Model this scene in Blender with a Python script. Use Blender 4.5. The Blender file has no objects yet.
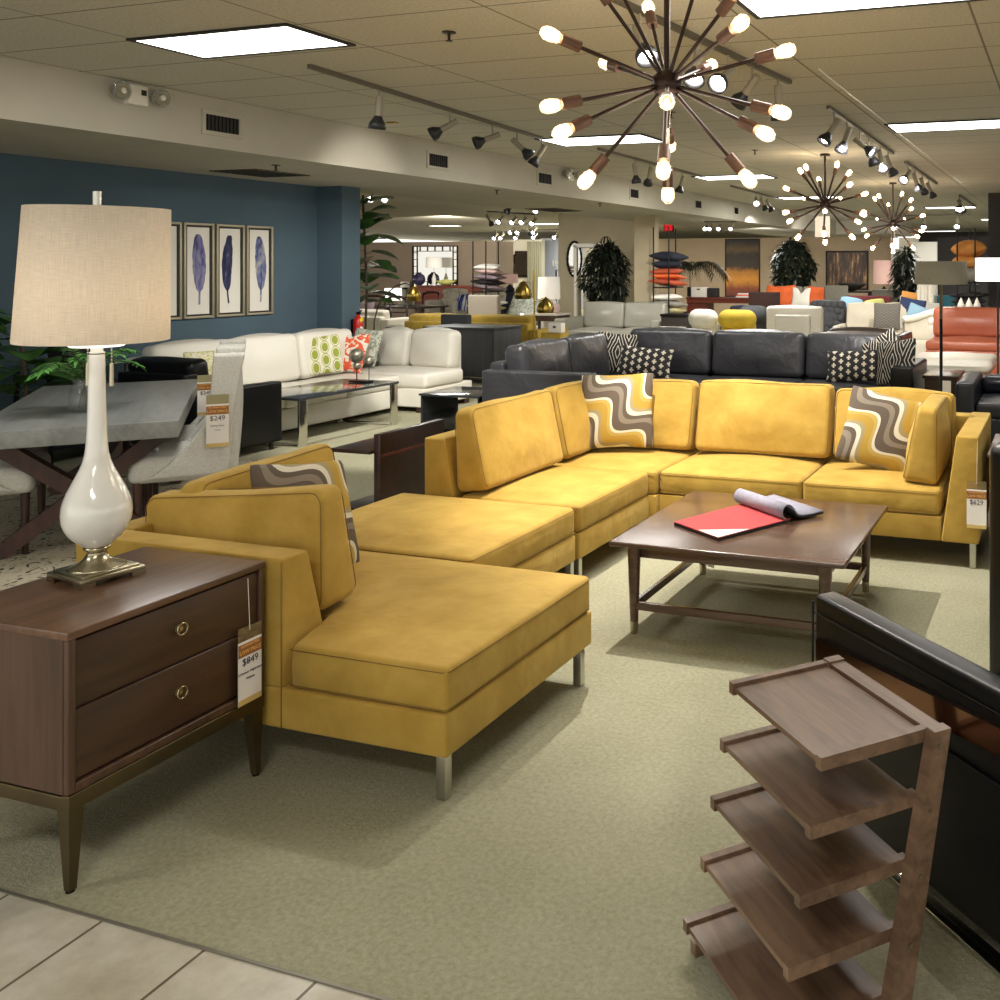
import bpy, bmesh, math, random
from mathutils import Vector, Matrix, Euler
random.seed(7)
C = bpy.context.scene.collection
PI = math.pi
# ------------------------------------------------------------------ camera frame (metres, z up, camera 1.65 m above the floor)
EYE, FOC, PX, PY = 1.65, 964.0, 750.0, 266.0
YAW = math.atan(315 / FOC)
FX, FY, RX, RY = -math.sin(YAW), math.cos(YAW), math.cos(YAW), math.sin(YAW)
def on_y(px, py, Y):
    u = (px - PX) / FOC; d = Y / (FY + RY * u)
    return Vector((d * (FX + RX * u), Y, EYE - (py - PY) * d / FOC))
def on_x(px, py, X):
    u = (px - PX) / FOC; d = X / (FX + RX * u)
    return Vector((X, d * (FY + RY * u), EYE - (py - PY) * d / FOC))
def on_z(px, py, z):
    u = (px - PX) / FOC; d = FOC * (EYE - z) / (py - PY)
    return Vector((d * (FX + RX * u), d * (FY + RY * u), z))
def at_d(px, py, d):
    u = (px - PX) / FOC
    return Vector((d * (FX + RX * u), d * (FY + RY * u), EYE - (py - PY) * d / FOC))

# ------------------------------------------------------------------ materials
def lin(c):
    out = []
    for v in c[:3]:
        v /= 255.0
        out.append(v / 12.92 if v <= 0.04045 else ((v + 0.055) / 1.055) ** 2.4)
    return (*out, 1.0)
def new_mat(name):
    m = bpy.data.materials.new(name); m.use_nodes = True
    nt = m.node_tree; b = nt.nodes['Principled BSDF']
    return m, nt, b
def N(nt, t, **kw):
    n = nt.nodes.new(t)
    for k, v in kw.items():
        if hasattr(n, k): setattr(n, k, v)
        else: n.inputs[k].default_value = v
    return n
def coords(nt, scale=(1, 1, 1), rot=(0, 0, 0), which='Object'):
    tc = N(nt, 'ShaderNodeTexCoord'); mp = N(nt, 'ShaderNodeMapping')
    mp.inputs['Scale'].default_value = scale; mp.inputs['Rotation'].default_value = rot
    nt.links.new(tc.outputs[which], mp.inputs[0])
    return mp.outputs[0]
def ramp(nt, fac, stops, interp='LINEAR'):
    r = N(nt, 'ShaderNodeValToRGB'); r.color_ramp.interpolation = interp
    el = r.color_ramp.elements
    while len(el) < len(stops): el.new(0.5)
    for e, (p, c) in zip(el, stops):
        e.position = p; e.color = lin(c)
    nt.links.new(fac, r.inputs[0])
    return r.outputs[0]
def bump(nt, b, h, strength, dist=0.01):
    n = N(nt, 'ShaderNodeBump'); n.inputs['Strength'].default_value = strength; n.inputs['Distance'].default_value = dist
    nt.links.new(h, n.inputs['Height']); nt.links.new(n.outputs[0], b.inputs['Normal'])
def mat(name, col, rough=0.6, metal=0.0, var=0.0, vs=6.0, bmp=0.0, bs=200.0, bd=0.002, sheen=0.0, emit=0.0, ecol=None,
        trans=0.0, coat=0.0, spec=None, scale=(1, 1, 1), wrinkle=0.0, alpha=None):
    m, nt, b = new_mat(name)
    b.inputs['Roughness'].default_value = rough; b.inputs['Metallic'].default_value = metal
    if spec is not None: b.inputs['Specular IOR Level'].default_value = spec
    b.inputs['Base Color'].default_value = lin(col)
    v = coords(nt, scale)
    if var:
        n = N(nt, 'ShaderNodeTexNoise', Scale=vs, Detail=4.0); nt.links.new(v, n.inputs['Vector'])
        a = tuple(max(0, c * (1 - var)) for c in col); z = tuple(min(255, c * (1 + var)) for c in col)
        nt.links.new(ramp(nt, n.outputs[0], [(0.33, a), (0.67, z)]), b.inputs['Base Color'])
    if bmp:
        n = N(nt, 'ShaderNodeTexNoise', Scale=bs, Detail=3.0); nt.links.new(v, n.inputs['Vector'])
        bump(nt, b, n.outputs[0], bmp, bd)
    if wrinkle:
        n = N(nt, 'ShaderNodeTexNoise', Scale=4.0, Detail=3.5, Distortion=0.35); nt.links.new(v, n.inputs['Vector'])
        bump(nt, b, n.outputs[0], wrinkle, 0.03)
    if sheen:
        b.inputs['Sheen Weight'].default_value = sheen; b.inputs['Sheen Roughness'].default_value = 0.4
        b.inputs['Sheen Tint'].default_value = lin(tuple(min(255, c * 1.2 + 20) for c in col))
    if emit:
        b.inputs['Emission Color'].default_value = lin(ecol or col); b.inputs['Emission Strength'].default_value = emit
    if trans: b.inputs['Transmission Weight'].default_value = trans
    if coat: b.inputs['Coat Weight'].default_value = coat; b.inputs['Coat Roughness'].default_value = 0.15
    if alpha is not None: b.inputs['Alpha'].default_value = alpha
    return m
def wood(name, dark, light, rough=0.35, scale=(2, 30, 30), coat=0.0, turn=0.0):
    m, nt, b = new_mat(name)
    base = coords(nt, (1, 1, 1), (0, 0, turn))
    def sc_(k):
        mp = N(nt, 'ShaderNodeMapping'); mp.inputs['Scale'].default_value = k; nt.links.new(base, mp.inputs[0]); return mp.outputs[0]
    v = sc_(scale)
    n = N(nt, 'ShaderNodeTexNoise', Scale=1.0, Detail=6.0, Roughness=0.6, Distortion=0.6); nt.links.new(v, n.inputs['Vector'])
    v2 = sc_(tuple(s * 0.22 for s in scale))
    n2 = N(nt, 'ShaderNodeTexNoise', Scale=1.0, Detail=2.0); nt.links.new(v2, n2.inputs['Vector'])
    mx = N(nt, 'ShaderNodeMath', operation='MULTIPLY_ADD'); mx.inputs[1].default_value = 0.5
    nt.links.new(n2.outputs[0], mx.inputs[0])
    h = N(nt, 'ShaderNodeMath', operation='MULTIPLY'); h.inputs[1].default_value = 0.5
    nt.links.new(n.outputs[0], h.inputs[0]); nt.links.new(h.outputs[0], mx.inputs[2])
    nt.links.new(ramp(nt, mx.outputs[0], [(0.36, dark), (0.64, light)]), b.inputs['Base Color'])
    b.inputs['Roughness'].default_value = rough
    if coat: b.inputs['Coat Weight'].default_value = coat; b.inputs['Coat Roughness'].default_value = 0.2
    return m
def glow(name, col, strength):
    m, nt, b = new_mat(name)
    b.inputs['Base Color'].default_value = lin(col)
    b.inputs['Emission Color'].default_value = lin(col); b.inputs['Emission Strength'].default_value = strength
    return m

M = {}
def suede(name, lo, hi):
    m, nt, b = new_mat(name)
    v = coords(nt)
    n = N(nt, 'ShaderNodeTexNoise', Scale=5.0, Detail=6.0, Roughness=0.6, Distortion=0.25); nt.links.new(v, n.inputs['Vector'])
    nt.links.new(ramp(nt, n.outputs[0], [(0.3, lo), (0.7, hi)]), b.inputs['Base Color'])
    b.inputs['Roughness'].default_value = 0.78
    b.inputs['Specular IOR Level'].default_value = 0.25
    b.inputs['Sheen Weight'].default_value = 0.35; b.inputs['Sheen Roughness'].default_value = 0.45
    b.inputs['Sheen Tint'].default_value = lin((250, 228, 160))
    n2 = N(nt, 'ShaderNodeTexNoise', Scale=4.0, Detail=3.0, Distortion=0.2); nt.links.new(v, n2.inputs['Vector'])
    bump(nt, b, n2.outputs[0], 0.55, 0.035)
    return m
M['yellow'] = suede('mustard_suede', (160, 127, 50), (187, 153, 72))
M['yellow_dark'] = mat('mustard_seam', (130, 100, 42), 0.8)
M['walnut'] = wood('walnut', (74, 50, 35), (116, 83, 60), 0.32, (40, 3, 40), 0.25)
M['walnut_x'] = wood('walnut_crosswise', (64, 44, 34), (106, 76, 58), 0.33, (3, 40, 40), 0.25)
M['walnut_z'] = wood('walnut_upright', (58, 40, 28), (90, 63, 45), 0.38, (40, 40, 3), 0.15)
M['walnut_front'] = wood('walnut_drawer_front', (50, 34, 23), (82, 55, 37), 0.36, (30, 3, 30), 0.15)
M['table_walnut'] = wood('coffee_table_walnut', (64, 45, 34), (94, 69, 54), 0.27, (3, 36, 36), 0.35)
M['stand_walnut'] = wood('stand_walnut', (80, 58, 42), (134, 106, 84), 0.3, (4, 34, 34), 0.3, turn=math.radians(44))
M['espresso'] = wood('espresso_wood', (34, 18, 13), (60, 33, 24), 0.3, (5, 30, 30), 0.3)
M['darkwood'] = wood('dark_brown_wood', (46, 28, 22), (78, 50, 40), 0.5, (20, 20, 4))
M['redwood'] = wood('reddish_wood', (84, 36, 26), (124, 58, 42), 0.35, (5, 30, 30))
M['charcoal_wood'] = wood('charcoal_wood', (34, 35, 37), (58, 59, 61), 0.45, (30, 30, 3))
M['brass'] = mat('antique_brass', (176, 168, 142), 0.26, 1.0, bmp=0.05, bs=60)
M['bronze_leg'] = mat('bronze_metal', (96, 84, 58), 0.42, 0.85, var=0.08)
M['gold'] = mat('gold_metal', (178, 150, 74), 0.3, 1.0)
M['chrome'] = mat('polished_chrome', (214, 212, 204), 0.14, 1.0)
M['steel'] = mat('brushed_steel', (196, 194, 184), 0.3, 1.0)
M['mirror'] = mat('mirror_glass', (206, 206, 200), 0.03, 1.0)
M['copper_band'] = mat('polished_copper_band', (150, 112, 90), 0.08, 1.0)
M['black_metal'] = mat('black_metal', (22, 21, 20), 0.45, 0.6)
M['bronze_dark'] = mat('oil_rubbed_bronze', (60, 47, 41), 0.36, 0.85)
M['socket'] = mat('brown_bronze_socket', (98, 72, 60), 0.42, 0.5)
M['ceramic'] = mat('white_glazed_glass', (236, 234, 226), 0.08, 0.0, coat=1.0)
M['black_leather'] = mat('black_leather', (13, 13, 14), 0.34, bmp=0.12, bs=260, bd=0.001, spec=0.32)
M['navy_leather'] = mat('dark_navy_leather', (32, 35, 44), 0.36, wrinkle=0.3)
M['grey_leather'] = mat('charcoal_leather', (56, 56, 60), 0.36, wrinkle=0.95, spec=0.5)
M['brown_leather'] = mat('dark_brown_leather', (48, 38, 34), 0.3, wrinkle=0.4)
M['taupe_leather'] = mat('pale_grey_leather', (150, 148, 136), 0.34, wrinkle=0.35)
M['white_leather'] = mat('white_leather', (220, 216, 204), 0.42, wrinkle=0.25)
M['orange_leather'] = mat('burnt_orange_leather', (178, 96, 68), 0.36, wrinkle=0.4)
M['cream'] = mat('cream_fabric', (204, 197, 180), 0.85, var=0.02, vs=4, bmp=0.2, bs=300)
M['oatmeal'] = mat('pale_grey_linen', (200, 198, 190), 0.95, var=0.04, vs=90, bmp=0.5, bs=220)
M['mustard'] = mat('mustard_fabric', (168, 140, 52), 0.85, var=0.06, vs=12)
M['bolster_yellow'] = mat('bright_yellow_fabric', (204, 176, 52), 0.75, var=0.04)
M['slate'] = mat('slate_fabric', (66, 68, 72), 0.8, var=0.05)
M['grey_fabric'] = mat('warm_grey_fabric', (118, 114, 102), 0.9, var=0.05, vs=30)
M['navy'] = mat('navy_fabric', (38, 52, 92), 0.8, var=0.08)
M['dark_navy'] = mat('midnight_fabric', (28, 32, 48), 0.85, var=0.1)
M['orange'] = mat('orange_fabric', (226, 104, 48), 0.8, var=0.05)
M['rust'] = mat('rust_fabric', (176, 78, 46), 0.8, var=0.08)
M['amber'] = mat('amber_fabric', (206, 142, 70), 0.8, var=0.1)
M['white_fabric'] = mat('white_fabric', (232, 228, 216), 0.8, var=0.02)
M['white_paint'] = mat('white_lacquer', (234, 230, 218), 0.35)
M['pink_fabric'] = mat('pale_pink_fabric', (204, 176, 170), 0.85)
M['mauve'] = mat('mauve_grey_fabric', (134, 118, 122), 0.85, var=0.1)
M['dark_fabric'] = mat('near_black_fabric', (34, 31, 31), 0.85, var=0.1)
M['grey_pillow'] = mat('stone_fabric', (134, 130, 120), 0.85, var=0.08)
M['beige_pillow'] = mat('straw_fabric', (182, 170, 124), 0.85, var=0.08)
M['teal'] = mat('teal_fabric', (52, 116, 134), 0.85)
M['sky'] = mat('sky_blue_fabric', (134, 170, 192), 0.85)
M['maroon'] = mat('maroon_fabric', (104, 36, 40), 0.8)
M['lime'] = mat('pale_lime_fabric', (196, 194, 112), 0.85)
M['purple'] = mat('dark_plum_glaze', (50, 44, 74), 0.1, coat=0.8)
M['leaf_dark'] = mat('dark_leaf', (22, 30, 18), 0.5, var=0.3, vs=9)
M['leaf'] = mat('green_leaf', (58, 94, 42), 0.42, var=0.25, vs=9)
M['leaf_bright'] = mat('bright_green_leaf', (74, 128, 56), 0.45, var=0.25, vs=14)
M['stem'] = mat('brown_stem', (82, 64, 44), 0.7)
M['pot'] = mat('dark_pot', (56, 48, 42), 0.5)
M['card_white'] = mat('white_card', (232, 226, 218), 0.6)
M['card_brown'] = mat('brown_card_band', (150, 98, 52), 0.6)
M['card_tan'] = mat('tan_card_band', (206, 176, 110), 0.6)
M['card_olive'] = mat('olive_card_band', (150, 142, 100), 0.6)
M['card_text'] = mat('orange_print', (246, 188, 96), 0.6)
M['card_ink'] = mat('dark_print', (58, 54, 78), 0.6)
M['plastic'] = mat('clear_plastic_sleeve', (190, 170, 130), 0.12, trans=0.7, alpha=0.45)
M['red_sheet'] = mat('red_fabric_sheet', (182, 56, 58), 0.75, var=0.04, vs=40, bmp=0.15, bs=300)
M['grey_sheet'] = mat('lavender_grey_sheet', (150, 148, 162), 0.7, var=0.04, vs=40)
M['black_sheet'] = mat('black_fabric_edge', (26, 25, 28), 0.6)
M['white_plastic'] = mat('white_plastic', (226, 220, 204), 0.4)
M['spot_body'] = mat('beige_spotlight_body', (150, 142, 122), 0.45)
M['spot_dark'] = mat('dark_reflector', (52, 52, 54), 0.35, 0.4)
M['dark_slot'] = mat('dark_grille', (38, 34, 30), 0.6)
M['red_paint'] = mat('red_enamel', (190, 28, 26), 0.3)
M['yellow_tag'] = mat('yellow_tag', (226, 196, 40), 0.6)
M['glass'] = mat('clear_glass', (140, 150, 146), 0.03, alpha=0.22, spec=1.0)
M['rail'] = mat('dark_beige_track', (98, 90, 74), 0.5)
M['smoke_glass'] = mat('smoked_glass', (46, 48, 50), 0.06, coat=0.5)
M['tube'] = glow('fluorescent_diffuser', (255, 253, 246), 5.5)
M['bulb'] = glow('warm_bulb_glow', (255, 228, 184), 55.0)
M['bulb_glass'] = mat('amber_bulb_glass', (255, 236, 205), 0.05, emit=.5, ecol=(255, 222, 172), alpha=0.4)
M['spot_on'] = glow('lit_spot_bulb', (255, 250, 238), 60.0)
M['spot_off'] = mat('pale_lens', (150, 150, 148), 0.2)
M['exit_red'] = glow('exit_red', (235, 16, 30), .9)
M['shade_glow'] = glow('glowing_white_shade', (255, 250, 240), 1.6)
M['shade_pink'] = mat('rosy_linen_shade', (216, 176, 164), 0.8, emit=0.25)
M['shade_white'] = mat('white_linen_shade', (232, 226, 214), 0.8, emit=0.28)

def linen(name, col, k=0.10, scale=420.0, emit=0.0):
    m, nt, b = new_mat(name)
    tc = N(nt, 'ShaderNodeTexCoord'); sep = N(nt, 'ShaderNodeSeparateXYZ'); nt.links.new(tc.outputs['Object'], sep.inputs[0])
    at = N(nt, 'ShaderNodeMath', operation='ARCTAN2'); nt.links.new(sep.outputs[1], at.inputs[0]); nt.links.new(sep.outputs[0], at.inputs[1])
    cmb = N(nt, 'ShaderNodeCombineXYZ'); nt.links.new(at.outputs[0], cmb.inputs[0]); nt.links.new(sep.outputs[2], cmb.inputs[1])
    fs = []
    for sc in ((5, 500, 1), (110, 14, 1)):
        mp = N(nt, 'ShaderNodeMapping'); mp.inputs['Scale'].default_value = sc; nt.links.new(cmb.outputs[0], mp.inputs[0])
        n = N(nt, 'ShaderNodeTexNoise', Scale=1.0, Detail=2.0); nt.links.new(mp.outputs[0], n.inputs['Vector']); fs.append(n.outputs[0])
    ad = N(nt, 'ShaderNodeMath', operation='ADD'); nt.links.new(fs[0], ad.inputs[0]); nt.links.new(fs[1], ad.inputs[1])
    hf = N(nt, 'ShaderNodeMath', operation='MULTIPLY'); hf.inputs[1].default_value = 0.5; nt.links.new(ad.outputs[0], hf.inputs[0])
    a = tuple(c * (1 - k) for c in col); z = tuple(min(255, c * (1 + k)) for c in col)
    rc = ramp(nt, hf.outputs[0], [(0.38, a), (0.62, z)])
    nt.links.new(rc, b.inputs['Base Color']); b.inputs['Roughness'].default_value = 0.9
    b.inputs['Specular IOR Level'].default_value = 0.1
    if emit is None:
        tr = N(nt, 'ShaderNodeBsdfTranslucent'); nt.links.new(rc, tr.inputs[0]); mx = N(nt, 'ShaderNodeMixShader'); mx.inputs[0].default_value = 0.4
        out = nt.nodes['Material Output']; nt.links.new(b.outputs[0], mx.inputs[1]); nt.links.new(tr.outputs[0], mx.inputs[2]); nt.links.new(mx.outputs[0], out.inputs[0])
    elif emit:
        nt.links.new(rc, b.inputs['Emission Color']); b.inputs['Emission Strength'].default_value = emit
    return m
M['linen'] = linen('oatmeal_linen_shade', (240, 229, 212), 0.045, emit=None)
M['linen_grey'] = linen('taupe_linen_shade', (150, 144, 126), 0.05)

def wave_fabric():
    m, nt, b = new_mat('wave_print_fabric')
    tc = N(nt, 'ShaderNodeTexCoord'); sep = N(nt, 'ShaderNodeSeparateXYZ'); nt.links.new(tc.outputs['Object'], sep.inputs[0])
    def mth(op, a, c=None, v1=None, v2=None):
        n = N(nt, 'ShaderNodeMath', operation=op)
        if a is not None: nt.links.new(a, n.inputs[0])
        else: n.inputs[0].default_value = v1
        if c is not None: nt.links.new(c, n.inputs[1])
        elif v2 is not None: n.inputs[1].default_value = v2
        return n.outputs[0]
    # diagonal coordinate t, wiggled by a sine across it
    x, y = sep.outputs[0], sep.outputs[1]
    t = mth('ADD', x, y); s = mth('SUBTRACT', x, y)
    sn = mth('SINE', mth('MULTIPLY', s, None, v2=15.0))
    w = mth('MULTIPLY', sn, None, v2=0.085)
    t2 = mth('ADD', t, w)
    fr = mth('FRACT', mth('ADD', mth('MULTIPLY', t2, None, v2=2.35), None, v2=5.1))
    br, tp, cr, mu, lt = (88, 76, 64), (124, 113, 98), (204, 196, 176), (168, 136, 52), (150, 136, 100)
    rc = ramp(nt, fr, [(0.0, br), (0.20, tp), (0.33, br), (0.44, cr), (0.55, lt), (0.64, mu), (0.84, (176, 150, 76)), (0.93, cr)], 'CONSTANT')
    nt.links.new(rc, b.inputs['Base Color']); b.inputs['Roughness'].default_value = 0.85
    n = N(nt, 'ShaderNodeTexNoise', Scale=260.0); nt.links.new(tc.outputs['Object'], n.inputs['Vector']); bump(nt, b, n.outputs[0], 0.25, 0.002)
    return m
M['wave'] = wave_fabric()
def lattice_fabric(name, bg, fg, sx, sy, mode='plus'):
    m, nt, b = new_mat(name)
    tc = N(nt, 'ShaderNodeTexCoord'); sep = N(nt, 'ShaderNodeSeparateXYZ'); nt.links.new(tc.outputs['Object'], sep.inputs[0])
    def mth(op, a, c=None, v2=None):
        n = N(nt, 'ShaderNodeMath', operation=op); nt.links.new(a, n.inputs[0])
        if c is not None: nt.links.new(c, n.inputs[1])
        elif v2 is not None: n.inputs[1].default_value = v2
        return n.outputs[0]
    u = mth('MULTIPLY', sep.outputs[0], v2=sx); v = mth('MULTIPLY', sep.outputs[1], v2=sy)
    if mode in ('plus', 'oval'):
        col = mth('FLOOR', u); off = mth('MULTIPLY', mth('MODULO', mth('ABSOLUTE', col), v2=2.0), v2=0.5)
        v = mth('ADD', v, off)
        fu = mth('ABSOLUTE', mth('SUBTRACT', mth('FRACT', mth('ADD', u, v2=20.0)), v2=0.5))
        fv = mth('ABSOLUTE', mth('SUBTRACT', mth('FRACT', mth('ADD', v, v2=20.0)), v2=0.5))
        if mode == 'plus':
            a = mth('MULTIPLY', mth('LESS_THAN', fu, v2=0.12), mth('LESS_THAN', fv, v2=0.34))
            c = mth('MULTIPLY', mth('LESS_THAN', fu, v2=0.3), mth('LESS_THAN', fv, v2=0.12))
            f = mth('MAXIMUM', a, c)
        else:
            d = mth('ADD', mth('MULTIPLY', fu, fu), mth('MULTIPLY', mth('MULTIPLY', fv, fv), v2=0.7))
            a = mth('LESS_THAN', d, v2=0.085); rim = mth('LESS_THAN', mth('ABSOLUTE', mth('SUBTRACT', d, v2=0.16)), v2=0.02)
            f = mth('MAXIMUM', a, mth('MULTIPLY', rim, v2=0.6))
    elif mode == 'ikat':
        n = N(nt, 'ShaderNodeTexNoise', Scale=14.0); nt.links.new(tc.outputs['Object'], n.inputs['Vector'])
        fu = mth('ABSOLUTE', mth('SUBTRACT', mth('FRACT', mth('ADD', u, v2=20.5)), v2=0.5))
        fv = mth('ABSOLUTE', mth('SUBTRACT', mth('FRACT', mth('ADD', v, v2=20.5)), v2=0.5))
        d = mth('ADD', mth('MULTIPLY', fu, v2=1.6), fv); d = mth('ADD', d, mth('MULTIPLY', n.outputs[0], v2=0.16))
        f = mth('LESS_THAN', mth('FRACT', mth('MULTIPLY', d, v2=4.2)), v2=0.27)
    else:   # maze
        n = N(nt, 'ShaderNodeTexBrick', Scale=1.0); n.inputs['Mortar Size'].default_value = 0.12
        n.inputs['Color1'].default_value = (0, 0, 0, 1); n.inputs['Color2'].default_value = (0, 0, 0, 1); n.inputs['Mortar'].default_value = (1, 1, 1, 1)
        cm = N(nt, 'ShaderNodeCombineXYZ'); nt.links.new(u, cm.inputs[0]); nt.links.new(v, cm.inputs[1]); nt.links.new(cm.outputs[0], n.inputs['Vector'])
        f = n.outputs[0]
    rc = ramp(nt, f, [(0.0, bg), (0.5, fg)], 'CONSTANT')
    nt.links.new(rc, b.inputs['Base Color']); b.inputs['Roughness'].default_value = 0.85
    return m
M['plus'] = lattice_fabric('black_diamond_print', (34, 31, 31), (206, 196, 178), 12.5, 13.5)
M['ikat'] = lattice_fabric('black_ikat_print', (30, 28, 28), (206, 198, 184), 4.4, 2.6, 'ikat')
M['green_ikat'] = lattice_fabric('green_oval_print', (224, 218, 196), (148, 158, 58), 9.5, 7.0, 'oval')
M['maze_dark'] = lattice_fabric('dark_maze_print', (62, 56, 52), (158, 148, 132), 7.0, 12.0, 'maze')
M['maze_light'] = lattice_fabric('light_maze_print', (176, 168, 152), (96, 92, 88), 6.5, 11.0, 'maze')
def blotch(name, stops, scale=9.0, dist=1.5, interp='CONSTANT', sc=(1, 1, 1), rough=0.85):
    m, nt, b = new_mat(name)
    n = N(nt, 'ShaderNodeTexNoise', Scale=scale, Detail=2.0, Distortion=dist); nt.links.new(coords(nt, sc), n.inputs['Vector'])
    nt.links.new(ramp(nt, n.outputs[0], stops, interp), b.inputs['Base Color']); b.inputs['Roughness'].default_value = rough
    return m
M['coral'] = blotch('coral_floral_print', [(0.0, (232, 224, 206)), (0.46, (226, 92, 60)), (0.60, (240, 150, 110)), (0.66, (214, 208, 180))])
M['leafprint'] = blotch('pale_green_leaf_print', [(0.0, (222, 214, 192)), (0.52, (186, 190, 96)), (0.62, (224, 216, 196))], 10.0, 2.5)
M['greyfloral'] = blotch('grey_green_floral_print', [(0.0, (206, 208, 192)), (0.5, (146, 158, 140)), (0.6, (212, 210, 196))], 9.0, 2.0)
M['bluestripe'] = blotch('navy_brush_print', [(0.0, (38, 44, 104)), (0.45, (70, 80, 150)), (0.55, (220, 218, 212))], 5.0, 0.3, 'CONSTANT', (4, .3, 1))
M['rug'] = blotch('cream_black_rug', [(0.0, (44, 42, 42)), (0.38, (176, 168, 146)), (0.62, (128, 118, 102)), (0.67, (184, 176, 156))], 6.5, 2.6, 'CONSTANT', rough=1.0)
M['woven'] = lattice_fabric('woven_brown', (96, 58, 44), (54, 32, 26), 26, 40, 'maze')

# ------------------------------------------------------------------ mesh builder
class B:
    def __init__(s): s.bm = bmesh.new()
    def _add(s, verts, faces, smooth, T=None):
        vs = [s.bm.verts.new(T @ Vector(v) if T else Vector(v)) for v in verts]
        for f in faces:
            try:
                fc = s.bm.faces.new([vs[i] for i in f]); fc.smooth = smooth
            except ValueError: pass
        return s
    def box(s, c, size, rot=(0, 0, 0), bev=0.0, T=None):
        if bev > 0: return s.soft(c, size, bev, rot=rot, n=(1, 1, 1), T=T, k=2)
        hx, hy, hz = (v / 2 for v in size)
        v = [(x * hx, y * hy, z * hz) for x in (-1, 1) for y in (-1, 1) for z in (-1, 1)]
        f = [(0, 1, 3, 2), (4, 6, 7, 5), (0, 4, 5, 1), (2, 3, 7, 6), (0, 2, 6, 4), (1, 5, 7, 3)]
        X = Matrix.Translation(c) @ Euler(rot).to_matrix().to_4x4()
        return s._add(v, f, False, (T @ X) if T else X)
    def prism(s, pts, z0, z1, T=None):          # polygon pts (x,y) extruded in z
        n = len(pts); v = [(x, y, z0) for x, y in pts] + [(x, y, z1) for x, y in pts]
        f = [tuple(range(n))[::-1], tuple(range(n, 2 * n))] + [(i, (i + 1) % n, n + (i + 1) % n, n + i) for i in range(n)]
        return s._add(v, f, False, T)
    def hexa(s, bottom, top):                    # two quads (same winding) joined
        f = [(3, 2, 1, 0), (4, 5, 6, 7)] + [(i, (i + 1) % 4, 4 + (i + 1) % 4, 4 + i) for i in range(4)]
        return s._add(list(bottom) + list(top), f, False)
    def soft(s, c, size, r, rot=(0, 0, 0), n=None, puff=(0, 0, 0), T=None, k=3, warp=None):
        h = [v / 2 for v in size]; r = min(r, *[x * 0.98 for x in h]); i_ = [x - r for x in h]
        if n is None: n = tuple(max(2, min(9, int(v / 0.09))) for v in size)
        ax = []
        for a in range(3):
            L = [-h[a] + r * j / k for j in range(k)]
            L += [-i_[a] + 2 * i_[a] * j / n[a] for j in range(n[a] + 1)]
            L += [i_[a] + r * (j + 1) / k for j in range(k)]
            ax.append(L)
        idx = {}; verts = []
        def vert(i, j, l):
            key = (i, j, l)
            if key in idx: return idx[key]
            p = [ax[0][i], ax[1][j], ax[2][l]]
            q = [max(-i_[a], min(i_[a], p[a])) for a in range(3)]
            d = Vector([p[a] - q[a] for a in range(3)]); d = d.normalized() if d.length > 1e-9 else Vector()
            w = [1 - (q[a] / max(i_[a], 1e-6)) ** 2 if i_[a] > 1e-4 else 1 for a in range(3)]
            o = Vector(q) + d * r
            o.x += d.x * puff[0] * w[1] * w[2]; o.y += d.y * puff[1] * w[0] * w[2]; o.z += d.z * puff[2] * w[0] * w[1]
            if warp: o = warp(o)
            idx[key] = len(verts); verts.append(o); return idx[key]
        nx, ny, nz = (len(a) - 1 for a in ax); f = []
        for i in range(nx):
            for j in range(ny):
                f.append((vert(i, j, 0), vert(i, j + 1, 0), vert(i + 1, j + 1, 0), vert(i + 1, j, 0)))
                f.append((vert(i, j, nz), vert(i + 1, j, nz), vert(i + 1, j + 1, nz), vert(i, j + 1, nz)))
        for i in range(nx):
            for l in range(nz):
                f.append((vert(i, 0, l), vert(i + 1, 0, l), vert(i + 1, 0, l + 1), vert(i, 0, l + 1)))
                f.append((vert(i, ny, l), vert(i, ny, l + 1), vert(i + 1, ny, l + 1), vert(i + 1, ny, l)))
        for j in range(ny):
            for l in range(nz):
                f.append((vert(0, j, l), vert(0, j, l + 1), vert(0, j + 1, l + 1), vert(0, j + 1, l)))
                f.append((vert(nx, j, l), vert(nx, j + 1, l), vert(nx, j + 1, l + 1), vert(nx, j, l + 1)))
        X = Matrix.Translation(c) @ Euler(rot).to_matrix().to_4x4()
        return s._add(verts, f, True, (T @ X) if T else X)
    def cyl(s, p0, p1, r0, r1=None, n=14, smooth=True):
        r1 = r0 if r1 is None else r1; p0 = Vector(p0); p1 = Vector(p1); d = (p1 - p0)
        q = d.to_track_quat('Z', 'Y').to_matrix().to_4x4(); T = Matrix.Translation(p0) @ q; L = d.length
        c = [(math.cos(2 * PI * i / n), math.sin(2 * PI * i / n)) for i in range(n)]
        v = [(x * r0, y * r0, 0) for x, y in c] + [(x * r1, y * r1, L) for x, y in c]
        s._add(v, [(i, (i + 1) % n, n + (i + 1) % n, n + i) for i in range(n)], smooth, T)
        s._add(v[:n], [tuple(range(n))[::-1]], False, T); s._add(v[n:], [tuple(range(n))], False, T)
        return s
    def tube(s, pts, r, n=8, closed=False):
        pts = [Vector(p) for p in pts]; m = len(pts); rings = []
        up = Vector((0, 0, 1))
        for i, p in enumerate(pts):
            a = pts[(i - 1) % m] if (closed or i > 0) else p; b = pts[(i + 1) % m] if (closed or i < m - 1) else p
            t = (b - a).normalized()
            if abs(t.dot(up)) > 0.97: up = Vector((1, 0, 0)) if abs(t.x) < 0.9 else Vector((0, 1, 0))
            x = t.cross(up).normalized(); y = x.cross(t).normalized(); up = y
            rr = r(i / (m - 1)) if callable(r) else r
            rings.append([p + x * rr * math.cos(2 * PI * k / n) + y * rr * math.sin(2 * PI * k / n) for k in range(n)])
        v = [q for R in rings for q in R]; f = []
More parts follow.
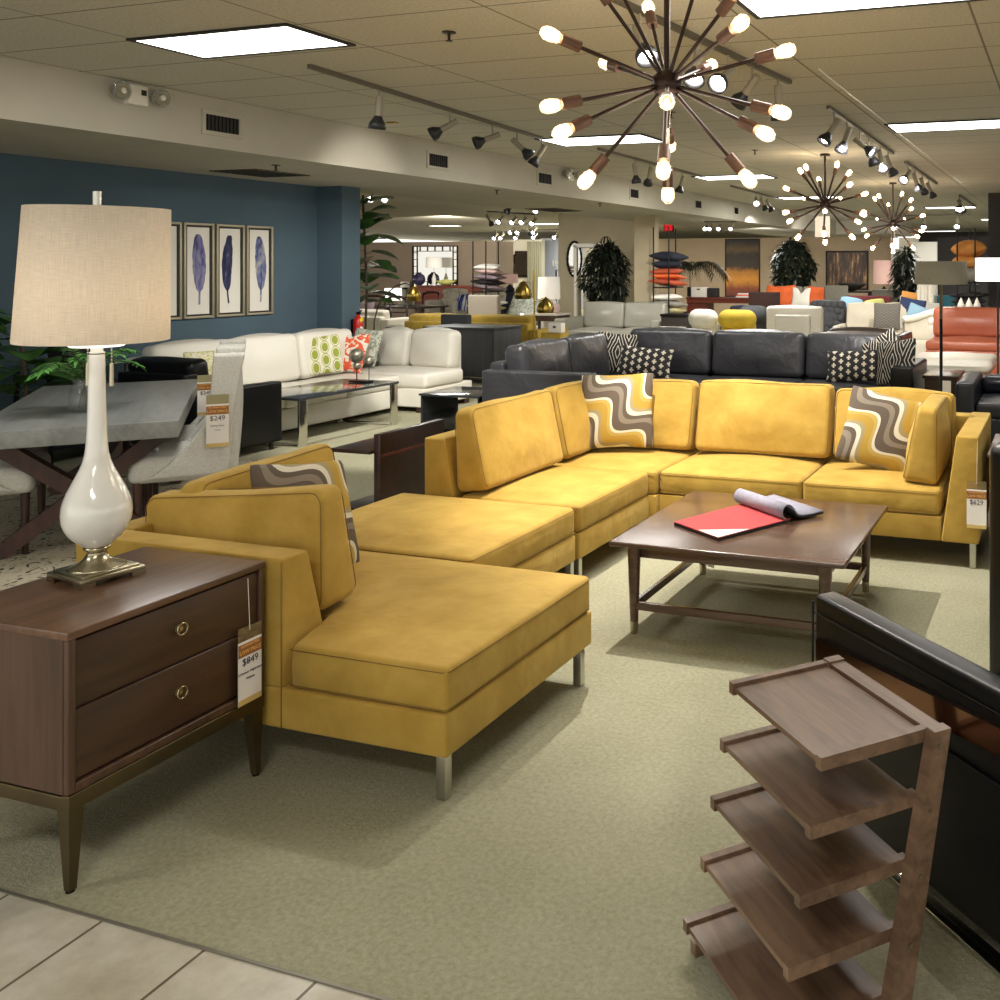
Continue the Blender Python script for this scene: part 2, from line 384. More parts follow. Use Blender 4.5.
        for i in range(m if closed else m - 1):
            for k in range(n):
                f.append((i * n + k, i * n + (k + 1) % n, ((i + 1) % m) * n + (k + 1) % n, ((i + 1) % m) * n + k))
        if not closed: f += [tuple(range(n))[::-1], tuple(range((m - 1) * n, m * n))]
        return s._add(v, f, True)
    def lathe(s, prof, c=(0, 0, 0), n=28, T=None, cap=True):
        v = []; f = []; m = len(prof)
        for r, z in prof:
            for i in range(n): v.append((c[0] + r * math.cos(2 * PI * i / n), c[1] + r * math.sin(2 * PI * i / n), c[2] + z))
        for j in range(m - 1):
            for i in range(n): f.append((j * n + i, j * n + (i + 1) % n, (j + 1) * n + (i + 1) % n, (j + 1) * n + i))
        if cap:
            if prof[0][0] > 1e-4: f.append(tuple(range(n))[::-1])
            if prof[-1][0] > 1e-4: f.append(tuple(range((m - 1) * n, m * n)))
        return s._add(v, f, True, T)
    def ball(s, c, r, n=16, sq=(1, 1, 1), T=None):
        m = max(6, n // 2)
        prof = [(max(1e-5, r * math.sin(PI * j / m)), -r * math.cos(PI * j / m)) for j in range(m + 1)]
        X = Matrix.Translation(c) @ Matrix.Diagonal((*sq, 1))
        return s.lathe(prof, n=n, T=(T @ X) if T else X, cap=False)
    def pillow(s, w, h, t, n=14, pinch=0.07, T=None, sag=0.0, chop=0.0):
        v = []; idx = {}
        for sg in (1, -1):
            for i in range(n + 1):
                for j in range(n + 1):
                    if sg < 0 and (i in (0, n) or j in (0, n)): idx[(sg, i, j)] = idx[(1, i, j)]; continue
                    a = math.sin((-1 + 2 * i / n) * PI / 2); b = math.sin((-1 + 2 * j / n) * PI / 2)
                    x = w / 2 * a * (1 - pinch * (1 - b * b)) * (1 - .045 * b ** 8); y = h / 2 * b * (1 - pinch * (1 - a * a)) * (1 - .045 * a ** 8)
                    z = sg * t / 2 * (max(0, (1 - a * a) * (1 - b * b))) ** 0.42
                    z += sag * 0.02 * math.sin(3 * a + 1.3 * b)
                    if chop: y -= chop * math.exp(-(a / 0.28) ** 2) * max(0, (b + 0.2)) * 1.0
                    idx[(sg, i, j)] = len(v); v.append((x, y, z))
        f = []
        for sg in (1, -1):
            for i in range(n):
                for j in range(n):
                    q = (idx[(sg, i, j)], idx[(sg, i + 1, j)], idx[(sg, i + 1, j + 1)], idx[(sg, i, j + 1)])
                    f.append(q if sg > 0 else q[::-1])
        return s._add(v, f, True, T)
    def leaf(s, p, d, w, L, bend=0.2, up=Vector((0, 0, 1)), seg=3):
        d = Vector(d).normalized(); side = d.cross(up)
        side = side.normalized() if side.length > 1e-3 else Vector((1, 0, 0)); nrm = side.cross(d).normalized()
        v = []; p = Vector(p)
        for i in range(seg + 1):
            t = i / seg; ww = w * math.sin(PI * min(0.97, 0.08 + 0.87 * t)) ** 0.8 / 2
            c = p + d * L * t - nrm * 0 - Vector((0, 0, 1)) * bend * L * t * t
            v += [c - side * ww + nrm * ww * 0.3, c, c + side * ww + nrm * ww * 0.3]
        f = []
        for i in range(seg):
            a = i * 3; f += [(a, a + 1, a + 4, a + 3), (a + 1, a + 2, a + 5, a + 4)]
        return s._add(v, f, True)
    def done(s, name, m, parent=None, T=None, loc=None, rot=None):
        me = bpy.data.meshes.new(name); s.bm.normal_update(); s.bm.to_mesh(me); s.bm.free()
        me.materials.append(M[m] if isinstance(m, str) else m)
        o = bpy.data.objects.new(name, me); C.objects.link(o)
        if parent: o.parent = parent
        if loc is not None: o.location = loc
        if rot is not None: o.rotation_euler = rot
        return o

def tag(o, label=None, cat=None, group=None, kind=None):
    if label: o['label'] = label
    if cat: o['category'] = cat
    if group: o['group'] = group
    if kind: o['kind'] = kind
    return o
def thing(name, label, cat, loc=(0, 0, 0), rz=0.0, group=None, rot=None):
    o = bpy.data.objects.new(name, None); C.objects.link(o); o.empty_display_size = 0.1
    o.location = loc; o.rotation_euler = rot if rot else (0, 0, rz)
    return tag(o, label, cat, group)
def struct(b, name, m):
    return tag(b.done(name, m), kind='structure')
def dup(root, label=None, cat=None, group=None, loc=None, rz=None, rot=None):
    r = root.copy(); C.objects.link(r)
    for ch in list(root.children):
        c = ch.copy(); C.objects.link(c); c.parent = r
        for g in ch.children:
            d = g.copy(); C.objects.link(d); d.parent = c
    if loc is not None: r.location = loc
    if rz is not None: r.rotation_euler = (0, 0, rz)
    if rot is not None: r.rotation_euler = rot
    return tag(r, label, cat, group)
def lettering(text, size, m, parent, loc, rot, name='lettering', align='CENTER', ext=0.0004):
    cu = bpy.data.curves.new(name, 'FONT'); cu.body = text; cu.size = size; cu.extrude = ext; cu.align_x = align; cu.align_y = 'CENTER'; cu.resolution_u = 2
    t = bpy.data.objects.new(name, cu); C.objects.link(t)
    dg = bpy.context.evaluated_depsgraph_get(); dg.update()
    me = bpy.data.meshes.new_from_object(t.evaluated_get(dg)); C.objects.unlink(t); bpy.data.objects.remove(t)
    me.materials.clear(); me.materials.append(M[m])
    o = bpy.data.objects.new(name, me); C.objects.link(o); o.parent = parent; o.location = loc; o.rotation_euler = rot
    return o
def rrect(hx, hy, r, z, n=5):
    pts = []
    for cx, cy, a0 in ((hx - r, hy - r, 0), (-hx + r, hy - r, PI / 2), (-hx + r, -hy + r, PI), (hx - r, -hy + r, 1.5 * PI)):
        for i in range(n + 1):
            a = a0 + PI / 2 * i / n; pts.append((cx + r * math.cos(a), cy + r * math.sin(a), z))
    return pts
# ------------------------------------------------------------------ world-space building: parts are shifted to their thing's base
def base_of(o):
    v = Vector((0, 0, 0))
    while o: v += o.location; o = o.parent
    return v
def part(b, name, m, parent):
    o = b.done(name, m); o.data.transform(Matrix.Translation(-base_of(parent))); o.parent = parent
    return o
def bx(x0, x1, y0, y1, z0, z1, bev=0.0, **kw):
    return B().box(((x0 + x1) / 2, (y0 + y1) / 2, (z0 + z1) / 2), (x1 - x0, y1 - y0, z1 - z0), bev=bev, **kw)
def sbx(b, x0, x1, y0, y1, z0, z1, r, **kw):
    return b.soft(((x0 + x1) / 2, (y0 + y1) / 2, (z0 + z1) / 2), (x1 - x0, y1 - y0, z1 - z0), r, **kw)

# ================================================================== THE ROOM
def floor_material():
    m, nt, b = new_mat('sage_beige_carpet'); v = coords(nt)
    n = N(nt, 'ShaderNodeTexNoise', Scale=1.3, Detail=5.0, Roughness=0.6); nt.links.new(v, n.inputs['Vector'])
    nf = N(nt, 'ShaderNodeTexNoise', Scale=62.0, Detail=5.0, Roughness=0.75); nt.links.new(v, nf.inputs['Vector'])
    am = N(nt, 'ShaderNodeMath', operation='MULTIPLY_ADD'); nt.links.new(nf.outputs[0], am.inputs[0]); am.inputs[1].default_value = 0.75
    ah = N(nt, 'ShaderNodeMath', operation='MULTIPLY'); nt.links.new(n.outputs[0], ah.inputs[0]); ah.inputs[1].default_value = 0.35; nt.links.new(ah.outputs[0], am.inputs[2])
    nt.links.new(ramp(nt, am.outputs[0], [(0.38, (136, 133, 109)), (0.54, (156, 153, 128)), (0.70, (170, 167, 143))]), b.inputs['Base Color'])
    b.inputs['Roughness'].default_value = 1.0; b.inputs['Specular IOR Level'].default_value = 0.05
    n2 = N(nt, 'ShaderNodeTexNoise', Scale=90.0, Detail=4.0, Roughness=0.75); nt.links.new(v, n2.inputs['Vector']); bump(nt, b, n2.outputs[0], 0.7, 0.01)
    return m
M['carpet'] = floor_material()
def tile_material():
    m, nt, b = new_mat('beige_stone_tile'); v = coords(nt)
    mp = N(nt, 'ShaderNodeMapping'); mp.inputs['Location'].default_value = (1.641 + .332 * 20, -1.806 + .332 * 30, 0) ; nt.links.new(v, mp.inputs[0])
    br = N(nt, 'ShaderNodeTexBrick'); br.offset = 0.0
    for k, x in (('Scale', 1.0), ('Mortar Size', 0.0045), ('Mortar Smooth', 0.1), ('Brick Width', 0.332), ('Row Height', 0.332)): br.inputs[k].default_value = x
    nt.links.new(mp.outputs[0], br.inputs['Vector'])
    n = N(nt, 'ShaderNodeTexNoise', Scale=5.0, Detail=8.0, Roughness=0.65); nt.links.new(v, n.inputs['Vector'])
    c = ramp(nt, n.outputs[0], [(0.32, (158, 150, 130)), (0.5, (180, 173, 156)), (0.68, (198, 193, 179))])
    nt.links.new(c, br.inputs['Color1']); nt.links.new(c, br.inputs['Color2']); br.inputs['Mortar'].default_value = lin((98, 84, 66))
    nt.links.new(br.outputs[0], b.inputs['Base Color']); b.inputs['Roughness'].default_value = 0.42
    bump(nt, b, br.outputs['Fac'], -0.4, 0.004)
    return m
M['tile'] = tile_material()
def ceiling_material():
    m, nt, b = new_mat('acoustic_ceiling_tile'); v = coords(nt)
    mp = N(nt, 'ShaderNodeMapping'); mp.inputs['Location'].default_value = (4.07 + 1.2 * 30, 0.585 * 30 - 0.24 , 0); nt.links.new(v, mp.inputs[0])
    br = N(nt, 'ShaderNodeTexBrick'); br.offset = 0.0
    for k, x in (('Scale', 1.0), ('Mortar Size', 0.008), ('Mortar Smooth', 0.3), ('Brick Width', 1.2), ('Row Height', 0.585)): br.inputs[k].default_value = x
    nt.links.new(mp.outputs[0], br.inputs['Vector'])
    n = N(nt, 'ShaderNodeTexNoise', Scale=55.0, Detail=3.0, Roughness=0.55); nt.links.new(v, n.inputs['Vector'])
    c = ramp(nt, n.outputs[0], [(0.36, (192, 187, 172)), (0.62, (208, 203, 188))])
    nt.links.new(c, br.inputs['Color1']); nt.links.new(c, br.inputs['Color2']); br.inputs['Mortar'].default_value = lin((128, 122, 106))
    nt.links.new(br.outputs[0], b.inputs['Base Color']); b.inputs['Roughness'].default_value = 0.95
    n2 = N(nt, 'ShaderNodeTexNoise', Scale=60.0, Detail=3.0); nt.links.new(v, n2.inputs['Vector']); bump(nt, b, n2.outputs[0], 0.5, 0.006)
    return m
M['ceiling'] = ceiling_material()
M['plaster'] = mat('cream_plaster', (184, 178, 162), 0.9, var=0.02, vs=2)
M['blue_wall'] = mat('slate_blue_paint', (72, 92, 104), 0.85, var=0.02, vs=2)
M['beige_wall'] = mat('sand_paint', (178, 166, 138), 0.9, var=0.02, vs=2)
M['brown_wall'] = mat('taupe_paint', (136, 120, 102), 0.9, var=0.02, vs=2)
M['tan_wall'] = mat('tan_paint', (168, 148, 122), 0.9, var=0.02, vs=2)
M['grey_wall'] = mat('cool_grey_paint', (168, 172, 180), 0.9)
M['dark_wall'] = mat('charcoal_paint', (58, 54, 54), 0.8)
M['pale_wall'] = mat('pale_cream_paint', (200, 192, 168), 0.9)
M['curtain'] = mat('olive_grey_curtain', (128, 124, 98), 0.9, var=0.1, vs=3, scale=(20, 20, .2))
M['metal_strip'] = mat('aluminium_strip', (132, 128, 116), 0.5, 0.6)
M['tbar'] = mat('white_ceiling_bar', (220, 216, 204), 0.3, 0.2)

struct(bx(-32, 14, 1.806, 48, -0.05, 0.0), 'floor', 'carpet')
struct(bx(-12, 10, -5, 1.800, -0.05, 0.0), 'floor_tiled_aisle', 'tile')
struct(bx(-12, 10, 1.800, 1.808, -0.02, 0.004), 'trim_1', 'metal_strip')
struct(bx(-6.515, 14, -5, 48, 3.0, 3.1), 'ceiling', 'ceiling')
struct(bx(-32, -8.7, 0, 48, 3.0, 3.1), 'ceiling_left_bay', 'pale_wall')
struct(bx(-8.7, -6.515, -5, 28.2, 2.6, 3.1), 'ceiling_bulkhead', 'plaster')
struct(bx(-8.7, -4.7, 28.2, 31.2, 2.6, 3.1), 'ceiling_end_bulkhead', 'plaster')
struct(bx(-8.62, -8.5, -2, 9.35, 0, 2.6), 'wall_left', 'blue_wall')
struct(bx(-8.62, -8.14, 9.35, 9.66, 0, 2.6), 'wall_left_return', 'blue_wall')
struct(bx(-1.606, -1.594, 6.4, 16.0, 2.994, 3.0), 'trim_2', 'tbar')
# far walls
struct(bx(-30, -16.95, 26.0, 26.3, 0, 2.42), 'wall_taupe', 'brown_wall')
struct(bx(-16.95, -16.8, 26.0, 27.0, 0, 2.42), 'wall_taupe_end', 'brown_wall')
struct(bx(-23, -19.25, 33.0, 33.2, 0, 2.68), 'wall_far_cream', 'pale_wall')
struct(bx(-19.9, -15.5, 34.0, 34.2, 0, 2.75), 'wall_far_grey', 'grey_wall')
struct(bx(-10.4, -9.95, 18.5, 18.7, 0, 3.0), 'wall_sand_left', 'beige_wall')
struct(bx(-9.95, -9.33, 18.5, 18.7, 2.04, 3.0), 'wall_sand_lintel', 'beige_wall')
struct(bx(-9.33, -8.60, 18.5, 18.7, 0, 3.0), 'wall_sand_right', 'beige_wall')
struct(bx(-10.45, -8.58, 18.42, 18.74, 2.9, 3.0), 'trim_3', 'plaster')
struct(bx(-10.6, -9.50, 20.0, 20.1, 0, 3.0), 'wall_behind_doorway', 'pale_wall')
d = bx(-9.99, -9.93, 18.44, 18.52, 0, 2.08); d.box((-9.30, 18.48, 1.04), (.06, .08, 2.08)); d.box((-9.64, 18.48, 2.09), (.76, .08, .08))
struct(d, 'door_1', 'white_paint')
struct(bx(-7.72, -7.30, 16.6, 16.78, 0, 2.6), 'wall_column', 'beige_wall')
struct(bx(-14.2, -5.3, 31.0, 31.2, 0, 2.6), 'wall_back', 'tan_wall')
struct(bx(-5.32, -5.16, 30.9, 31.2, 0, 2.6), 'trim_4', 'white_paint')
struct(bx(-5.16, 10, 36.0, 36.2, 0, 2.9), 'wall_back_right', 'dark_wall')
struct(bx(-3.82, -3.12, 25.0, 25.1, 0, 2.27), 'wall_white_partition', 'white_paint')
struct(bx(-3.25, 1.0, 26.0, 26.2, 0, 2.43), 'wall_charcoal_partition', 'dark_wall')
struct(bx(-1.35, 0.2, 18.3, 18.9, 0, 3.0), 'wall_dark_column', 'dark_wall')
struct(bx(-30, 12, 46, 46.2, 0, 3.0), 'wall_far_end', 'pale_wall')
c = B()
for i in range(14):
    x = -19.75 + i * 0.04; c.cyl((x, 32.8 + 0.03 * (i % 2), 0.02), (x, 32.8 + 0.03 * (i % 2), 2.6), 0.035, n=8)
tag(c.done('curtain', 'curtain'), 'olive grey curtain hanging against far cream wall', 'curtain')

# ceiling lights
def troffer(x0, x1, y0, y1, label, z=3.0):
    t = thing('ceiling_light', label, 'ceiling light', ((x0 + x1) / 2, (y0 + y1) / 2, z), group='fluorescent ceiling panels')
    fr = B()
    for a in ((x0 - .03, x0, y0 - .03, y1 + .03), (x1, x1 + .03, y0 - .03, y1 + .03), (x0, x1, y0 - .03, y0), (x0, x1, y1, y1 + .03)):
        sbx(fr, a[0], a[1], a[2], a[3], z - .014, z - .001, 0.001, n=(1, 1, 1), k=1)
    part(fr, 'frame', 'dark_slot', t)
    part(bx(x0, x1, y0, y1, z - .010, z - .002), 'diffuser', 'tube', t)
    return t
troffer(-5.26, -4.13, 4.31, 4.80, 'large bright fluorescent ceiling panel nearest the bulkhead, above the table lamp')
troffer(-5.30, -4.12, 9.0, 9.6, 'fluorescent ceiling panel seen behind the lower left chandelier arms')
troffer(-5.30, -4.2, 13.5, 14.1, 'thin fluorescent ceiling panel right of the nearest chandelier\'s lowest bulbs')
troffer(-1.56, -0.40, 4.38, 4.95, 'bright fluorescent ceiling panel cut by the top edge of the photo')
troffer(-1.60, -0.45, 9.1, 9.64, 'long white ceiling panel at the right edge beside the thin white ceiling bar')
troffer(-5.35, -4.2, 18.1, 18.65, 'narrow ceiling panel crossing behind the middle chandelier')
troffer(-3.05, -1.95, 22.2, 22.75, 'narrow far ceiling panel right of the smallest chandelier')
troffer(-2.3, -0.9, 28.3, 28.9, 'thin far ceiling strip left of the dark column, upper one')
troffer(-2.3, -0.9, 33.6, 34.2, 'thin far ceiling strip left of the dark column, lower one')
troffer(-7.0, -5.7, 33.4, 33.9, 'thin ceiling strip glimpsed through the smallest chandelier')
troffer(-5.2, -4.0, 37.4, 37.9, 'thin far ceiling strip right of the smallest chandelier hub')
troffer(*sorted((at_d(424, 0, 32).x, at_d(456, 0, 32).x)), 27.2, 27.8, 'far left bay ceiling strip above the taupe wall')
troffer(*sorted((at_d(524, 0, 30.5).x, at_d(561, 0, 30.5).x)), 26.9, 27.6, 'left bay ceiling strip above the grey wall')
troffer(-1.56, -0.40, -0.6, -0.06, 'unseen ceiling panel behind the photographer, right row')  # row continued out of view, added for its light
troffer(-5.27, -4.10, -0.6, -0.06, 'unseen ceiling panel behind the photographer, left row')  # left row continued out of view, likewise added for its light

# bulkhead fittings
FX0 = -6.515
def wall_vent(px0, px1, py0, py1, label):
    a = on_x(px0, py0, FX0); c = on_x(px1, py1, FX0); z0, z1 = 2.735, 2.865; y0, y1 = a.y, c.y
    t = thing('air_vent', label, 'vent', (FX0, (y0 + y1) / 2, 2.8), group='air vents along the bulkhead')
    f = B(); m = .035
    sbx(f, FX0, FX0 + .012, y0 - m, y1 + m, z0 - m, z0, .001, n=(1, 1, 1), k=1); sbx(f, FX0, FX0 + .012, y0 - m, y1 + m, z1, z1 + m, .001, n=(1, 1, 1), k=1)
    sbx(f, FX0, FX0 + .012, y0 - m, y0, z0, z1, .001, n=(1, 1, 1), k=1); sbx(f, FX0, FX0 + .012, y1, y1 + m, z0, z1, .001, n=(1, 1, 1), k=1)
    part(f, 'frame', 'plaster', t)
    part(bx(FX0, FX0 + .003, y0, y1, z0, z1), 'duct_opening', 'dark_slot', t)
    s = B(); n = 9
    for i in range(n):
        y = y0 + (y1 - y0) * (i + .5) / n; s.box((FX0 + .007, y, (z0 + z1) / 2), (.006, .006, z1 - z0))
    part(s, 'grille', 'black_metal', t)
for a, l in (((205, 238.5, 107, 128), 'largest dark slotted air vent on the bulkhead, right of the emergency light'),
             ((428.5, 447, 149, 163), 'second dark air vent on the bulkhead, under the left spotlight track'),
             ((538, 551, 168, 181), 'third dark air vent, just left of the farther emergency light'),
             ((630, 638, 188, 197), 'fourth small air vent, behind the nearest chandelier\'s lower bulbs'),
             ((695, 701, 198, 206), 'fifth small air vent, right of the chandelier\'s lowest bulbs'),
             ((734, 738, 206, 212), 'sixth tiny air vent, far along the bulkhead')):
    wall_vent(*a, l)
def emergency_light(px0, px1, py, label):
    a = on_x(px0, py, FX0); c = on_x(px1, py, FX0); L = c.y - a.y; ym = (a.y + c.y) / 2; z = 2.915
    t = thing('emergency_light', label, 'emergency light', (FX0 + .04, ym, z))
    part(sbx(B(), FX0 + .001, FX0 + .06, ym - .17 * L, ym + .19 * L, z - .085, z + .06, .008, n=(1, 1, 1)), 'battery_box', 'white_plastic', t)
    for s in (-1, 1):
        y = ym + s * L * .36
        h = part(B().cyl((FX0 + .02, y, z), (FX0 + .10, y, z - .01), .035, .075, n=18), 'lamp_head', 'glass', t)
        part(B().cyl((FX0 + .101, y, z - .01), (FX0 + .106, y, z - .01), .062, n=18), 'lens', 'chrome', h)
        part(B().ball((FX0 + .115, y, z - .01), .022, sq=(.6, 1, 1)), 'reflector_bulb', 'white_plastic', h)
    part(B().box((FX0 + .062, ym + .1 * L, z + .01), (.004, .04, .04)), 'indicator', 'dark_slot', t)
emergency_light(104, 159, 90, 'white emergency light with two round heads on the near bulkhead')
emergency_light(560, 575, 184, 'small far emergency light on the bulkhead beside the chandelier bulb')
for (px, py, z, lab) in ((449, 32, 3.0, 'brown sprinkler head on the ceiling above the left spotlights'), (755, 150, 3.0, 'sprinkler head on the ceiling between the two larger chandeliers'),
                         (276, 165, 2.6, 'sprinkler head under the bulkhead near the blue wall'), (497, 190, 2.6, 'sprinkler head under the bulkhead in front of the left bay'), (600, 203, 2.6, 'tiny sprinkler head under the far bulkhead'), (671, 112, 3.0, 'sprinkler head just left behind the nearest chandelier hub')):
    p = on_z(px, py, z); t = thing('sprinkler_head', lab, 'sprinkler', p)
    part(B().cyl(p, p - Vector((0, 0, .006)), .04, n=16), 'escutcheon', 'bronze_dark', t)
    part(B().cyl(p, p - Vector((0, 0, .05)), .010, .008, n=8), 'body', 'bronze_dark', t)
    part(B().cyl(p - Vector((0, 0, .05)), p - Vector((0, 0, .054)), .02, n=10), 'deflector', 'bronze_dark', t)
for (a, c, lab) in (((-8.1, 7.45), (-7.5, 8.15), 'dark flat ceiling grille under the bulkhead in front of the blue wall'), ((-8.5, 14.0), (-7.9, 14.9), 'far dark flat grille under the bulkhead')):
    t = thing('ceiling_grille', lab, 'grille', ((a[0] + c[0]) / 2, (a[1] + c[1]) / 2, 2.6))
    part(bx(a[0], c[0], a[1], c[1], 2.592, 2.6), 'plate', 'bronze_leg', t)
    g = B()
    for i in range(10):
        y = a[1] + (c[1] - a[1]) * (i + .5) / 10; g.box(((a[0] + c[0]) / 2, y, 2.590), (c[0] - a[0] - .06, .012, .004))
    part(g, 'slats', 'dark_slot', t)
p = on_z(392, 122, 3.0)
tag(bx(p.x - .05, p.x + .05, p.y - .03, p.y + .03, 2.985, 3.0, .003).done('ceiling_sensor', 'gold'), 'small yellow sensor on the ceiling beside the first spotlight', 'sensor')

# exit sign
e = on_y(668.5, 227.5, 24.5)
t = thing('exit_sign', 'red lit exit sign hanging near the beige column', 'sign', (e.x, 24.5, e.z - .1))
part(bx(e.x - .14, e.x + .14, 24.5, 24.56, e.z - .11, e.z + .11), 'housing', 'dark_slot', t)
part(bx(e.x - .115, e.x + .115, 24.494, 24.5, e.z - .085, e.z + .085), 'panel', 'exit_red', t)
lettering('EXIT', .11, 'dark_slot', t, (0, -.008, .1), (PI / 2, 0, 0), 'exit_letters')
part(B().cyl((e.x, 24.53, e.z + .11), (e.x, 24.53, 3.0), .012, n=6), 'hanger', 'white_plastic', t)

# ------------------------------------------------------------------ spotlight tracks
LIGHTS = []
def spot_lamp(p, target, power, angle=55, blend=0.5, size=0.03, col=(1, .955, .89)):
    l = bpy.data.lights.new('spot_beam', 'SPOT'); l.energy = power; l.spot_size = math.radians(angle); l.spot_blend = blend
    l.shadow_soft_size = size; l.color = col
    o = bpy.data.objects.new('spot_beam', l); C.objects.link(o); o.location = p
    o.rotation_euler = (Vector(target) - Vector(p)).to_track_quat('-Z', 'Y').to_euler()
    return o
def spot_head(t, x, y, z, aim, lit, body='spot_body', s=1.0):
    s *= 1.15
    a = Vector(aim).normalized(); top = Vector((x, y, z)); piv = top - Vector((0, 0, .10 * s))
    h = part(B().cyl(piv - a * .06 * s, piv + a * .07 * s, .024 * s, n=12), 'spotlight', body, t)
    part(B().cyl(top, piv, .007 * s, n=6), 'stem', body, h)
    r = B(); q = a.to_track_quat('Z', 'Y').to_matrix().to_4x4(); T = Matrix.Translation(piv + a * .065 * s) @ q
    r.lathe([(.022 * s, 0), (.03 * s, .02 * s), (.052 * s, .055 * s), (.056 * s, .09 * s), (.050 * s, .09 * s), (.046 * s, .06 * s), (.02 * s, .03 * s)], n=18, T=T, cap=False)
    part(r, 'reflector', 'spot_dark', h)
    part(B().ball(piv + a * (.12 if lit else .11) * s, (.032 if lit else .032) * s, n=12), 'bulb', 'spot_on' if lit else 'spot_off', h)
    return piv + a * .19 * s
def track(label, p0, p1, heads, z=2.985, body='spot_body', s=1.0):
    t = thing('track_light', label, 'track light', ((p0[0] + p1[0]) / 2, (p0[1] + p1[1]) / 2, z), group='spotlight tracks on the ceiling')
    a = Vector((p0[0], p0[1], z)); c = Vector((p1[0], p1[1], z)); d = (c - a); L = d.length; ang = math.atan2(d.y, d.x)
    part(B().box((a + c) / 2, (L, .035, .03), rot=(0, 0, ang)), 'rail', 'rail', t)
    for f, aim, lit in heads:
        q = a + d * f; spot_head(t, q.x, q.y, z - .015, aim, lit, s=s)
    return t
def f_of(px, p0, p1):                       # where along the track a head stands
    best = min(range(201), key=lambda i: abs(proj_x(p0[0] + (p1[0] - p0[0]) * i / 200, p0[1] + (p1[1] - p0[1]) * i / 200) - px))
    return best / 200
def proj_x(x, y):
    return PX + FOC * (x * RX + y * RY) / (x * FX + y * FY)
A0, A1 = (-4.80, 5.21), (-5.20, 8.9)
hA = [(f_of(379, A0, A1), (-.12, .02, -1), 0), (f_of(449.5, A0, A1), (-.75, -.3, -.45), 0), (f_of(493, A0, A1), (-.6, -.55, -.35), 0),
      (f_of(517, A0, A1), (.55, .3, -.6), 0), (f_of(546, A0, A1), (-.45, -.2, -.8), 0)]
track('long left spotlight track with five dark headed spots beside the bulkhead', A0, A1, hA)
B0, B1 = (-5.05, 9.9), (-5.15, 13.6)
track('second left track, seen between the chandelier bulbs, with three spots', B0, B1, [(f_of(635, B0, B1), (.1, .1, -1), 0), (f_of(650, B0, B1), (-.3, .4, -.7), 0), (f_of(682, B0, B1), (-.3, 0, -1), 0)])
D0, D1 = (-5.3, 15.2), (-5.4, 18.5)
track('farthest left track just above the bulkhead end, three spots with one lit', D0, D1, [(f_of(756, D0, D1), (.3, -.8, -.5), 1), (f_of(762, D0, D1), (.3, .3, -.8), 0), (f_of(768, D0, D1), (.3, .3, -.8), 0)])
E0, E1 = (-2.14, 4.35), (-1.90, 6.75)
track('track behind the nearest chandelier, its spots pointing at the mustard sofa', E0, E1,
      [(f_of(640, E0, E1), (.5, -.45, -.9), 1), (f_of(697, E0, E1), (.1, -.6, -.8), 1), (f_of(728, E0, E1), (-.1, -.8, -.5), 1), (f_of(752, E0, E1), (-.7, .3, -.7), 0), (f_of(778, E0, E1), (0, .2, -1), 0)])
F0, F1 = (-1.89, 7.9), (-1.94, 11.4)
track('track above the middle chandelier with six beige spots', F0, F1,
      [(f_of(834, F0, F1), (-.45, -.35, -.8), 1), (f_of(847, F0, F1), (-.25, -.35, -.9), 1), (f_of(860, F0, F1), (.75, -.2, -.6), 1), (f_of(869, F0, F1), (.3, .3, -1), 0), (f_of(880, F0, F1), (.1, .5, -.8), 0), (f_of(888, F0, F1), (.3, .3, -.8), 0)])
G0, G1 = (-1.95, 12.4), (-1.98, 15.8)
track('track above the smallest chandelier with one bright spot and three dark', G0, G1, [(f_of(908, G0, G1), (-.2, -.7, -.5), 1), (f_of(915, G0, G1), (.3, .3, -1), 0), (f_of(922, G0, G1), (.2, .5, -1), 0), (f_of(929, G0, G1), (.3, .3, -.8), 0)])
H0, H1 = (-1.9, 18.6), (-1.9, 22)
track('far track left of the dark column with two lit spots', H0, H1, [(f_of(947, H0, H1), (0, -.7, -.6), 1), (f_of(957, H0, H1), (.2, -.7, -.6), 1), (f_of(952, H0, H1), (.2, .7, -.6), 0)], s=1.2)
I0, I1 = (-4.2, 24.0), (-2.2, 24.0)
track('far crosswise track between the smallest chandelier and dark partition', I0, I1, [(.1, (0, -.7, -.6), 1), (.45, (0, -.7, -.6), 1), (.85, (0, -.7, -.6), 1)], z=2.9, s=1.3)
J0, J1 = at_d(366, 190, 16.5)[:2], at_d(389, 190, 16.5)[:2]
track('short track by the blue wall end with bright starry spots', J0, J1, [(.3, (.3, -.8, -.5), 1), (.95, (.2, -.8, -.5), 1)])
K0, K1 = at_d(487, 190, 23.5)[:2], at_d(537, 190, 25.0)[:2]
track('left bay track with five bright spots above the far wall end', K0, K1, [(.02, (.2, .4, -.7), 0), (.28, (0, -.8, -.5), 1), (.54, (0, -.8, -.5), 1), (.74, (0, -.8, -.4), 1), (.95, (0, -.8, -.5), 1)], s=1.2)
L0, L1 = at_d(510, 190, 31)[:2], at_d(538, 190, 31)[:2]
track('left bay track with three lit spots, lower and farther', L0, L1, [(.1, (0, -.8, -.5), 1), (.35, (0, -.8, -.5), 1), (.6, (0, .8, -.5), 0), (.92, (0, -.8, -.5), 1)], s=1.3)
P0, P1 = at_d(494, 190, 35.5)[:2], at_d(560, 190, 34.5)[:2]
track('farthest left bay track of small lit spots above the cream wall', P0, P1, [(.04, (0, -.8, -.5), 1), (.14, (0, -.8, -.5), 1), (.37, (0, -.8, -.5), 1), (.64, (0, -.8, -.5), 1), (.95, (0, -.8, -.5), 1)], z=2.95, s=1.4)
Q0, Q1 = at_d(704, 190, 20.5)[:2], at_d(736, 190, 20.5)[:2]
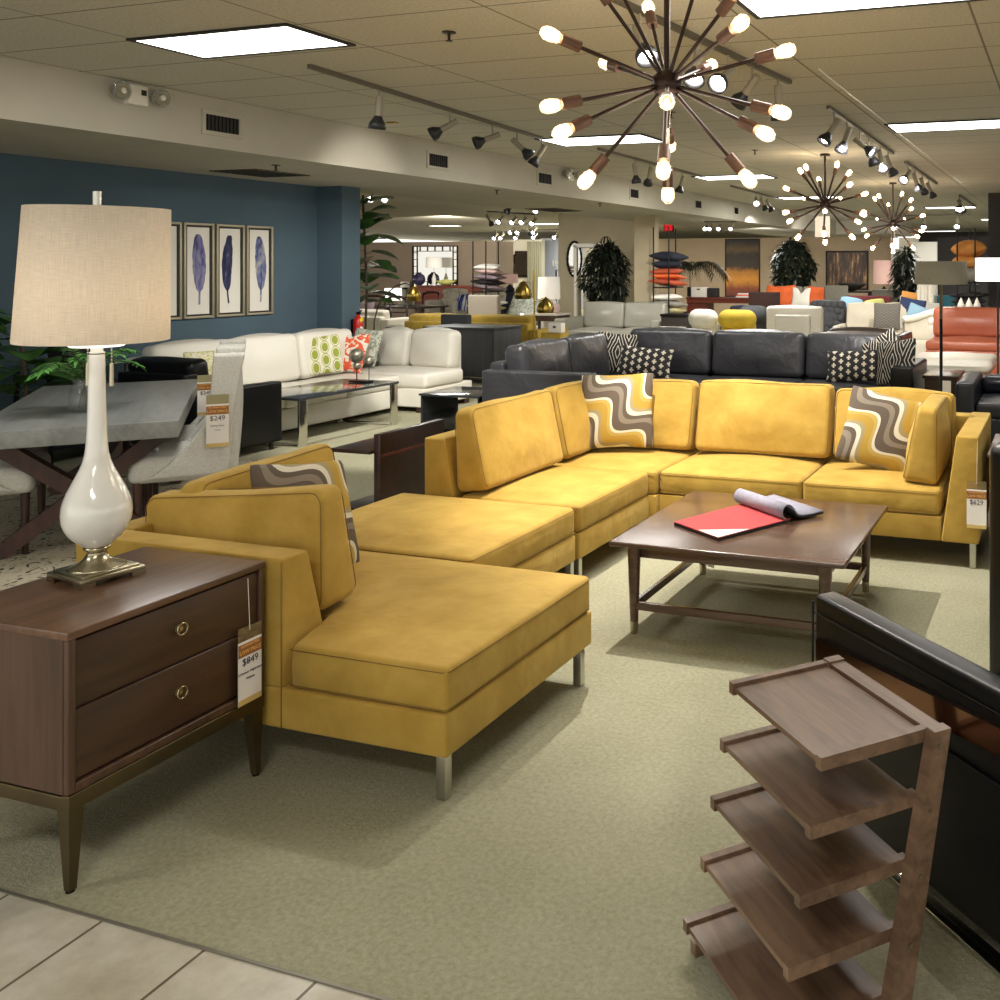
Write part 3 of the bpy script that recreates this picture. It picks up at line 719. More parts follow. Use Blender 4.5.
track('track of four glaring spots under the bulkhead by the amber painting', Q0, Q1, [(.08, (0, -.8, -.4), 1), (.22, (0, -.8, -.4), 1), (.50, (0, -.8, -.4), 1), (.88, (0, -.8, -.4), 1)], z=2.595, s=.8)
R0, R1 = (-10.6, 16.8), (-9.3, 16.8)
track('short track with three pale spots in front of the sand wall', R0, R1, [(.1, (-.3, -.6, -.6), 0), (.55, (0, -.6, -.6), 1), (.95, (.3, -.6, -.6), 1)], s=1.1)

# ------------------------------------------------------------------ sputnik chandeliers
ARMS = [(-127, -54, .5), (-86, -120, .3), (-66, -22, -1), (-127, 24, .4), (-114, 52, .2), (-89, 106, .5), (0, 20, 1), (-4, 94, 1), (1, 119, -.3), (3, 66, -1),
        (88, 103, .4), (107, 54, .5), (124, 31, .3), (129, -36, .4), (80, -66, 1), (47, -20, -1), (78, -104, .3), (-20, -82, -1), (40, -134, .2), (-62, -124, -.4)]
def chandelier(label, hub, R, thick=1.0):
    t = thing('sputnik_chandelier', label, 'chandelier', hub, group='sputnik chandeliers')
    part(B().ball(hub, .066, n=24), 'hub', 'bronze_dark', t)
    part(B().cyl(hub, (hub.x, hub.y, 2.985), .014, n=10), 'ceiling_rod', 'bronze_dark', t)
    part(B().cyl((hub.x, hub.y, 2.975), (hub.x, hub.y, 3.0), .06, n=18), 'canopy', 'bronze_dark', t)
    F = Vector((FX, FY, 0)); Rr = Vector((RX, RY, 0)); k = hub.x * FX + hub.y * FY
    off = (hub.x * RX + hub.y * RY) / k; sc_px = R / .585 * 4.15 / k
    for dx, dy, s in ARMS:
        ray = (F + Rr * (off + dx * sc_px / FOC) + Vector((0, 0, 1)) * ((hub.z - EYE) / k - dy * sc_px / FOC)); ray.normalize()
        o_ = hub - Vector((0, 0, EYE)); tca = o_.dot(ray); d2_ = o_.length_squared - tca * tca
        q_ = tca if d2_ >= R * R else tca + (-1 if s > 0 else 1) * math.sqrt(R * R - d2_)
        d = (Vector((0, 0, EYE)) + ray * q_ - hub).normalized()
        tip = hub + d * R; s0 = tip - d * R * .30; s1 = tip - d * R * .155
        a = part(B().cyl(hub + d * .03, s0, .0085 * thick, n=8), 'arm', 'bronze_dark', t)
        part(B().cyl(s0, s1, .025 if thick == 1 else .022, n=14), 'socket', 'socket', a)
        q = d.to_track_quat('Z', 'Y').to_matrix().to_4x4(); L = R * .155
        part(B().lathe([(.018, 0), (.026, L * .2), (.031, L * .5), (.029, L * .75), (.018, L * .95), (.001, L)], n=12, T=Matrix.Translation(s1) @ q, cap=False), 'glass_bulb', 'bulb_glass', a)
        part(B().cyl(s1 + d * L * .12, s1 + d * L * .82, .009 if thick == 1 else .018, n=8), 'filament', 'bulb', a)
    return t
hub1 = at_d(667, 84, 4.15); c1 = chandelier('nearest and largest starburst chandelier with long bronze arms and glowing bulbs', hub1, .585)
hub2 = at_d(825, 205, 11.6); c2 = chandelier('middle starburst chandelier hanging with a white tag below its hub', hub2, .55, 1.5)
hub3 = at_d(893, 224, 15.6); c3 = chandelier('smallest starburst chandelier, the farthest right one', hub3, .55, 1.6)
def tag_card(par, pts, m, name='price_card'):
    b_ = B(); n = Vector((0, -0.002, 0)); b_.hexa([p for p in pts], [p + n for p in pts]); return part(b_, name, m, par)
for c, hub, px0, px1, py0, py1 in ((c2, hub2, 815, 830, 216, 237), (c3, hub3, 891, 899, 238, 249)):
    Y = hub.y - .02; tag_card(c, [on_y(px0, py0, Y), on_y(px1, py0, Y), on_y(px1, py1, Y), on_y(px0, py1, Y)], 'card_white')
    a = on_y((px0 + px1) / 2, py0, Y); part(B().cyl(a, hub, .002, n=5), 'tag_string', 'card_white', c)
Xc = hub1.x + .03
cd = B(); a = on_x(676, 132, Xc); cc = on_x(672.5, 206, Xc)
sbx(cd, Xc - .001, Xc + .001, hub1.y - .075, hub1.y - .045, hub1.z - .52, hub1.z - .20, .0005, n=(1, 1, 1), k=1)
cd.cyl((Xc, hub1.y - .05, hub1.z - .20), (Xc, hub1.y - .01, hub1.z - .02), .001, n=5); part(cd, 'plastic_sleeve', 'plastic', c1)
# ================================================================== NEAR OBJECTS
def price_tag(par, T, w, h, price, olive=False, small=('', ''), string=None, name='price_tag', fine=True):
    """card facing local -Y, hung from its top centre; T places it"""
    c = B().box((0, 0, -h / 2), (w, .0016, h)); c.bm.transform(T); t = part_raw(c, name, 'card_white', par)
    b1 = B().box((0, -.0012, -h * .14), (w, .0012, h * .20)); b1.bm.transform(T); part_raw(b1, 'brown_band', 'card_brown', t)
    b2 = B().box((0, -.0012, -h * .955), (w, .0012, h * .09)); b2.bm.transform(T); part_raw(b2, 'tan_band', 'card_tan', t)
    top = B().box((0, 0, h * .11), (w, .0012, h * .22)); top.bm.transform(T); part_raw(top, 'sleeve_top', 'card_olive' if olive else 'plastic', t)
    if string:
        s = B().cyl(T @ Vector((0, 0, h * .15)), string, .0012, n=6); part_raw(s, 'string', 'card_white', t)
    for txt, size, z, m in (('GUARANTEED', .021, -.075, 'card_text'), ('LOW PRICE', .030, -.17, 'card_text'), (price, .040, -.33, 'card_ink'), (small[0], .014, -.50, 'card_ink'), (small[1], .014, -.60, 'card_ink')):
        if not txt: continue
        k = w / .105
        l = lettering(txt, size * k * (.62 if txt == 'GUARANTEED' else .62 if txt == 'LOW PRICE' else .9), m, t, (0, 0, 0), (0, 0, 0), 'printed_text')
        l.data.transform(T @ Matrix.Translation((0, -.0022, z * h)) @ Euler((PI / 2, 0, 0)).to_matrix().to_4x4())
        l.data.transform(Matrix.Translation(-base_of(par) if False else Vector((0, 0, 0))))
    return t
def part_raw(b, name, m, parent):            # vertices are already in the parent's own space
    o = b.done(name, m); o.parent = parent; return o

# ---- nightstand
NX, NY0, NY1, NZ = -2.475, 1.838, 2.495, .69
NB = -2.995
ns = thing('nightstand', 'two drawer walnut nightstand on bronze legs carrying the white lamp', 'nightstand', ((NX + NB) / 2, (NY0 + NY1) / 2, 0))
part(bx(NB, NX, NY0, NY1, .668, .690, .004), 'top', 'walnut', ns)
body = bx(NB + .004, NX - .022, NY0 + .004, NY1 - .004, .262, .668)
part(body, 'carcass', 'walnut_z', ns)
fr = B()
sbx(fr, NX - .022, NX - .002, NY0 + .004, NY0 + .026, .262, .668, .004, n=(1, 1, 1)); sbx(fr, NX - .022, NX - .002, NY1 - .022, NY1 - .004, .262, .668, .004, n=(1, 1, 1))
sbx(fr, NX - .022, NX - .002, NY0 + .026, NY1 - .022, .262, .286, .003, n=(1, 1, 1)); part(fr, 'front_frame', 'walnut_z', ns)
for z0, z1, lab in ((.485, .660, 0), (.294, .477, 0)):
    dr = part(bx(NX - .022, NX - .010, NY0 + .030, NY1 - .026, z0, z1, .002), 'drawer', 'walnut_front', ns)
    ky = (NY0 + NY1) / 2 + .01; kz = (z0 + z1) / 2 + .01
    k = B().cyl((NX - .012, ky, kz), (NX + .004, ky, kz), .006, n=10); k.cyl((NX - .010, ky, kz), (NX - .006, ky, kz), .013, n=14)
    k.tube([(NX + .008, ky + .017 * math.cos(a * PI / 8), kz + .017 * math.sin(a * PI / 8)) for a in range(16)], .0032, n=6, closed=True)
    part(k, 'ring_pull', 'brass', dr)
rl = B(); z0, z1 = .218, .256
sbx(rl, NB + .012, NX - .012, NY0 + .004, NY0 + .03, z0, z1, .003, n=(1, 1, 1)); sbx(rl, NB + .012, NX - .012, NY1 - .03, NY1 - .004, z0, z1, .003, n=(1, 1, 1))
sbx(rl, NX - .028, NX - .001, NY0 + .0045, NY1 - .0045, z0 - .001, z1 + .004, .003, n=(1, 1, 1)); sbx(rl, NB + .01, NB + .034, NY0 + .006, NY1 - .006, z0, z1, .003, n=(1, 1, 1))
part(rl, 'base_rail', 'bronze_leg', ns)
part(bx(NB + .03, NX - .03, NY0 + .03, NY1 - .03, .250, .262), 'plinth', 'espresso', ns)
for x, sx in ((NX - .003, -1), (NB + .01, 1)):
    for y, sy in ((NY0 + .006, 1), (NY1 - .006, -1)):
        l = B(); w0, w1 = .044, .020
        tp = [(x + sx * .0015, y + sy * .0015), (x + sx * w0, y + sy * .0015), (x + sx * w0, y + sy * w0), (x + sx * .0015, y + sy * w0)]
        bt = [(x + sx * .006, y + sy * .006), (x + sx * (w1 + .006), y + sy * .006), (x + sx * (w1 + .006), y + sy * (w1 + .006)), (x + sx * .006, y + sy * (w1 + .006))]
        l.hexa([(a, c, .006) for a, c in bt], [(a, c, .226) for a, c in tp]); lg = part(l, 'leg', 'bronze_leg', ns)
        part(B().cyl((bt[0][0] + sx * w1 / 2, bt[0][1] + sy * w1 / 2, 0), (bt[0][0] + sx * w1 / 2, bt[0][1] + sy * w1 / 2, .007), .011, n=10), 'foot_glide', 'black_metal', lg)
def face_x(x, y, z, extra=0.0):              # local frame of a card hanging on a face looking along +X
    return Matrix.Translation((x, y, z)) @ Euler((0, 0, PI / 2 + extra)).to_matrix().to_4x4()
o = base_of(ns)
price_tag(ns, face_x(NX + .006 - o.x, 2.425 - o.y, .462 - o.z), .092, .20, '$849', small=('2 Drawer Nightstand', 'Walnut'), string=Vector((NX + .003 - o.x, 2.42 - o.y, .655)))

# ---- table lamp
L0v = Vector((-2.838, 2.200, NZ))
lp = thing('table_lamp', 'tall white glass gourd table lamp with drum shade and brass base on the nightstand', 'lamp', L0v, math.radians(-10))
pl = B(); pl.box((0, 0, .021), (.188, .188, .014), bev=.003); pl.box((0, 0, .031), (.166, .166, .008), bev=.003)
part_raw(pl, 'plinth_plate', 'brass', lp)
for sx in (-1, 1):
    for sy in (-1, 1): part_raw(B().prism([(sx * .094, sy * .094), (sx * .052, sy * .094), (sx * .062, sy * .062), (sx * .094, sy * .052)][::(1 if sx * sy > 0 else -1)], 0, .015), 'plinth_foot', 'brass', lp)
part_raw(B().lathe([(.080, .034), (.070, .040), (.048, .050), (.034, .062), (.027, .076), (.026, .084), (.036, .090), (.036, .096), (.024, .100)], n=32), 'pedestal', 'brass', lp)
gour = [(.026, .097), (.038, .100), (.050, .112), (.064, .124), (.076, .140), (.086, .158), (.0920, .178), (.0940, .201), (.0925, .222), (.0885, .240), (.078, .269), (.067, .292), (.056, .315), (.045, .338), (.037, .361), (.032, .384), (.0295, .408), (.0268, .454), (.0252, .500), (.0240, .546), (.0230, .608), (.0218, .684), (.0212, .690), (.004, .690)]
part_raw(B().lathe(gour, n=40), 'glass_body', 'ceramic', lp)
nk = B().lathe([(.022, .688), (.022, .695), (.017, .696), (.017, .730), (.012, .735), (.012, .78)], n=20); nk.cyl((0, 0, .73), (0, 0, 1.16), .005, n=8)
part_raw(nk, 'socket_stem', 'steel', lp)
sh = B().lathe([(.204, .730), (.191, 1.139), (.188, 1.139), (.201, .730)], n=48, cap=False)
for v_ in sh.bm.verts:
    if v_.co.z < .9: v_.co.x -= .014; v_.co.y -= .007
sh.bm.faces.new([v for v in sh.bm.verts if False]) if False else None
s_ = part_raw(sh, 'shade', 'linen', lp); s_.rotation_euler = (0, math.radians(.6), 0)
ri = B()
for a in range(3): ri.cyl((0, 0, 1.115), (.189 * math.cos(a * 2.094 + .4), .189 * math.sin(a * 2.094 + .4), 1.13), .002, n=6)
part_raw(ri, 'shade_spider', 'steel', s_)
part_raw(B().cyl((0, 0, 1.115), (0, 0, 1.19), .0125, n=14), 'finial', 'steel', lp)
for dx, z0 in ((-.028, .612), (.046, .610)):
    ch = B(); ch.tube([(dx * .88, dx * .47, .76), (dx * .88, dx * .47, z0 + .05)], .0018, n=6)
    for i in range(14): ch.ball((dx * .88, dx * .47, z0 + .05 + i * .010), .0028, n=6)
    pc = part_raw(ch, 'pull_chain', 'steel', lp)
    part_raw(B().cyl((dx * .88, dx * .47, z0 - .02), (dx * .88, dx * .47, z0 + .05), .0068, .0055, n=12), 'pull_knob', 'brass', pc)
part_raw(B().lathe([(.07, .712), (.08, .719), (.0795, .721), (.001, .721)], n=24), 'diffuser_dish', 'shade_glow', lp)

# ---- yellow sectional
def sofa_legs(par, pts, h=.137):
    for x, y in pts:
        part(bx(x - .017, x + .017, y - .017, y + .017, .004, h, .002), 'leg', 'steel', par)
def seam(par, pts, name='piping', m='yellow_dark', r=.0017):
    return part(B().tube(pts, r, n=5, closed=True), name, m, par)
def loop(x0, x1, y0, y1, z, r=.03): return [Vector((x, y, z)) + Vector(((x0 + x1) / 2, (y0 + y1) / 2, 0)) for x, y, _ in rrect((x1 - x0) / 2, (y1 - y0) / 2, r, 0)]
def seat_cushion(par, x0, x1, y0, y1, z0=.272, z1=.416, crown=.036, warp=None, m='yellow'):
    c = part(sbx(B(), x0, x1, y0, y1, z0, z1, .03, puff=(.008, .008, crown), warp=warp), 'seat_cushion', m, par)
    return c
def lean_cushion(par, c, size, rot, r=.045, puff=(.010, .048, .010), slump=0.0, name='back_cushion', m='yellow', taper=.45, seams=True):
    w, th, h = size
    def wp(o):
        k = (o.z + h / 2) / h; o.y = o.y * (1 - taper * k) + th * taper * .5 * k * 0
        o.z += slump * (o.x / (w / 2)) * k + .006 * math.sin(o.x * 9 + c[0] * 5) * k
        return o
    X = Matrix.Translation(c) @ Euler(rot).to_matrix().to_4x4()
    b_ = B().soft((0, 0, 0), size, r, puff=puff, warp=wp, T=X); cu = part(b_, name, m, par)
    if seams:
        for s in (-1, 1):
            pts = []
            for x, z, _ in rrect(w / 2 - .010, h / 2 - .010, .045, 0):
                v = Vector((x, s * (th / 2 - .010), z)); q = wp(v.copy()); pts.append(X @ q)
            part(B().tube(pts, .0018, n=5, closed=True), 'piping', 'yellow_dark', cu)
    return cu
Z0, ZB = .137, .275
A = thing('sectional_corner_chaise', 'mustard suede corner chaise unit nearest the camera, its arm behind the nightstand', 'sofa section', (-2.575, 3.0, 0))
part(bx(-3.35, -1.80, 2.516, 3.475, Z0, ZB - .004, .012), 'base', 'yellow', A)
def arm_warp(y_in_top, y_in_bot):
    def f(o): return o
    return f
def wedge(x0, x1, y0, yi_top, yi_bot, z0, z1, axis='y', r=.012):
    """arm or back panel: outer face upright at y0, inner face sloping from yi_bot to yi_top"""
    b_ = B(); s = 1 if yi_bot > y0 else -1
    def wp(o):
        k = (o.z + (z1 - z0) / 2) / (z1 - z0); th = yi_bot - y0; want = (yi_top - y0) / th
        t = (o.y * s + abs(th) / 2) / abs(th); t = t * (1 - k * (1 - want))
        o.y = s * (t * abs(th) - abs(th) / 2); return o
    cx, cy, cz = (x0 + x1) / 2, (y0 + yi_bot) / 2, (z0 + z1) / 2
    if axis == 'y': b_.soft((cx, cy, cz), (x1 - x0, abs(yi_bot - y0), z1 - z0), r, warp=wp)
    else:           b_.soft((cy, cx, cz), (x1 - x0, abs(yi_bot - y0), z1 - z0), r, warp=wp, rot=(0, 0, PI / 2 if False else -PI / 2))
    return b_
part(wedge(-3.35, -2.43, 2.516, 2.632, 2.745, ZB - .006, .692), 'armrest', 'yellow', A)
part(wedge(2.64, 3.475, -3.35, -3.23, -3.15, ZB - .006, .692, 'x'), 'backrest', 'yellow', A)
def notch(o):
    # world-centred box: the rear of the cushion is narrowed where the arm stands
    if o.x < 0.035: o.y = .4725 - (.4725 - o.y) * .745
    return o
def cush_L():
    x0, x1, y0, y1 = -3.14, -1.80, 2.52, 3.465
    return sbx(B(), x0, x1, y0, y1, .272, .415, .022, puff=(.004, .004, .034), n=(16, 10, 2), warp=notch)
sc = part(cush_L(), 'seat_cushion', 'yellow', A)
for z in (.400, .285):
    seam(sc, [Vector(p) for p in ((-2.400, 2.519, z), (-1.82, 2.519, z), (-1.800, 2.535, z), (-1.797, 3.0, z), (-1.800, 3.445, z), (-1.82, 3.466, z), (-3.1, 3.466, z), (-3.14, 3.44, z), (-3.14, 2.79, z), (-2.44, 2.79, z), (-2.405, 2.77, z))])
lean_cushion(A, (-2.865, 2.795, .625), (.83, .20, .40), (math.radians(3), math.radians(-3), 0), slump=.02, name='arm_cushion')
lean_cushion(A, (-3.085, 3.11, .635), (.70, .21, .44), (math.radians(-6), 0, PI / 2), name='back_cushion', slump=.02)
sofa_legs(A, [(-1.83, 2.546), (-1.82, 3.40), (-3.32, 2.546), (-3.32, 3.44)])
part(B().tube([(-2.431, 2.5145, .14), (-2.431, 2.5145, .68)], .0018, n=5), 'seam', 'yellow_dark', A)

O = thing('ottoman', 'square mustard suede ottoman section without back in the middle of the sectional', 'ottoman', (-2.92, 3.97, 0))
part(bx(-3.45, -2.385, 3.50, 4.425, Z0, ZB - .004, .012), 'base', 'yellow', O)
c = seat_cushion(O, -3.45, -2.385, 3.50, 4.425, crown=.035)
for z in (.402, .286): seam(c, loop(-3.452, -2.383, 3.498, 4.427, z))
sofa_legs(O, [(-2.41, 3.53), (-2.41, 4.40), (-3.42, 3.53), (-3.42, 4.40)])

S = thing('sectional_armless_chair', 'armless mustard suede section with one back cushion, left of the corner', 'sofa section', (-2.85, 4.89, 0))
part(bx(-3.32, -2.375, 4.442, 5.322, Z0, ZB - .004, .012), 'base', 'yellow', S)
part(wedge(4.442, 5.322, -3.32, -3.19, -3.11, ZB - .006, .715, 'x'), 'backrest', 'yellow', S)
c = seat_cushion(S, -3.10, -2.375, 4.442, 5.322, crown=.03)
for z in (.402, .286): seam(c, loop(-3.10, -2.373, 4.440, 5.324, z))
lean_cushion(S, (-3.06, 4.885, .655), (.86, .21, .45), (math.radians(-7), 0, PI / 2))
sofa_legs(S, [(-2.40, 4.47), (-2.40, 5.29), (-3.29, 4.47), (-3.29, 5.29)])

K = thing('sectional_corner', 'mustard suede corner section of the far sofa holding the wave pillow', 'sofa section', (-2.82, 5.8, 0))
part(bx(-3.32, -2.335, 5.326, 6.28, Z0, ZB - .004, .012), 'base', 'yellow', K)
part(wedge(5.326, 6.28, -3.32, -3.19, -3.11, ZB - .006, .715, 'x'), 'backrest', 'yellow', K)
part(wedge(-3.11, -2.335, 6.28, 6.15, 6.07, ZB - .006, .715), 'rear_backrest', 'yellow', K)
c = seat_cushion(K, -3.10, -2.338, 5.328, 6.06, crown=.02)
for z in (.402, .286): seam(c, loop(-3.10, -2.335, 5.325, 6.06, z))
lean_cushion(K, (-3.06, 5.70, .655), (.70, .21, .45), (math.radians(-7), 0, PI / 2))
lean_cushion(K, (-2.66, 5.98, .655), (.66, .21, .45), (math.radians(-8), 0, 0))
sofa_legs(K, [(-2.37, 5.36), (-3.29, 5.36), (-3.29, 6.25), (-2.37, 6.25)])

R = thing('sectional_sofa', 'two seat mustard suede section with right arm, under the second wave pillow', 'sofa section', (-1.39, 5.8, 0))
part(bx(-2.33, -.647, 5.36, 6.28, Z0, ZB - .004, .012), 'base', 'yellow', R)
part(wedge(-2.33, -.55, 6.28, 6.15, 6.07, ZB - .006, .715), 'backrest', 'yellow', R)
part(wedge(5.352, 6.28, -.445, -.565, -.648, Z0, .722, 'x'), 'armrest', 'yellow', R)
for x0, x1 in ((-2.33, -1.443), (-1.437, -.652)):
    c = seat_cushion(R, x0, x1, 5.36, 6.06)
    for z in (.402, .286): seam(c, loop(x0, x1, 5.358, 6.06, z))
lean_cushion(R, (-1.85, 5.975, .665), (.90, .21, .46), (math.radians(-8), 0, 0))
lean_cushion(R, (-1.01, 5.985, .66), (.74, .20, .44), (math.radians(-8), 0, 0))
lean_cushion(R, (-.755, 5.72, .645), (.58, .21, .44), (math.radians(-6), 0, -PI / 2), name='arm_cushion')
sofa_legs(R, [(-.478, 5.385), (-2.30, 5.39), (-.478, 6.24), (-2.30, 6.24)])
o = base_of(R); Tm = Matrix.Translation((-.375 - o.x, 5.40 - o.y, .575)) @ Euler((0, 0, 0)).to_matrix().to_4x4()
Tm = Matrix.Translation((-.455 - o.x, 5.338 - o.y, .44))
price_tag(R, Tm, .105, .21, '$629', string=Vector((-.450 - o.x, 5.344 - o.y, .70)))

def throw_pillow(label, m, w, h, t, c, rot, group=None, pinch=.07, trim=None, chop=0.0, cat='pillow'):
    o = B().pillow(w, h, t, pinch=pinch, chop=chop).done('throw_pillow', m)
    o.location = c; o.rotation_euler = rot
    return tag(o, label, cat, group)
throw_pillow('large wavy brown and mustard pillow standing in the sofa corner', 'wave', .49, .50, .15, (-2.79, 5.74, .70), (math.radians(80), math.radians(-2), math.radians(16)))
throw_pillow('tilted wavy brown and mustard pillow against the sofa\'s right arm cushion', 'wave', .47, .47, .15, (-1.045, 5.72, .665), (math.radians(70), math.radians(14), math.radians(10)))
throw_pillow('brown and mustard wavy pillow tucked behind the cushions of the near chaise', 'wave', .46, .46, .14, (-2.86, 3.09, .655), (math.radians(68), math.radians(8), math.radians(84)))

# ---- coffee table
TX0, TX1, TY0, TY1, TZ = -1.94, -.862, 3.895, 4.93, .42
ct = thing('coffee_table', 'square walnut coffee table with tapered legs and low stretchers, holding fabric samples', 'coffee table', ((TX0 + TX1) / 2, (TY0 + TY1) / 2, 0))
part(bx(TX0, TX1, TY0, TY1, TZ - .022, TZ, .008), 'tabletop', 'table_walnut', ct)
ap = B(); i_ = .085
for a in ((TX0 + i_, TX1 - i_, TY0 + i_, TY0 + i_ + .022), (TX0 + i_, TX1 - i_, TY1 - i_ - .022, TY1 - i_), (TX0 + i_, TX0 + i_ + .022, TY0 + i_, TY1 - i_), (TX1 - i_ - .022, TX1 - i_, TY0 + i_, TY1 - i_)):
    sbx(ap, *a, TZ - .085, TZ - .024, .002, n=(1, 1, 1), k=1)
part(ap, 'apron', 'table_walnut', ct)
for x in (TX0 + .098, TX1 - .098):
    for y in (TY0 + .065, TY1 - .105):
        l = part(B().cyl((x, y, TZ - .024), (x, y, .055), .031, .0185, n=18), 'leg', 'table_walnut', ct)
        part(B().cyl((x, y, 0), (x, y, .055), .0165, .0185, n=18), 'brass_ferrule', 'brass', l)
x0, x1, y0, y1 = TX0 + .098, TX1 - .098, TY0 + .065, TY1 - .105
for a in ((x0 - .012, x0 + .012, y0, y1), (x1 - .012, x1 + .012, y0, y1), (x0, x1, y0 - .012, y0 + .012), (x0, x1, y1 - .012, y1 + .012)):
    part(sbx(B(), *a, .108, .142, .003, n=(1, 1, 1)), 'stretcher', 'table_walnut', ct)
price = B().box((x0 + .06, y1 - .02, .10), (.05, .002, .10), rot=(0, .3, 0)); part(price, 'hang_tag', 'card_white', ct)

# ---- fabric sample book
g = TZ + .001
q = [on_z(674, 525, g), on_z(718, 541, g), on_z(790, 522, g), on_z(745, 506, g)]
cen = sum(q, Vector()) / 4
sb = thing('fabric_sample_book', 'open fabric sample book with red page and rolled grey pages on the coffee table', 'sample book', (cen.x, cen.y, g))
def slab(par, pts, z0, z1, name, m):
    b_ = B().hexa([(p.x, p.y, z0) for p in pts], [(p.x, p.y, z1) for p in pts]); return part(b_, name, m, par)
slab(sb, q, g, g + .012, 'lower_pages', 'black_sheet')
slab(sb, q, g + .012, g + .016, 'red_page', 'red_sheet')
a, b2, c2_, d2 = q
tri = [b2, b2 + (c2_ - b2) * .42, b2 + (a - b2) * .42 + (c2_ - b2) * .02, b2 + (a - b2) * .42]
tb = B().prism([(p.x, p.y) for p in (b2, b2 + (c2_ - b2) * .42, b2 + (a - b2) * .44)], g + .016, g + .0175); part(tb, 'white_label', 'card_white', sb)
ax = (c2_ - d2).normalized(); sd = Vector((ax.y, -ax.x, 0))
if sd.dot(c2_ - a) < 0: sd = -sd
r0 = d2 + (a - d2) * .02 - ax * .03; Lr = (c2_ - d2).length + .03
rb = B(); nseg = 22; prof = []
for i in range(nseg + 1):
    th = math.radians(-100 - 290 * i / nseg + 0); R_ = .034
    prof.append((R_ * math.cos(th), R_ * math.sin(th) + R_ + .004))
prof = [(-.004 + math.cos(t_) * .034, .038 + math.sin(t_) * .034) for t_ in [math.radians(a_) for a_ in range(250, 20, -10)]]
prof += [(.036, .045), (.044, .030), (.060, .016), (.085, .010), (.15, .008), (.215, .012)]
v = []; 
for k in (0, 1):
    for u_, w_ in prof: v.append(r0 + ax * (Lr * k) + sd * u_ + Vector((0, 0, w_ + .012)))
for k in (1, 0):
    for u_, w_ in prof:
        pass
m_ = len(prof)
rb._add(v, [(i, i + 1, m_ + i + 1, m_ + i) for i in range(m_ - 1)], True)
ro = part(rb, 'rolled_pages', 'grey_sheet', sb); md = ro.modifiers.new('thick', 'SOLIDIFY'); md.thickness = .006; md.offset = 0
rb = B(); v = [x_ - Vector((0, 0, .004)) + (Vector((0, 0, 0))) for x_ in v]
cc_ = r0 + sd * -.004 + Vector((0, 0, .050))
v2 = [cc_ + (x_ - cc_) * .86 if i % m_ < 23 else x_ - Vector((0, 0, .006)) for i, x_ in enumerate(v)]
rb._add(v2, [(i, i + 1, m_ + i + 1, m_ + i) for i in range(m_ - 1)], True)
ro = part(rb, 'rolled_backing', 'black_sheet', sb); md = ro.modifiers.new('thick', 'SOLIDIFY'); md.thickness = .008; md.offset = 0

# ---- sample shelf stand
e1 = Vector((.72, -.694, 0)); e2 = Vector((-.694, -.72, 0))
P1 = Vector((-.595, 2.435, 0))
st = thing('display_stand', 'walnut display stand of five stepped shelves at the lower right', 'display stand', P1 + e1 * .22 + e2 * .1)
def fr_(a, b_, z): return P1 + e1 * a + e2 * b_ + Vector((0, 0, z))
def obox(a0, a1, b0, b1, z0, z1): return B().hexa([fr_(a0, b0, z0), fr_(a1, b0, z0), fr_(a1, b1, z0), fr_(a0, b1, z0)], [fr_(a0, b0, z1), fr_(a1, b0, z1), fr_(a1, b1, z1), fr_(a0, b1, z1)])
SL = .41; lean = .19
def sh_(z): return .105 * (.62 - z) / .55
for i, z in enumerate((.62, .485, .35, .21, .075)):
    s = sh_(z); dpt = .268 + (.02 if i == 4 else 0)
    shf = part(obox(.016, SL - .010, s, s + dpt, z - .012, z), 'shelf', 'stand_walnut', st)
    for a0, a1 in ((-.004, .018), (SL - .012, SL + .010)):
        part(obox(a0, a1, s - .005, s + dpt + .004, z - .020, z + .008), 'shelf_rail', 'stand_walnut', shf)
for a0, a1 in ((-.004, .026), (SL + .010, SL + .040)):
    u_ = B(); zt = .632
    lo = [fr_(a0, sh_(0) - .045, 0), fr_(a1, sh_(0) - .045, 0), fr_(a1, sh_(0) + .02, 0), fr_(a0, sh_(0) + .02, 0)]
    hi = [fr_(a0, sh_(zt) - .045, zt), fr_(a1, sh_(zt) - .045, zt), fr_(a1, sh_(zt) + .0, zt), fr_(a0, sh_(zt) + .0, zt)]
    up_ = part(u_.hexa(lo, hi), 'upright', 'stand_walnut', st)
    if a0 > .2:
        for z in (.60, .465, .33, .19, .06):
            p = fr_(a1, sh_(z) - .018, z); part(B().cyl(p, p + e1 * .003, .005, n=10), 'dowel_cap', 'brass', up_)
part(obox(.026, SL + .010, -.045, -.004, .608, .628), 'back_rail', 'stand_walnut', st)
for a0, a1 in ((.0, .028), (SL + .010, SL + .038)):
    part(obox(a0, a1, sh_(0), sh_(0) + .26, 0, .03), 'foot', 'stand_walnut', st)

# ---- black leather chair at the right edge
bc = thing('leather_armchair', 'glossy black leather armchair with copper band, cut by the right edge', 'armchair', (-.05, 2.9, 0))
f1 = Vector((.74, -.673, 0)); f2 = Vector((.673, .74, 0)); Q = Vector((-.719, 2.823, 0))
def cq(a, b_, z): return Q + f1 * a + f2 * b_ + Vector((0, 0, z))
def cbox(b_, a0, a1, c0, c1, z0, z1, r, **kw):
    ang = math.atan2(f1.y, f1.x); c = cq((a0 + a1) / 2, (c0 + c1) / 2, (z0 + z1) / 2)
    return b_.soft(c, (a1 - a0, c1 - c0, z1 - z0), r, rot=(0, 0, ang), **kw)
part(cbox(B(), 0, .98, 0, .078, .07, .662, .016), 'armrest', 'black_leather', bc)
part(cbox(B(), .24, .96, .085, .60, .10, .30, .02), 'seat_base', 'black_leather', bc)
part(cbox(B(), .24, .96, .085, .47, .30, .435, .04, puff=(0, 0, .02)), 'seat_cushion', 'black_leather', bc)
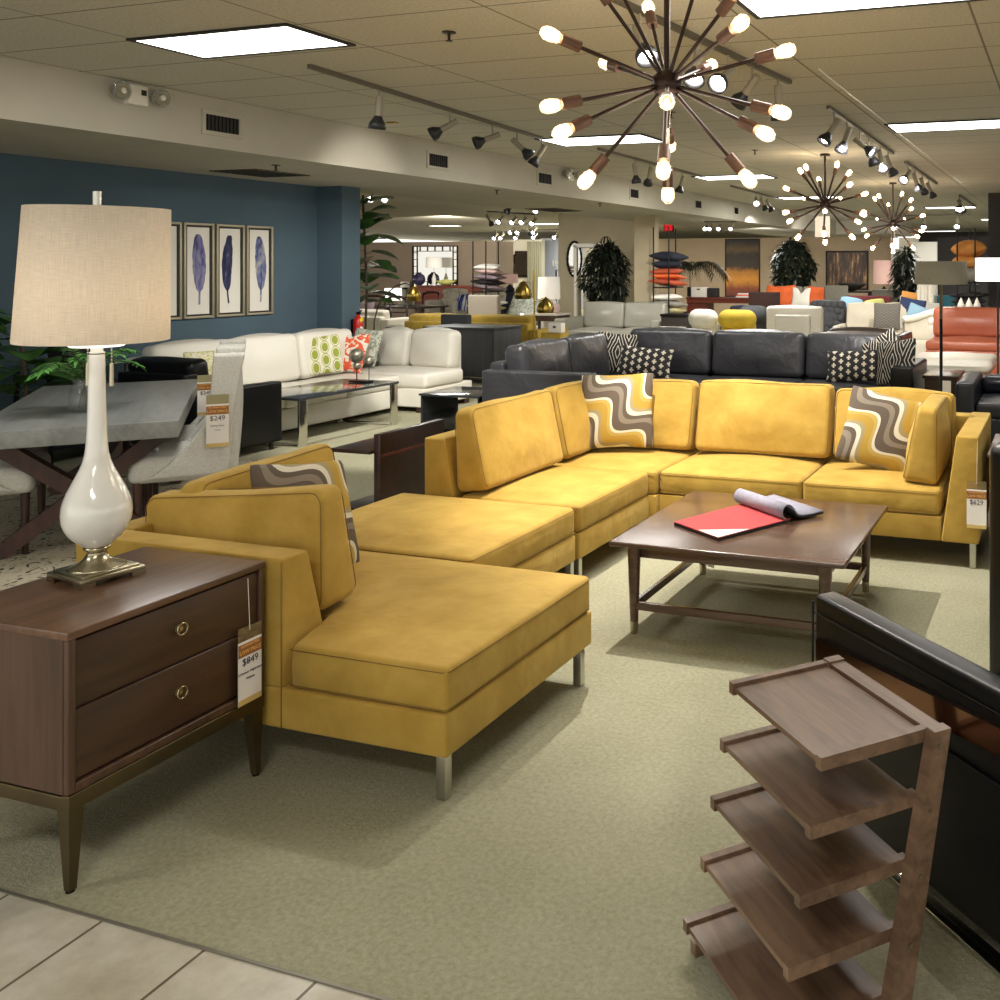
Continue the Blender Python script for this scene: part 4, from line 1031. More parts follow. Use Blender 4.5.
part(cbox(B(), .22, 1.1, .47, .62, .10, 1.12, .05, puff=(0, .02, 0)), 'backrest', 'black_leather', bc)
bd_ = B().hexa([cq(.03, -.014, .467), cq(.82, -.014, .526), cq(.82, .003, .526), cq(.03, .003, .467)], [cq(.03, -.014, .538), cq(.82, -.014, .590), cq(.82, .003, .590), cq(.03, .003, .538)])
part(bd_, 'copper_band', 'copper_band', bc)
part(cbox(B(), .03, .86, -.012, .0, .09, .455, .004), 'side_panel', 'black_leather', bc)
part(B().tube([cq(.01, -.004, .61), cq(.90, -.004, .615)], .003, n=6), 'piping', 'black_metal', bc)
part(B().tube([cq(-.004, -.002, .08), cq(-.004, -.002, .64)], .004, n=6), 'front_piping', 'black_metal', bc)
ru = B(); ru.box(cq(.50, .02, .012), (.86, .05, .012), rot=(0, 0, math.atan2(f1.y, f1.x)), bev=.003)
ru.box(cq(.62, .58, .012), (.80, .05, .012), rot=(0, 0, math.atan2(f1.y, f1.x)), bev=.003)
for b_ in (.02, .58):
    for a_ in (.30, .86): ru.box(cq(a_, b_, .045), (.04, .012, .06), rot=(0, 0, math.atan2(f1.y, f1.x)))
part(ru, 'sled_base', 'chrome', bc)

# ---- chest at the right edge
dr = thing('chest_of_drawers', 'low walnut chest beside the mustard sofa\'s right arm, cut by the right edge', 'chest', (0, 5.86, 0))
part(bx(-.415, .42, 5.51, 6.22, .582, .60, .004), 'top', 'walnut', dr)
part(bx(-.40, .41, 5.54, 6.21, .03, .582), 'carcass', 'walnut_z', dr)
for z0, z1 in ((.40, .572), (.225, .39), (.05, .215)):
    d_ = part(bx(-.385, .395, 5.522, 5.542, z0, z1, .003), 'drawer', 'walnut_x', dr)
    part(B().cyl((.0, 5.524, (z0 + z1) / 2), (0, 5.50, (z0 + z1) / 2), .012, n=12), 'knob', 'brass', d_)
for x in (-.37, .37):
    for y in (5.57, 6.17): part(B().cyl((x, y, 0), (x, y, .03), .02, n=10), 'foot', 'black_metal', dr)
# ================================================================== MIDDLE AND BACKGROUND FURNITURE
def P_(b, name, m, par): return part_raw(b, name, m, par)
def sofa(name, label, cat, pos, rz, W, D, H, m, n=2, seat=.43, arm=.18, arm_h=.62, leg='espresso', legh=.09, arms=(1, 1), bt=.16, crown=.03, group=None, tuft=False, recl=False, r=.035):
    t = thing(name, label, cat, (pos[0], pos[1], 0), rz, group)
    P_(sbx(B(), -W / 2, W / 2, -D / 2 + .02, D / 2, legh, seat - .13, .02), 'base', m, t)
    x0 = -W / 2 + (arm if arms[0] else 0); x1 = W / 2 - (arm if arms[1] else 0)
    for k, s in ((0, -1), (1, 1)):
        if arms[k]: P_(sbx(B(), *sorted((s * W / 2, s * (W / 2 - arm))), -D / 2, D / 2, legh, arm_h, r, puff=(.01, .01, .01)), 'armrest', m, t)
    P_(sbx(B(), x0, x1, D / 2 - bt, D / 2, seat - .13, H - .10, r), 'backrest', m, t)
    w = (x1 - x0) / n
    for i in range(n):
        a = x0 + i * w
        P_(sbx(B(), a + .004, a + w - .004, -D / 2 + .01, D / 2 - bt, seat - .13, seat, .03, puff=(0, .01, crown)), 'seat_cushion', m, t)
        bc_ = B().soft((0, 0, 0), (w - .01, .20, H - seat + .01), .06, puff=(.0, .05, .02), T=Matrix.Translation((a + w / 2, D / 2 - bt - .05, (H + seat) / 2 + .005)) @ Euler((-.16, 0, 0)).to_matrix().to_4x4(), n=(6, 2, 5))
        bk = P_(bc_, 'back_cushion', m, t)
        if tuft:
            tb = B(); nr = 5
            for r_ in range(nr):
                for c_ in range(5 - r_ % 2):
                    zz = seat + .08 + (H - seat - .14) * r_ / (nr - 1); tb.ball((a + w * (c_ + .55 + .5 * (r_ % 2)) / 5.1, D / 2 - bt - .165 + .16 * (zz - (H + seat) / 2), zz), w * .115, n=10, sq=(1, .5, .9))
            P_(tb, 'tufts', m, bk)
    for x in (-W / 2 + .06, W / 2 - .06):
        for y in (-D / 2 + .07, D / 2 - .07):
            P_(B().cyl((x, y, 0), (x, y, legh), .018, .024, n=8), 'leg', leg, t)
    return t
def dining_chair(label, pos, rz, m='espresso', group=None, H=.92, seat_m=None, slats=True):
    t = thing('dining_chair', label, 'chair', (pos[0], pos[1], 0), rz, group)
    P_(sbx(B(), -.23, .23, -.22, .22, .42, .47, .015), 'seat', seat_m or m, t)
    for x in (-.2, .2):
        P_(B().cyl((x, -.19, 0), (x, -.19, .42), .014, .02, n=8), 'leg', m, t)
        P_(B().tube([(x, .23, 0), (x, .20, .44), (x * 1.03, .27, H)], .018, n=8), 'rear_leg', m, t)
    b_ = B()
    b_.tube([(-.22, .28, H - .05), (-.1, .32, H), (.1, .32, H), (.22, .28, H - .05)], .028, n=8)
    for z in ((.58, .70) if slats else ()): b_.tube([(-.2, .24 + (z - .5) * .1, z), (0, .29 + (z - .5) * .1, z), (.2, .24 + (z - .5) * .1, z)], .016, n=6)
    P_(b_, 'back_slats', m, t)
    return t
def panel_chair(label, pos, rz, m, H=1.05, W=.55, cat='chair', name='upholstered_chair', leg='espresso', group=None):
    t = thing(name, label, cat, (pos[0], pos[1], 0), rz, group)
    P_(sbx(B(), -W / 2, W / 2, -.28, .25, .32, .48, .03, puff=(0, 0, .02)), 'seat', m, t)
    P_(sbx(B(), -W / 2, W / 2, .20, .30, .30, H, .03, puff=(0, .015, 0)), 'backrest', m, t)
    for x in (-W / 2 + .05, W / 2 - .05):
        for y in (-.24, .26): P_(B().cyl((x, y, 0), (x, y, .32), .014, .022, n=8), 'leg', leg, t)
    return t
def drum_lamp(name, label, pos, z0, body, body_m, r0, r1, zs0, zs1, shade_m, floor=False, base_r=.13):
    t = thing(name, label, 'lamp', (pos[0], pos[1], z0))
    P_(B().lathe(body, n=20), 'base', body_m, t)
    P_(B().cyl((0, 0, body[-1][1] - .01), (0, 0, zs1 - z0 - .02), .009 if floor else .007, n=8), 'pole', 'gold' if floor is False else 'black_metal', t)
    s = B().lathe([(r0, zs0 - z0), (r1, zs1 - z0), (r1 - .004, zs1 - z0), (r0 - .004, zs0 - z0)], n=32, cap=False)
    s = P_(s, 'shade', shade_m, t)
    k = B()
    for a in range(3): k.cyl((0, 0, zs1 - z0 - .03), ((r1 - .002) * math.cos(a * 2.1), (r1 - .002) * math.sin(a * 2.1), zs1 - z0 - .01), .003, n=5)
    P_(k, 'shade_spider', 'black_metal', s)
    return t
def picture(label, x0, x1, Y, z0, z1, m, frame='black_metal', fw=.04, cat='picture', name='framed_painting', d=.05):
    t = thing(name, label, cat, ((x0 + x1) / 2, Y, (z0 + z1) / 2))
    f = B()
    for a in ((x0, x0 + fw, z0, z1), (x1 - fw, x1, z0, z1), (x0 + fw, x1 - fw, z0, z0 + fw), (x0 + fw, x1 - fw, z1 - fw, z1)):
        sbx(f, a[0], a[1], Y - d, Y - .001, a[2], a[3], .003, n=(1, 1, 1), k=1)
    part(f, 'frame', frame, t); part(bx(x0 + fw, x1 - fw, Y - d * .6, Y - .002, z0 + fw, z1 - fw), 'canvas', m, t)
    return t
def tree(label, pos, zc, rx, rz_, m='leaf_dark', n=900, pot=True, z0=0, L=.16, name='artificial_tree', cat='tree', seed=1, w=.05):
    rnd = random.Random(seed); t = thing(name, label, cat, (pos[0], pos[1], z0))
    f = B()
    for i in range(n):
        a = rnd.random() * 2 * PI; zz = rnd.uniform(-1, 1); rr = math.sqrt(max(0, 1 - zz * zz)) * (0.45 + .58 * rnd.random() ** .6)
        rr *= 1 + .16 * math.sin(a * 3 + seed) * math.sin(zz * 5 + seed)
        p = Vector((rx * rr * math.cos(a), rx * rr * math.sin(a), zc - z0 + rz_ * zz * (.8 + .25 * rnd.random())))
        d = Vector((math.cos(a) * .6 + rnd.uniform(-.7, .7), math.sin(a) * .6 + rnd.uniform(-.7, .7), rnd.uniform(-.9, .5)))
        f.leaf(p, d, w * rnd.uniform(.7, 1.3), L * rnd.uniform(.7, 1.3), .3, seg=2)
    P_(f, 'foliage', m, t)
    s = B()
    for a in range(3): s.tube([(.02 * math.cos(a * 2), .02 * math.sin(a * 2), .2), (.05 * math.cos(a * 2 + 1), .05 * math.sin(a * 2 + 1), zc * .6), (.12 * math.cos(a * 2), .12 * math.sin(a * 2), zc + rz_ * .4)], .018, n=6)
    P_(s, 'trunk', 'stem', t)
    if pot: P_(B().lathe([(.14, 0), (.19, .32), (.17, .32), (.16, .28), (.001, .28)], n=18), 'pot', 'pot', t)
    return t
def pillow_pile(items, x, y, w, z0, group, rack_rx=.26, seed=3, what='pillow', zk=None):
    rnd = random.Random(seed); z = z0
    for m, th, lab in items:
        o = B().pillow(w, w, th, n=8, pinch=.12).done('stacked_pillow', m)
        o.location = (x + rnd.uniform(-.03, .03), y + rnd.uniform(-.02, .02), z + th / 2); o.rotation_euler = (rnd.uniform(-.09, .09), rnd.uniform(-.09, .09), rnd.uniform(-.35, .35))
        tag(o, lab, 'pillow', group); z += th * .80
    return z
def pole_rack(label, x, y, w, H, z_shelves):
    t = thing('pillow_rack', label, 'rack', (x, y, 0))
    for px_, py_ in ((-w * .30, -w / 2 - .09), (w * .30, -w / 2 - .09), (.0, w / 2 + .09)):
        P_(B().cyl((px_, py_, 0), (px_, py_, H), .013, n=8), 'post', 'black_metal', t)
    for z in z_shelves: P_(bx(-w * .32, w * .32, -w / 2 - .09, w / 2 + .09, z - .02, z), 'shelf', 'black_metal', t)
    return t

# ---- feather pictures
def feather_material(name, stops, seed, lean=0.0):
    m, nt, b = new_mat(name); tc = N(nt, 'ShaderNodeTexCoord'); sep = N(nt, 'ShaderNodeSeparateXYZ'); nt.links.new(tc.outputs['Object'], sep.inputs[0])
    n = N(nt, 'ShaderNodeTexNoise', Scale=6.0, Detail=5.0, Distortion=1.0); n.noise_dimensions = '4D'; n.inputs['W'].default_value = seed
    mp = N(nt, 'ShaderNodeMapping'); mp.inputs['Scale'].default_value = (1, 3, 1); nt.links.new(tc.outputs['Object'], mp.inputs[0]); nt.links.new(mp.outputs[0], n.inputs['Vector'])
    nt.links.new(ramp(nt, n.outputs[0], stops), b.inputs['Base Color']); b.inputs['Roughness'].default_value = .9
    return m
M['feather1'] = feather_material('violet_feather_ink', [(.35, (74, 66, 112)), (.5, (120, 116, 160)), (.68, (150, 146, 150))], 1)
M['feather2'] = feather_material('navy_feather_ink', [(.4, (34, 36, 66)), (.6, (60, 64, 98)), (.75, (150, 150, 176))], 2)
M['feather3'] = feather_material('grey_blue_feather_ink', [(.35, (48, 50, 82)), (.5, (110, 118, 158)), (.66, (176, 168, 150))], 3)
M['pic_frame'] = mat('champagne_frame', (168, 160, 136), .4, .5)
M['mat_board'] = mat('ivory_mat_board', (226, 222, 210), .8)
XW = -8.5
for i, (y0, y1, fm, lab) in enumerate(((7.095, 7.465, 'feather2', 'framed feather print mostly hidden behind the lamp shade, next to the shade\'s right edge'), (7.49, 7.855, 'feather1', 'framed violet feather print, left of the three fully visible ones'),
                                   (7.885, 8.25, 'feather2', 'framed dark speckled navy feather print, middle of the three fully visible ones'), (8.28, 8.645, 'feather3', 'framed grey and blue feather print, rightmost on the blue wall'))):
    z0, z1 = 1.112, 2.092; ym = (y0 + y1) / 2
    t = thing('framed_feather_print', lab, 'picture', (XW, ym, (z0 + z1) / 2), group='feather prints on the blue wall')
    for w_, x_, mm, nm in ((.024, .035, 'pic_frame', 'outer_frame'), (.042, .026, 'dark_slot', 'inner_frame')):
        f = B(); a0 = .0 if nm == 'outer_frame' else .024
        for q_ in ((y0 + a0, y0 + w_, z0 + a0, z1 - a0), (y1 - w_, y1 - a0, z0 + a0, z1 - a0), (y0 + w_, y1 - w_, z0 + a0, z0 + w_), (y0 + w_, y1 - w_, z1 - w_, z1 - a0)):
            sbx(f, XW + .001, XW + x_, *q_, .002, n=(1, 1, 1), k=1)
        part(f, nm, mm, t)
    part(bx(XW + .001, XW + .010, y0 + .04, y1 - .04, z0 + .04, z1 - .04), 'paper', 'mat_board', t)
    v = []; top, bot = z1 - .115, z0 + .14; nS = 22; wv = (.075, .082, .066, .076)[i]; cv = (-.02, .01, -.035, .02)[i]
    rnd = random.Random(i)
    for k in range(nS + 1):
        s_ = k / nS; zz = top + (bot - top) * s_
        w_ = wv * (math.sin(PI * min(1, s_ * 1.16 + .03)) ** .5 if s_ < .8 else .12) + (.002 if s_ > .8 else rnd.uniform(-.004, .004))
        w_ = max(w_, .0025); c_ = ym + cv * math.sin(s_ * 2.6) * 1.2 + .01 * s_
        v += [(XW + .0115, c_ - w_, zz), (XW + .0115, c_ + w_, zz)]
    b_ = B(); b_._add([(x, y, z) for x, y, z in v], [(2 * k, 2 * k + 1, 2 * k + 3, 2 * k + 2) for k in range(nS)], False)
    part(b_, 'feather', fm, t)
# fire extinguisher
ex = on_x(354, 326, -8.14)
t = thing('fire_extinguisher', 'red fire extinguisher with yellow tag beside the blue wall end', 'fire extinguisher', (-8.05, 9.52, .79))
P_(B().lathe([(.045, 0), (.055, .01), (.055, .20), (.04, .24), (.018, .26), (.018, .28), (.001, .28)], n=18), 'cylinder', 'red_paint', t)
P_(bx(-.02, .03, -.012, .012, .28, .31).cyl((0, 0, .30), (.06, -.01, .33), .008, n=6), 'valve_handle', 'black_metal', t)
P_(B().box((.057, -.01, .22), (.002, .06, .05), rot=(.5, 0, 0)), 'yellow_tag', 'yellow_tag', t)
P_(B().box((.057, -.01, .09), (.002, .055, .09)), 'white_label', 'card_white', t)
P_(bx(-.088, -.045, -.02, .02, .05, .22), 'wall_bracket', 'black_metal', t)

# ---- dining set on the rug
p0 = Vector((-4.87, 4.27, 0)); uL = Vector((-.712, .702, 0)); uW = Vector((-.702, -.712, 0)); TL, TW = 2.28, 1.0
rgc = p0 + uL * 1.0 + uW * .5
rg = B().soft((0, 0, .006), (3.4, 2.5, .012), .004, n=(1, 1, 1)).done('rug', 'rug'); rg.location = (rgc.x, rgc.y, 0); rg.rotation_euler = (0, 0, math.atan2(uL.y, uL.x))
tag(rg, 'cream rug with black floral scrolls under the grey dining table', 'rug')
dt = thing('dining_table', 'long grey topped dining table on dark crossed trestles behind the white lamp', 'dining table', (rgc.x, rgc.y, .012), math.atan2(uL.y, uL.x))
M['concrete'] = wood('weathered_grey_top', (118, 120, 118), (150, 152, 149), .34, (3, 26, 26))
tc_ = p0 + uL * TL / 2 + uW * TW / 2; ox = (tc_ - rgc).dot(uL)
P_(B().soft((ox, 0, .698), (TL, TW, .10), .006, n=(1, 1, 1)), 'tabletop', 'concrete', dt)
for s in (-1, 1):
    x = ox + s * (TL / 2 - .28)
    for k in (-1, 1):
        b_ = B().box((x, 0, .324), (.10, 1.02, .085), rot=(k * math.radians(38), 0, 0)); 
        P_(b_, 'trestle_beam', 'darkwood', dt)
P_(B().box((ox, 0, .33), (TL - .6, .07, .09)), 'stretcher', 'darkwood', dt)
def wing_chair(label, pos, rz, tagged, price='$249', group='pale wing back dining chairs'):
    t = thing('wing_dining_chair', label, 'chair', (pos[0], pos[1], .012), rz, group)
    W = .56
    seat = P_(sbx(B(), -W / 2, W / 2, -.30, .26, .34, .50, .05, puff=(.0, .01, .03)), 'tufted_seat', 'oatmeal', t)
    tb = B()
    for x in (-.14, 0, .14):
        for y in (-.16, .0): tb.ball((x, y, .528 - abs(x) * .04), .012, n=8)
    P_(tb, 'buttons', 'oatmeal', seat)
    P_(sbx(B(), -W / 2 + .02, W / 2 - .02, .20, .28, .36, 1.07, .04, puff=(0, .02, .02)), 'backrest', 'oatmeal', t)
    for s in (-1, 1):
        def wp(o, s=s):
            k = max(0, min(1, (o.z + .37) / .74)); f_ = -.24 + .36 * min(1, k / .46) ** .65 + .05 * max(0, k - .46); bk_ = .235 + .085 * k - .02 * math.sin(k * PI)
            tt = (o.y + .27) / .54; o.y = f_ + (bk_ - f_) * tt - .0; return o
        P_(B().soft((s * (W / 2 - .005), 0, .735), (.055, .54, .74), .026, warp=wp, n=(1, 6, 12)), 'wing', 'oatmeal', t)
    for x in (-.24, .24):
        for y in (-.25, .24): P_(B().cyl((x, y, 0), (x, y, .35), .016, .024, n=8), 'leg', 'darkwood', t)
    return t
rzc = math.atan2(-.702, -.712)  # direction the right hand chairs face
def face_rz(d): return math.atan2(d.y, d.x) + PI / 2           # local -Y looks along d
ch1 = wing_chair('pale tufted wing chair with a $249 price card, right of the dining table', (-5.235, 4.66), face_rz(uW), 1)
price_tag(ch1, Matrix.Translation((.318, .17, .80)) @ Euler((0, 0, PI / 2)).to_matrix().to_4x4(), .12, .26, '$249', olive=True, small=('Dining Chair', 'Linen'))
ch2 = wing_chair('pale wing chair just behind the one with the $249 card', (-5.75, 5.17), face_rz(uW), 0)
price_tag(ch2, Matrix.Translation((.318, .08, .86)) @ Euler((0, 0, PI / 2)).to_matrix().to_4x4(), .10, .22, '$249', olive=True)
ch3 = wing_chair('pale tufted dining chair at the left edge, tucked under the grey table', (-5.98, 3.93), face_rz(-uW), 0)
# vase with fern
vp = on_z(84, 411, .76)
vs = thing('plant_vase', 'clear glass vase of green fern fronds on the grey dining table', 'plant', (vp.x, vp.y, .761))
P_(B().lathe([(.07, 0), (.085, .02), (.09, .06), (.075, .13), (.055, .18), (.06, .20), (.055, .20), (.05, .18), (.07, .13), (.084, .06), (.07, .012), (.001, .012)], n=22), 'vase', 'glass', vs)
st_ = B(); fn = B(); rnd = random.Random(5)
for i in range(13):
    a = i * 2 * PI / 13 + rnd.uniform(-.2, .2); L = rnd.uniform(.26, .40); el = rnd.uniform(.7, 1.35); p = Vector((0, 0, .17)); pts = [Vector((.03 * math.cos(a + 2), .03 * math.sin(a + 2), .02)), p]
    for k in range(1, 8):
        s_ = k / 7; q = Vector((math.cos(a) * L * s_ * math.cos(el * .6), math.sin(a) * L * s_ * math.cos(el * .6), .17 + L * (math.sin(el) * 1.25 * s_ - .80 * s_ * s_) + .05 * s_)); pts.append(q)
        dr_ = (q - pts[-2]).normalized()
        for s in (-1, 1):
            sd_ = Vector((-math.sin(a), math.cos(a), 0)) * s; fn.leaf(q, dr_ * .6 + sd_, .022, .085 * (1.15 - s_ * .6), .2, seg=2)
            fn.leaf((q + pts[-2]) / 2, dr_ * .6 + sd_, .022, .085 * (1.15 - s_ * .6), .2, seg=2)
    fn.leaf(pts[-1], dr_, .02, .07, .3, seg=2); st_.tube(pts, .0022, n=4)
P_(fn, 'fronds', 'leaf_bright', vs); P_(st_, 'stems', 'stem', vs)
# fiddle leaf plants
def fiddle(label, pos, H, leaves, seed, lo=.5, spread=.35, size=.26, z0=0):
    rnd = random.Random(seed); t = thing('fiddle_leaf_fig', label, 'plant', (pos[0], pos[1], z0))
    P_(B().lathe([(.15, 0), (.20, .34), (.18, .34), (.17, .30), (.001, .30)], n=18), 'pot', 'pot', t)
    P_(B().tube([(0, 0, .3), (.03, .02, H * .5), (-.02, 0, H)], .016, n=6), 'trunk', 'stem', t)
    f = B()
    for i in range(leaves):
        z = lo + (H - lo) * i / leaves; a = i * 2.4 + rnd.uniform(-.3, .3)
        p = Vector((spread * .25 * math.cos(a), spread * .25 * math.sin(a), z))
        f.leaf(p, (math.cos(a), math.sin(a), rnd.uniform(-.1, .7)), size * .80, size * rnd.uniform(.8, 1.15), .22, seg=6)
        f.tube([Vector((0, 0, z - .03)), p], .004, n=4)
    P_(f, 'leaves', 'leaf', t); return t
fiddle('broad leafed green plant at the left edge behind the dining table', (-7.80, 5.42), 1.30, 34, 4, lo=.62, spread=.5, size=.30)
fiddle('tall fiddle leaf fig standing past the end of the blue wall', (-9.12, 10.9), 2.62, 34, 9, lo=1.15, spread=.4, size=.42)
# dark console by the blue wall
cs = thing('console_table', 'black glass topped console table against the blue wall at left', 'console', (-7.95, 6.6, 0))
c0, c1_ = (-8.36, -7.95), (6.1, 7.5)
bxs = B()
for x in (-8.36, -7.97):
    for y in (5.75, 6.75): part(bx(x, x + .03, y, y + .03, 0, .78), 'leg', 'black_metal', cs)
part(bx(-8.38, -7.92, 5.72, 6.80, .78, .80, .003), 'top', 'smoke_glass', cs); part(bx(-8.36, -7.94, 5.74, 6.78, .40, .42), 'shelf', 'smoke_glass', cs); part(bx(-8.36, -7.94, 5.74, 6.78, .12, .14), 'lower_shelf', 'smoke_glass', cs)
bk = bx(-8.25, -8.0, 6.30, 6.62, .421, .62, .01).done('storage_box', 'redwood'); tag(bk, 'brown box on the black console\'s middle shelf under the lamp shade', 'box')
bk = bx(-8.25, -8.0, 5.95, 6.15, .801, .98, .01).done('storage_box', 'dark_fabric'); tag(bk, 'small black box on top of the console at the blue wall', 'box')
# black club chair (seen from behind)
bl = sofa('club_chair', 'black leather club chair seen from behind between the wing chairs and white sofa', 'armchair', (-7.22, 6.52), PI, .98, .92, .86, 'black_leather', n=1, arm=.12, arm_h=.61, legh=.07, bt=.14, r=.02)
# white sectional
ws = thing('white_sectional', 'long white leather sectional along the blue wall ending in a chaise', 'sofa', (-7.6, 8.2, 0))
part(sbx(B(), -8.12, -7.15, 6.55, 9.12, .06, .27, .02), 'base', 'white_leather', ws); part(sbx(B(), -8.12, -6.82, 9.12, 10.05, .06, .27, .02), 'chaise_base', 'white_leather', ws)
part(sbx(B(), -8.12, -7.96, 6.55, 9.36, .27, .82, .04), 'backrest', 'white_leather', ws); part(sbx(B(), -8.10, -6.98, 9.93, 10.08, .27, .80, .04), 'rear_backrest', 'white_leather', ws)
part(sbx(B(), -8.12, -7.18, 6.42, 6.58, .06, .60, .04), 'armrest', 'white_leather', ws)
ys = [6.58, 7.45, 8.30, 9.14]
for a, c in zip(ys, ys[1:]):
    part(sbx(B(), -7.92, -7.13, a, c - .01, .27, .42, .04, puff=(.02, 0, .03)), 'seat_cushion', 'white_leather', ws)
    part(B().soft((0, 0, 0), (c - a - .01, .22, .50), .07, puff=(0, .05, .03), T=Matrix.Translation((-7.86, (a + c) / 2, .68)) @ Euler((-.15, 0, PI / 2)).to_matrix().to_4x4(), n=(6, 2, 5)), 'back_cushion', 'white_leather', ws)
part(sbx(B(), -7.95, -6.80, 9.13, 9.86, .27, .44, .05, puff=(.02, .02, .03)), 'chaise_cushion', 'white_leather', ws)
part(B().soft((0, 0, 0), (.62, .22, .46), .08, puff=(0, .05, .03), T=Matrix.Translation((-7.18, 9.82, .66)) @ Euler((-.15, 0, 0)).to_matrix().to_4x4(), n=(6, 2, 5)), 'back_cushion', 'white_leather', ws)
part(B().soft((0, 0, 0), (.44, .22, .46), .08, puff=(0, .05, .03), T=Matrix.Translation((-7.72, 9.82, .66)) @ Euler((-.15, 0, 0)).to_matrix().to_4x4(), n=(6, 2, 5)), 'back_cushion', 'white_leather', ws)
for x, y in ((-6.9, 9.2), (-6.9, 9.98), (-7.2, 6.5), (-8.05, 6.5), (-8.05, 9.98)): part(bx(x - .05, x + .05, y - .05, y + .05, 0, .06), 'leg', 'espresso', ws)
throw_pillow('pale pillow with green leaves at the left end of the white sectional', 'leafprint', .44, .44, .14, (-7.55, 6.95, .66), (math.radians(72), 0, math.radians(80)))
a = on_y(319, 350, 8.78); throw_pillow('white pillow with green oval print on the white sectional', 'green_ikat', .44, .44, .13, (-7.70, 8.52, .68), (math.radians(74), math.radians(-6), math.radians(40)))
a = on_y(350, 350, 9.0); throw_pillow('coral and white floral pillow in the white sectional\'s corner', 'coral', .47, .47, .14, (a.x - .02, 8.98, .68), (math.radians(72), math.radians(6), math.radians(10)), chop=.05)
a = on_y(366, 345, 9.35); throw_pillow('grey green floral pillow behind the coral one', 'greyfloral', .42, .44, .12, (a.x, 9.34, .70), (math.radians(76), math.radians(4), math.radians(-5)))
# chrome coffee table and orb sculpture
ck = thing('chrome_coffee_table', 'smoked glass coffee table on flat chrome loop legs', 'coffee table', (-6.95, 7.72, 0))
part(bx(-7.33, -6.60, 7.04, 8.42, .425, .45, .003), 'tabletop', 'smoke_glass', ck)
for y in (7.10, 8.36):
    lp_ = B()
    for a in ((-7.32, -7.30, .0, .425), (-6.63, -6.61, 0, .425)): sbx(lp_, a[0], a[1], y - .05, y + .05, a[2], a[3], .002, n=(1, 1, 1), k=1)
    sbx(lp_, -7.30, -6.63, y - .05, y + .05, 0.0, .012, .002, n=(1, 1, 1), k=1); part(lp_, 'loop_leg', 'chrome', ck)
for x in (-7.31, -6.62): part(bx(x - .01, x + .01, 7.15, 8.31, 0, .014), 'floor_rail', 'chrome', ck)
M['orb'] = mat('mottled_pewter', (132, 128, 114), .35, .7, var=.3, vs=25)
q = on_z(361, 382, .45)
orb = thing('orb_sculpture', 'three metallic orbs on thin stems on the smoked glass table', 'sculpture', (q.x, q.y, .451))
P_(B().box((0, 0, .008), (.22, .12, .016), bev=.003), 'base_plate', 'black_metal', orb)
for x, z, r_ in ((-.055, .27, .075), (-.050, .165, .042), (.10, .22, .058)):
    s_ = P_(B().cyl((x, 0, .014), (x, 0, z), .004, n=6), 'stem', 'black_metal', orb)
    P_(B().ball((x, 0, z), r_, n=20), 'orb', 'orb', s_) if 'orb' in M else None
# ---- espresso end table behind the ottoman
et = thing('end_table', 'espresso C shaped end table behind the mustard ottoman', 'side table', (-4.4, 5.5, 0))
part(bx(-4.29, -4.24, 5.22, 5.90, .0, .55, .003), 'side_panel', 'espresso', et)
part(bx(-4.27, -4.237, 5.225, 5.895, .40, .418, .001), 'inlay_strip', 'redwood', et)
part(bx(-4.60, -4.29, 5.18, 5.90, .425, .45, .003), 'top', 'espresso', et)
part(bx(-4.60, -4.29, 5.22, 5.90, .03, .055, .003), 'lower_shelf', 'espresso', et)
part(bx(-4.59, -4.55, 5.85, 5.89, .0, .425), 'rear_leg', 'espresso', et)
# ---- smoked glass cube table
gt = thing('glass_end_table', 'low smoked glass end table between the white chaise and charcoal sectional', 'side table', (-5.45, 7.95, 0))
part(bx(-5.78, -5.12, 7.65, 8.25, .43, .45, .003), 'top', 'smoke_glass', gt)
for x in (-5.76, -5.14): part(bx(x - .01, x + .01, 7.67, 8.23, 0, .43), 'side_panel', 'smoke_glass', gt)
part(bx(-5.74, -5.16, 7.70, 8.2, .0, .02), 'base_shelf', 'smoke_glass', gt)

# ---- charcoal leather sectional
gs = thing('charcoal_sectional', 'large charcoal leather sectional directly behind the mustard sofa', 'sofa', (-3.3, 9.2, 0))
GL = 'grey_leather'
part(sbx(B(), -5.05, -3.98, 7.60, 9.25, .08, .30, .02), 'wing_base', GL, gs); part(sbx(B(), -5.05, -1.40, 9.25, 10.25, .08, .30, .02), 'base', GL, gs)
part(sbx(B(), -5.05, -3.96, 7.58, 7.74, .08, .70, .02, puff=(0, 0, .0)), 'armrest', GL, gs)
part(sbx(B(), -1.60, -1.38, 9.22, 10.25, .08, .68, .03), 'armrest', 'black_leather', gs)
part(sbx(B(), -5.07, -4.92, 7.74, 10.27, .30, .76, .03), 'backrest', GL, gs); part(sbx(B(), -4.95, -1.60, 10.12, 10.27, .30, .76, .03), 'rear_backrest', GL, gs)
for y0, y1 in ((7.78, 8.66), (8.67, 9.5)):
    part(sbx(B(), -4.85, -3.98, y0, min(y1, 9.26), .30, .45, .04, puff=(.02, 0, .025)), 'seat_cushion', GL, gs)
    part(B().soft((0, 0, 0), (y1 - y0 - .01, .24, .48), .07, puff=(0, .06, .03), T=Matrix.Translation((-4.82, (y0 + y1) / 2, .68)) @ Euler((-.14, 0, PI / 2)).to_matrix().to_4x4(), n=(6, 2, 5)), 'back_cushion', GL, gs)
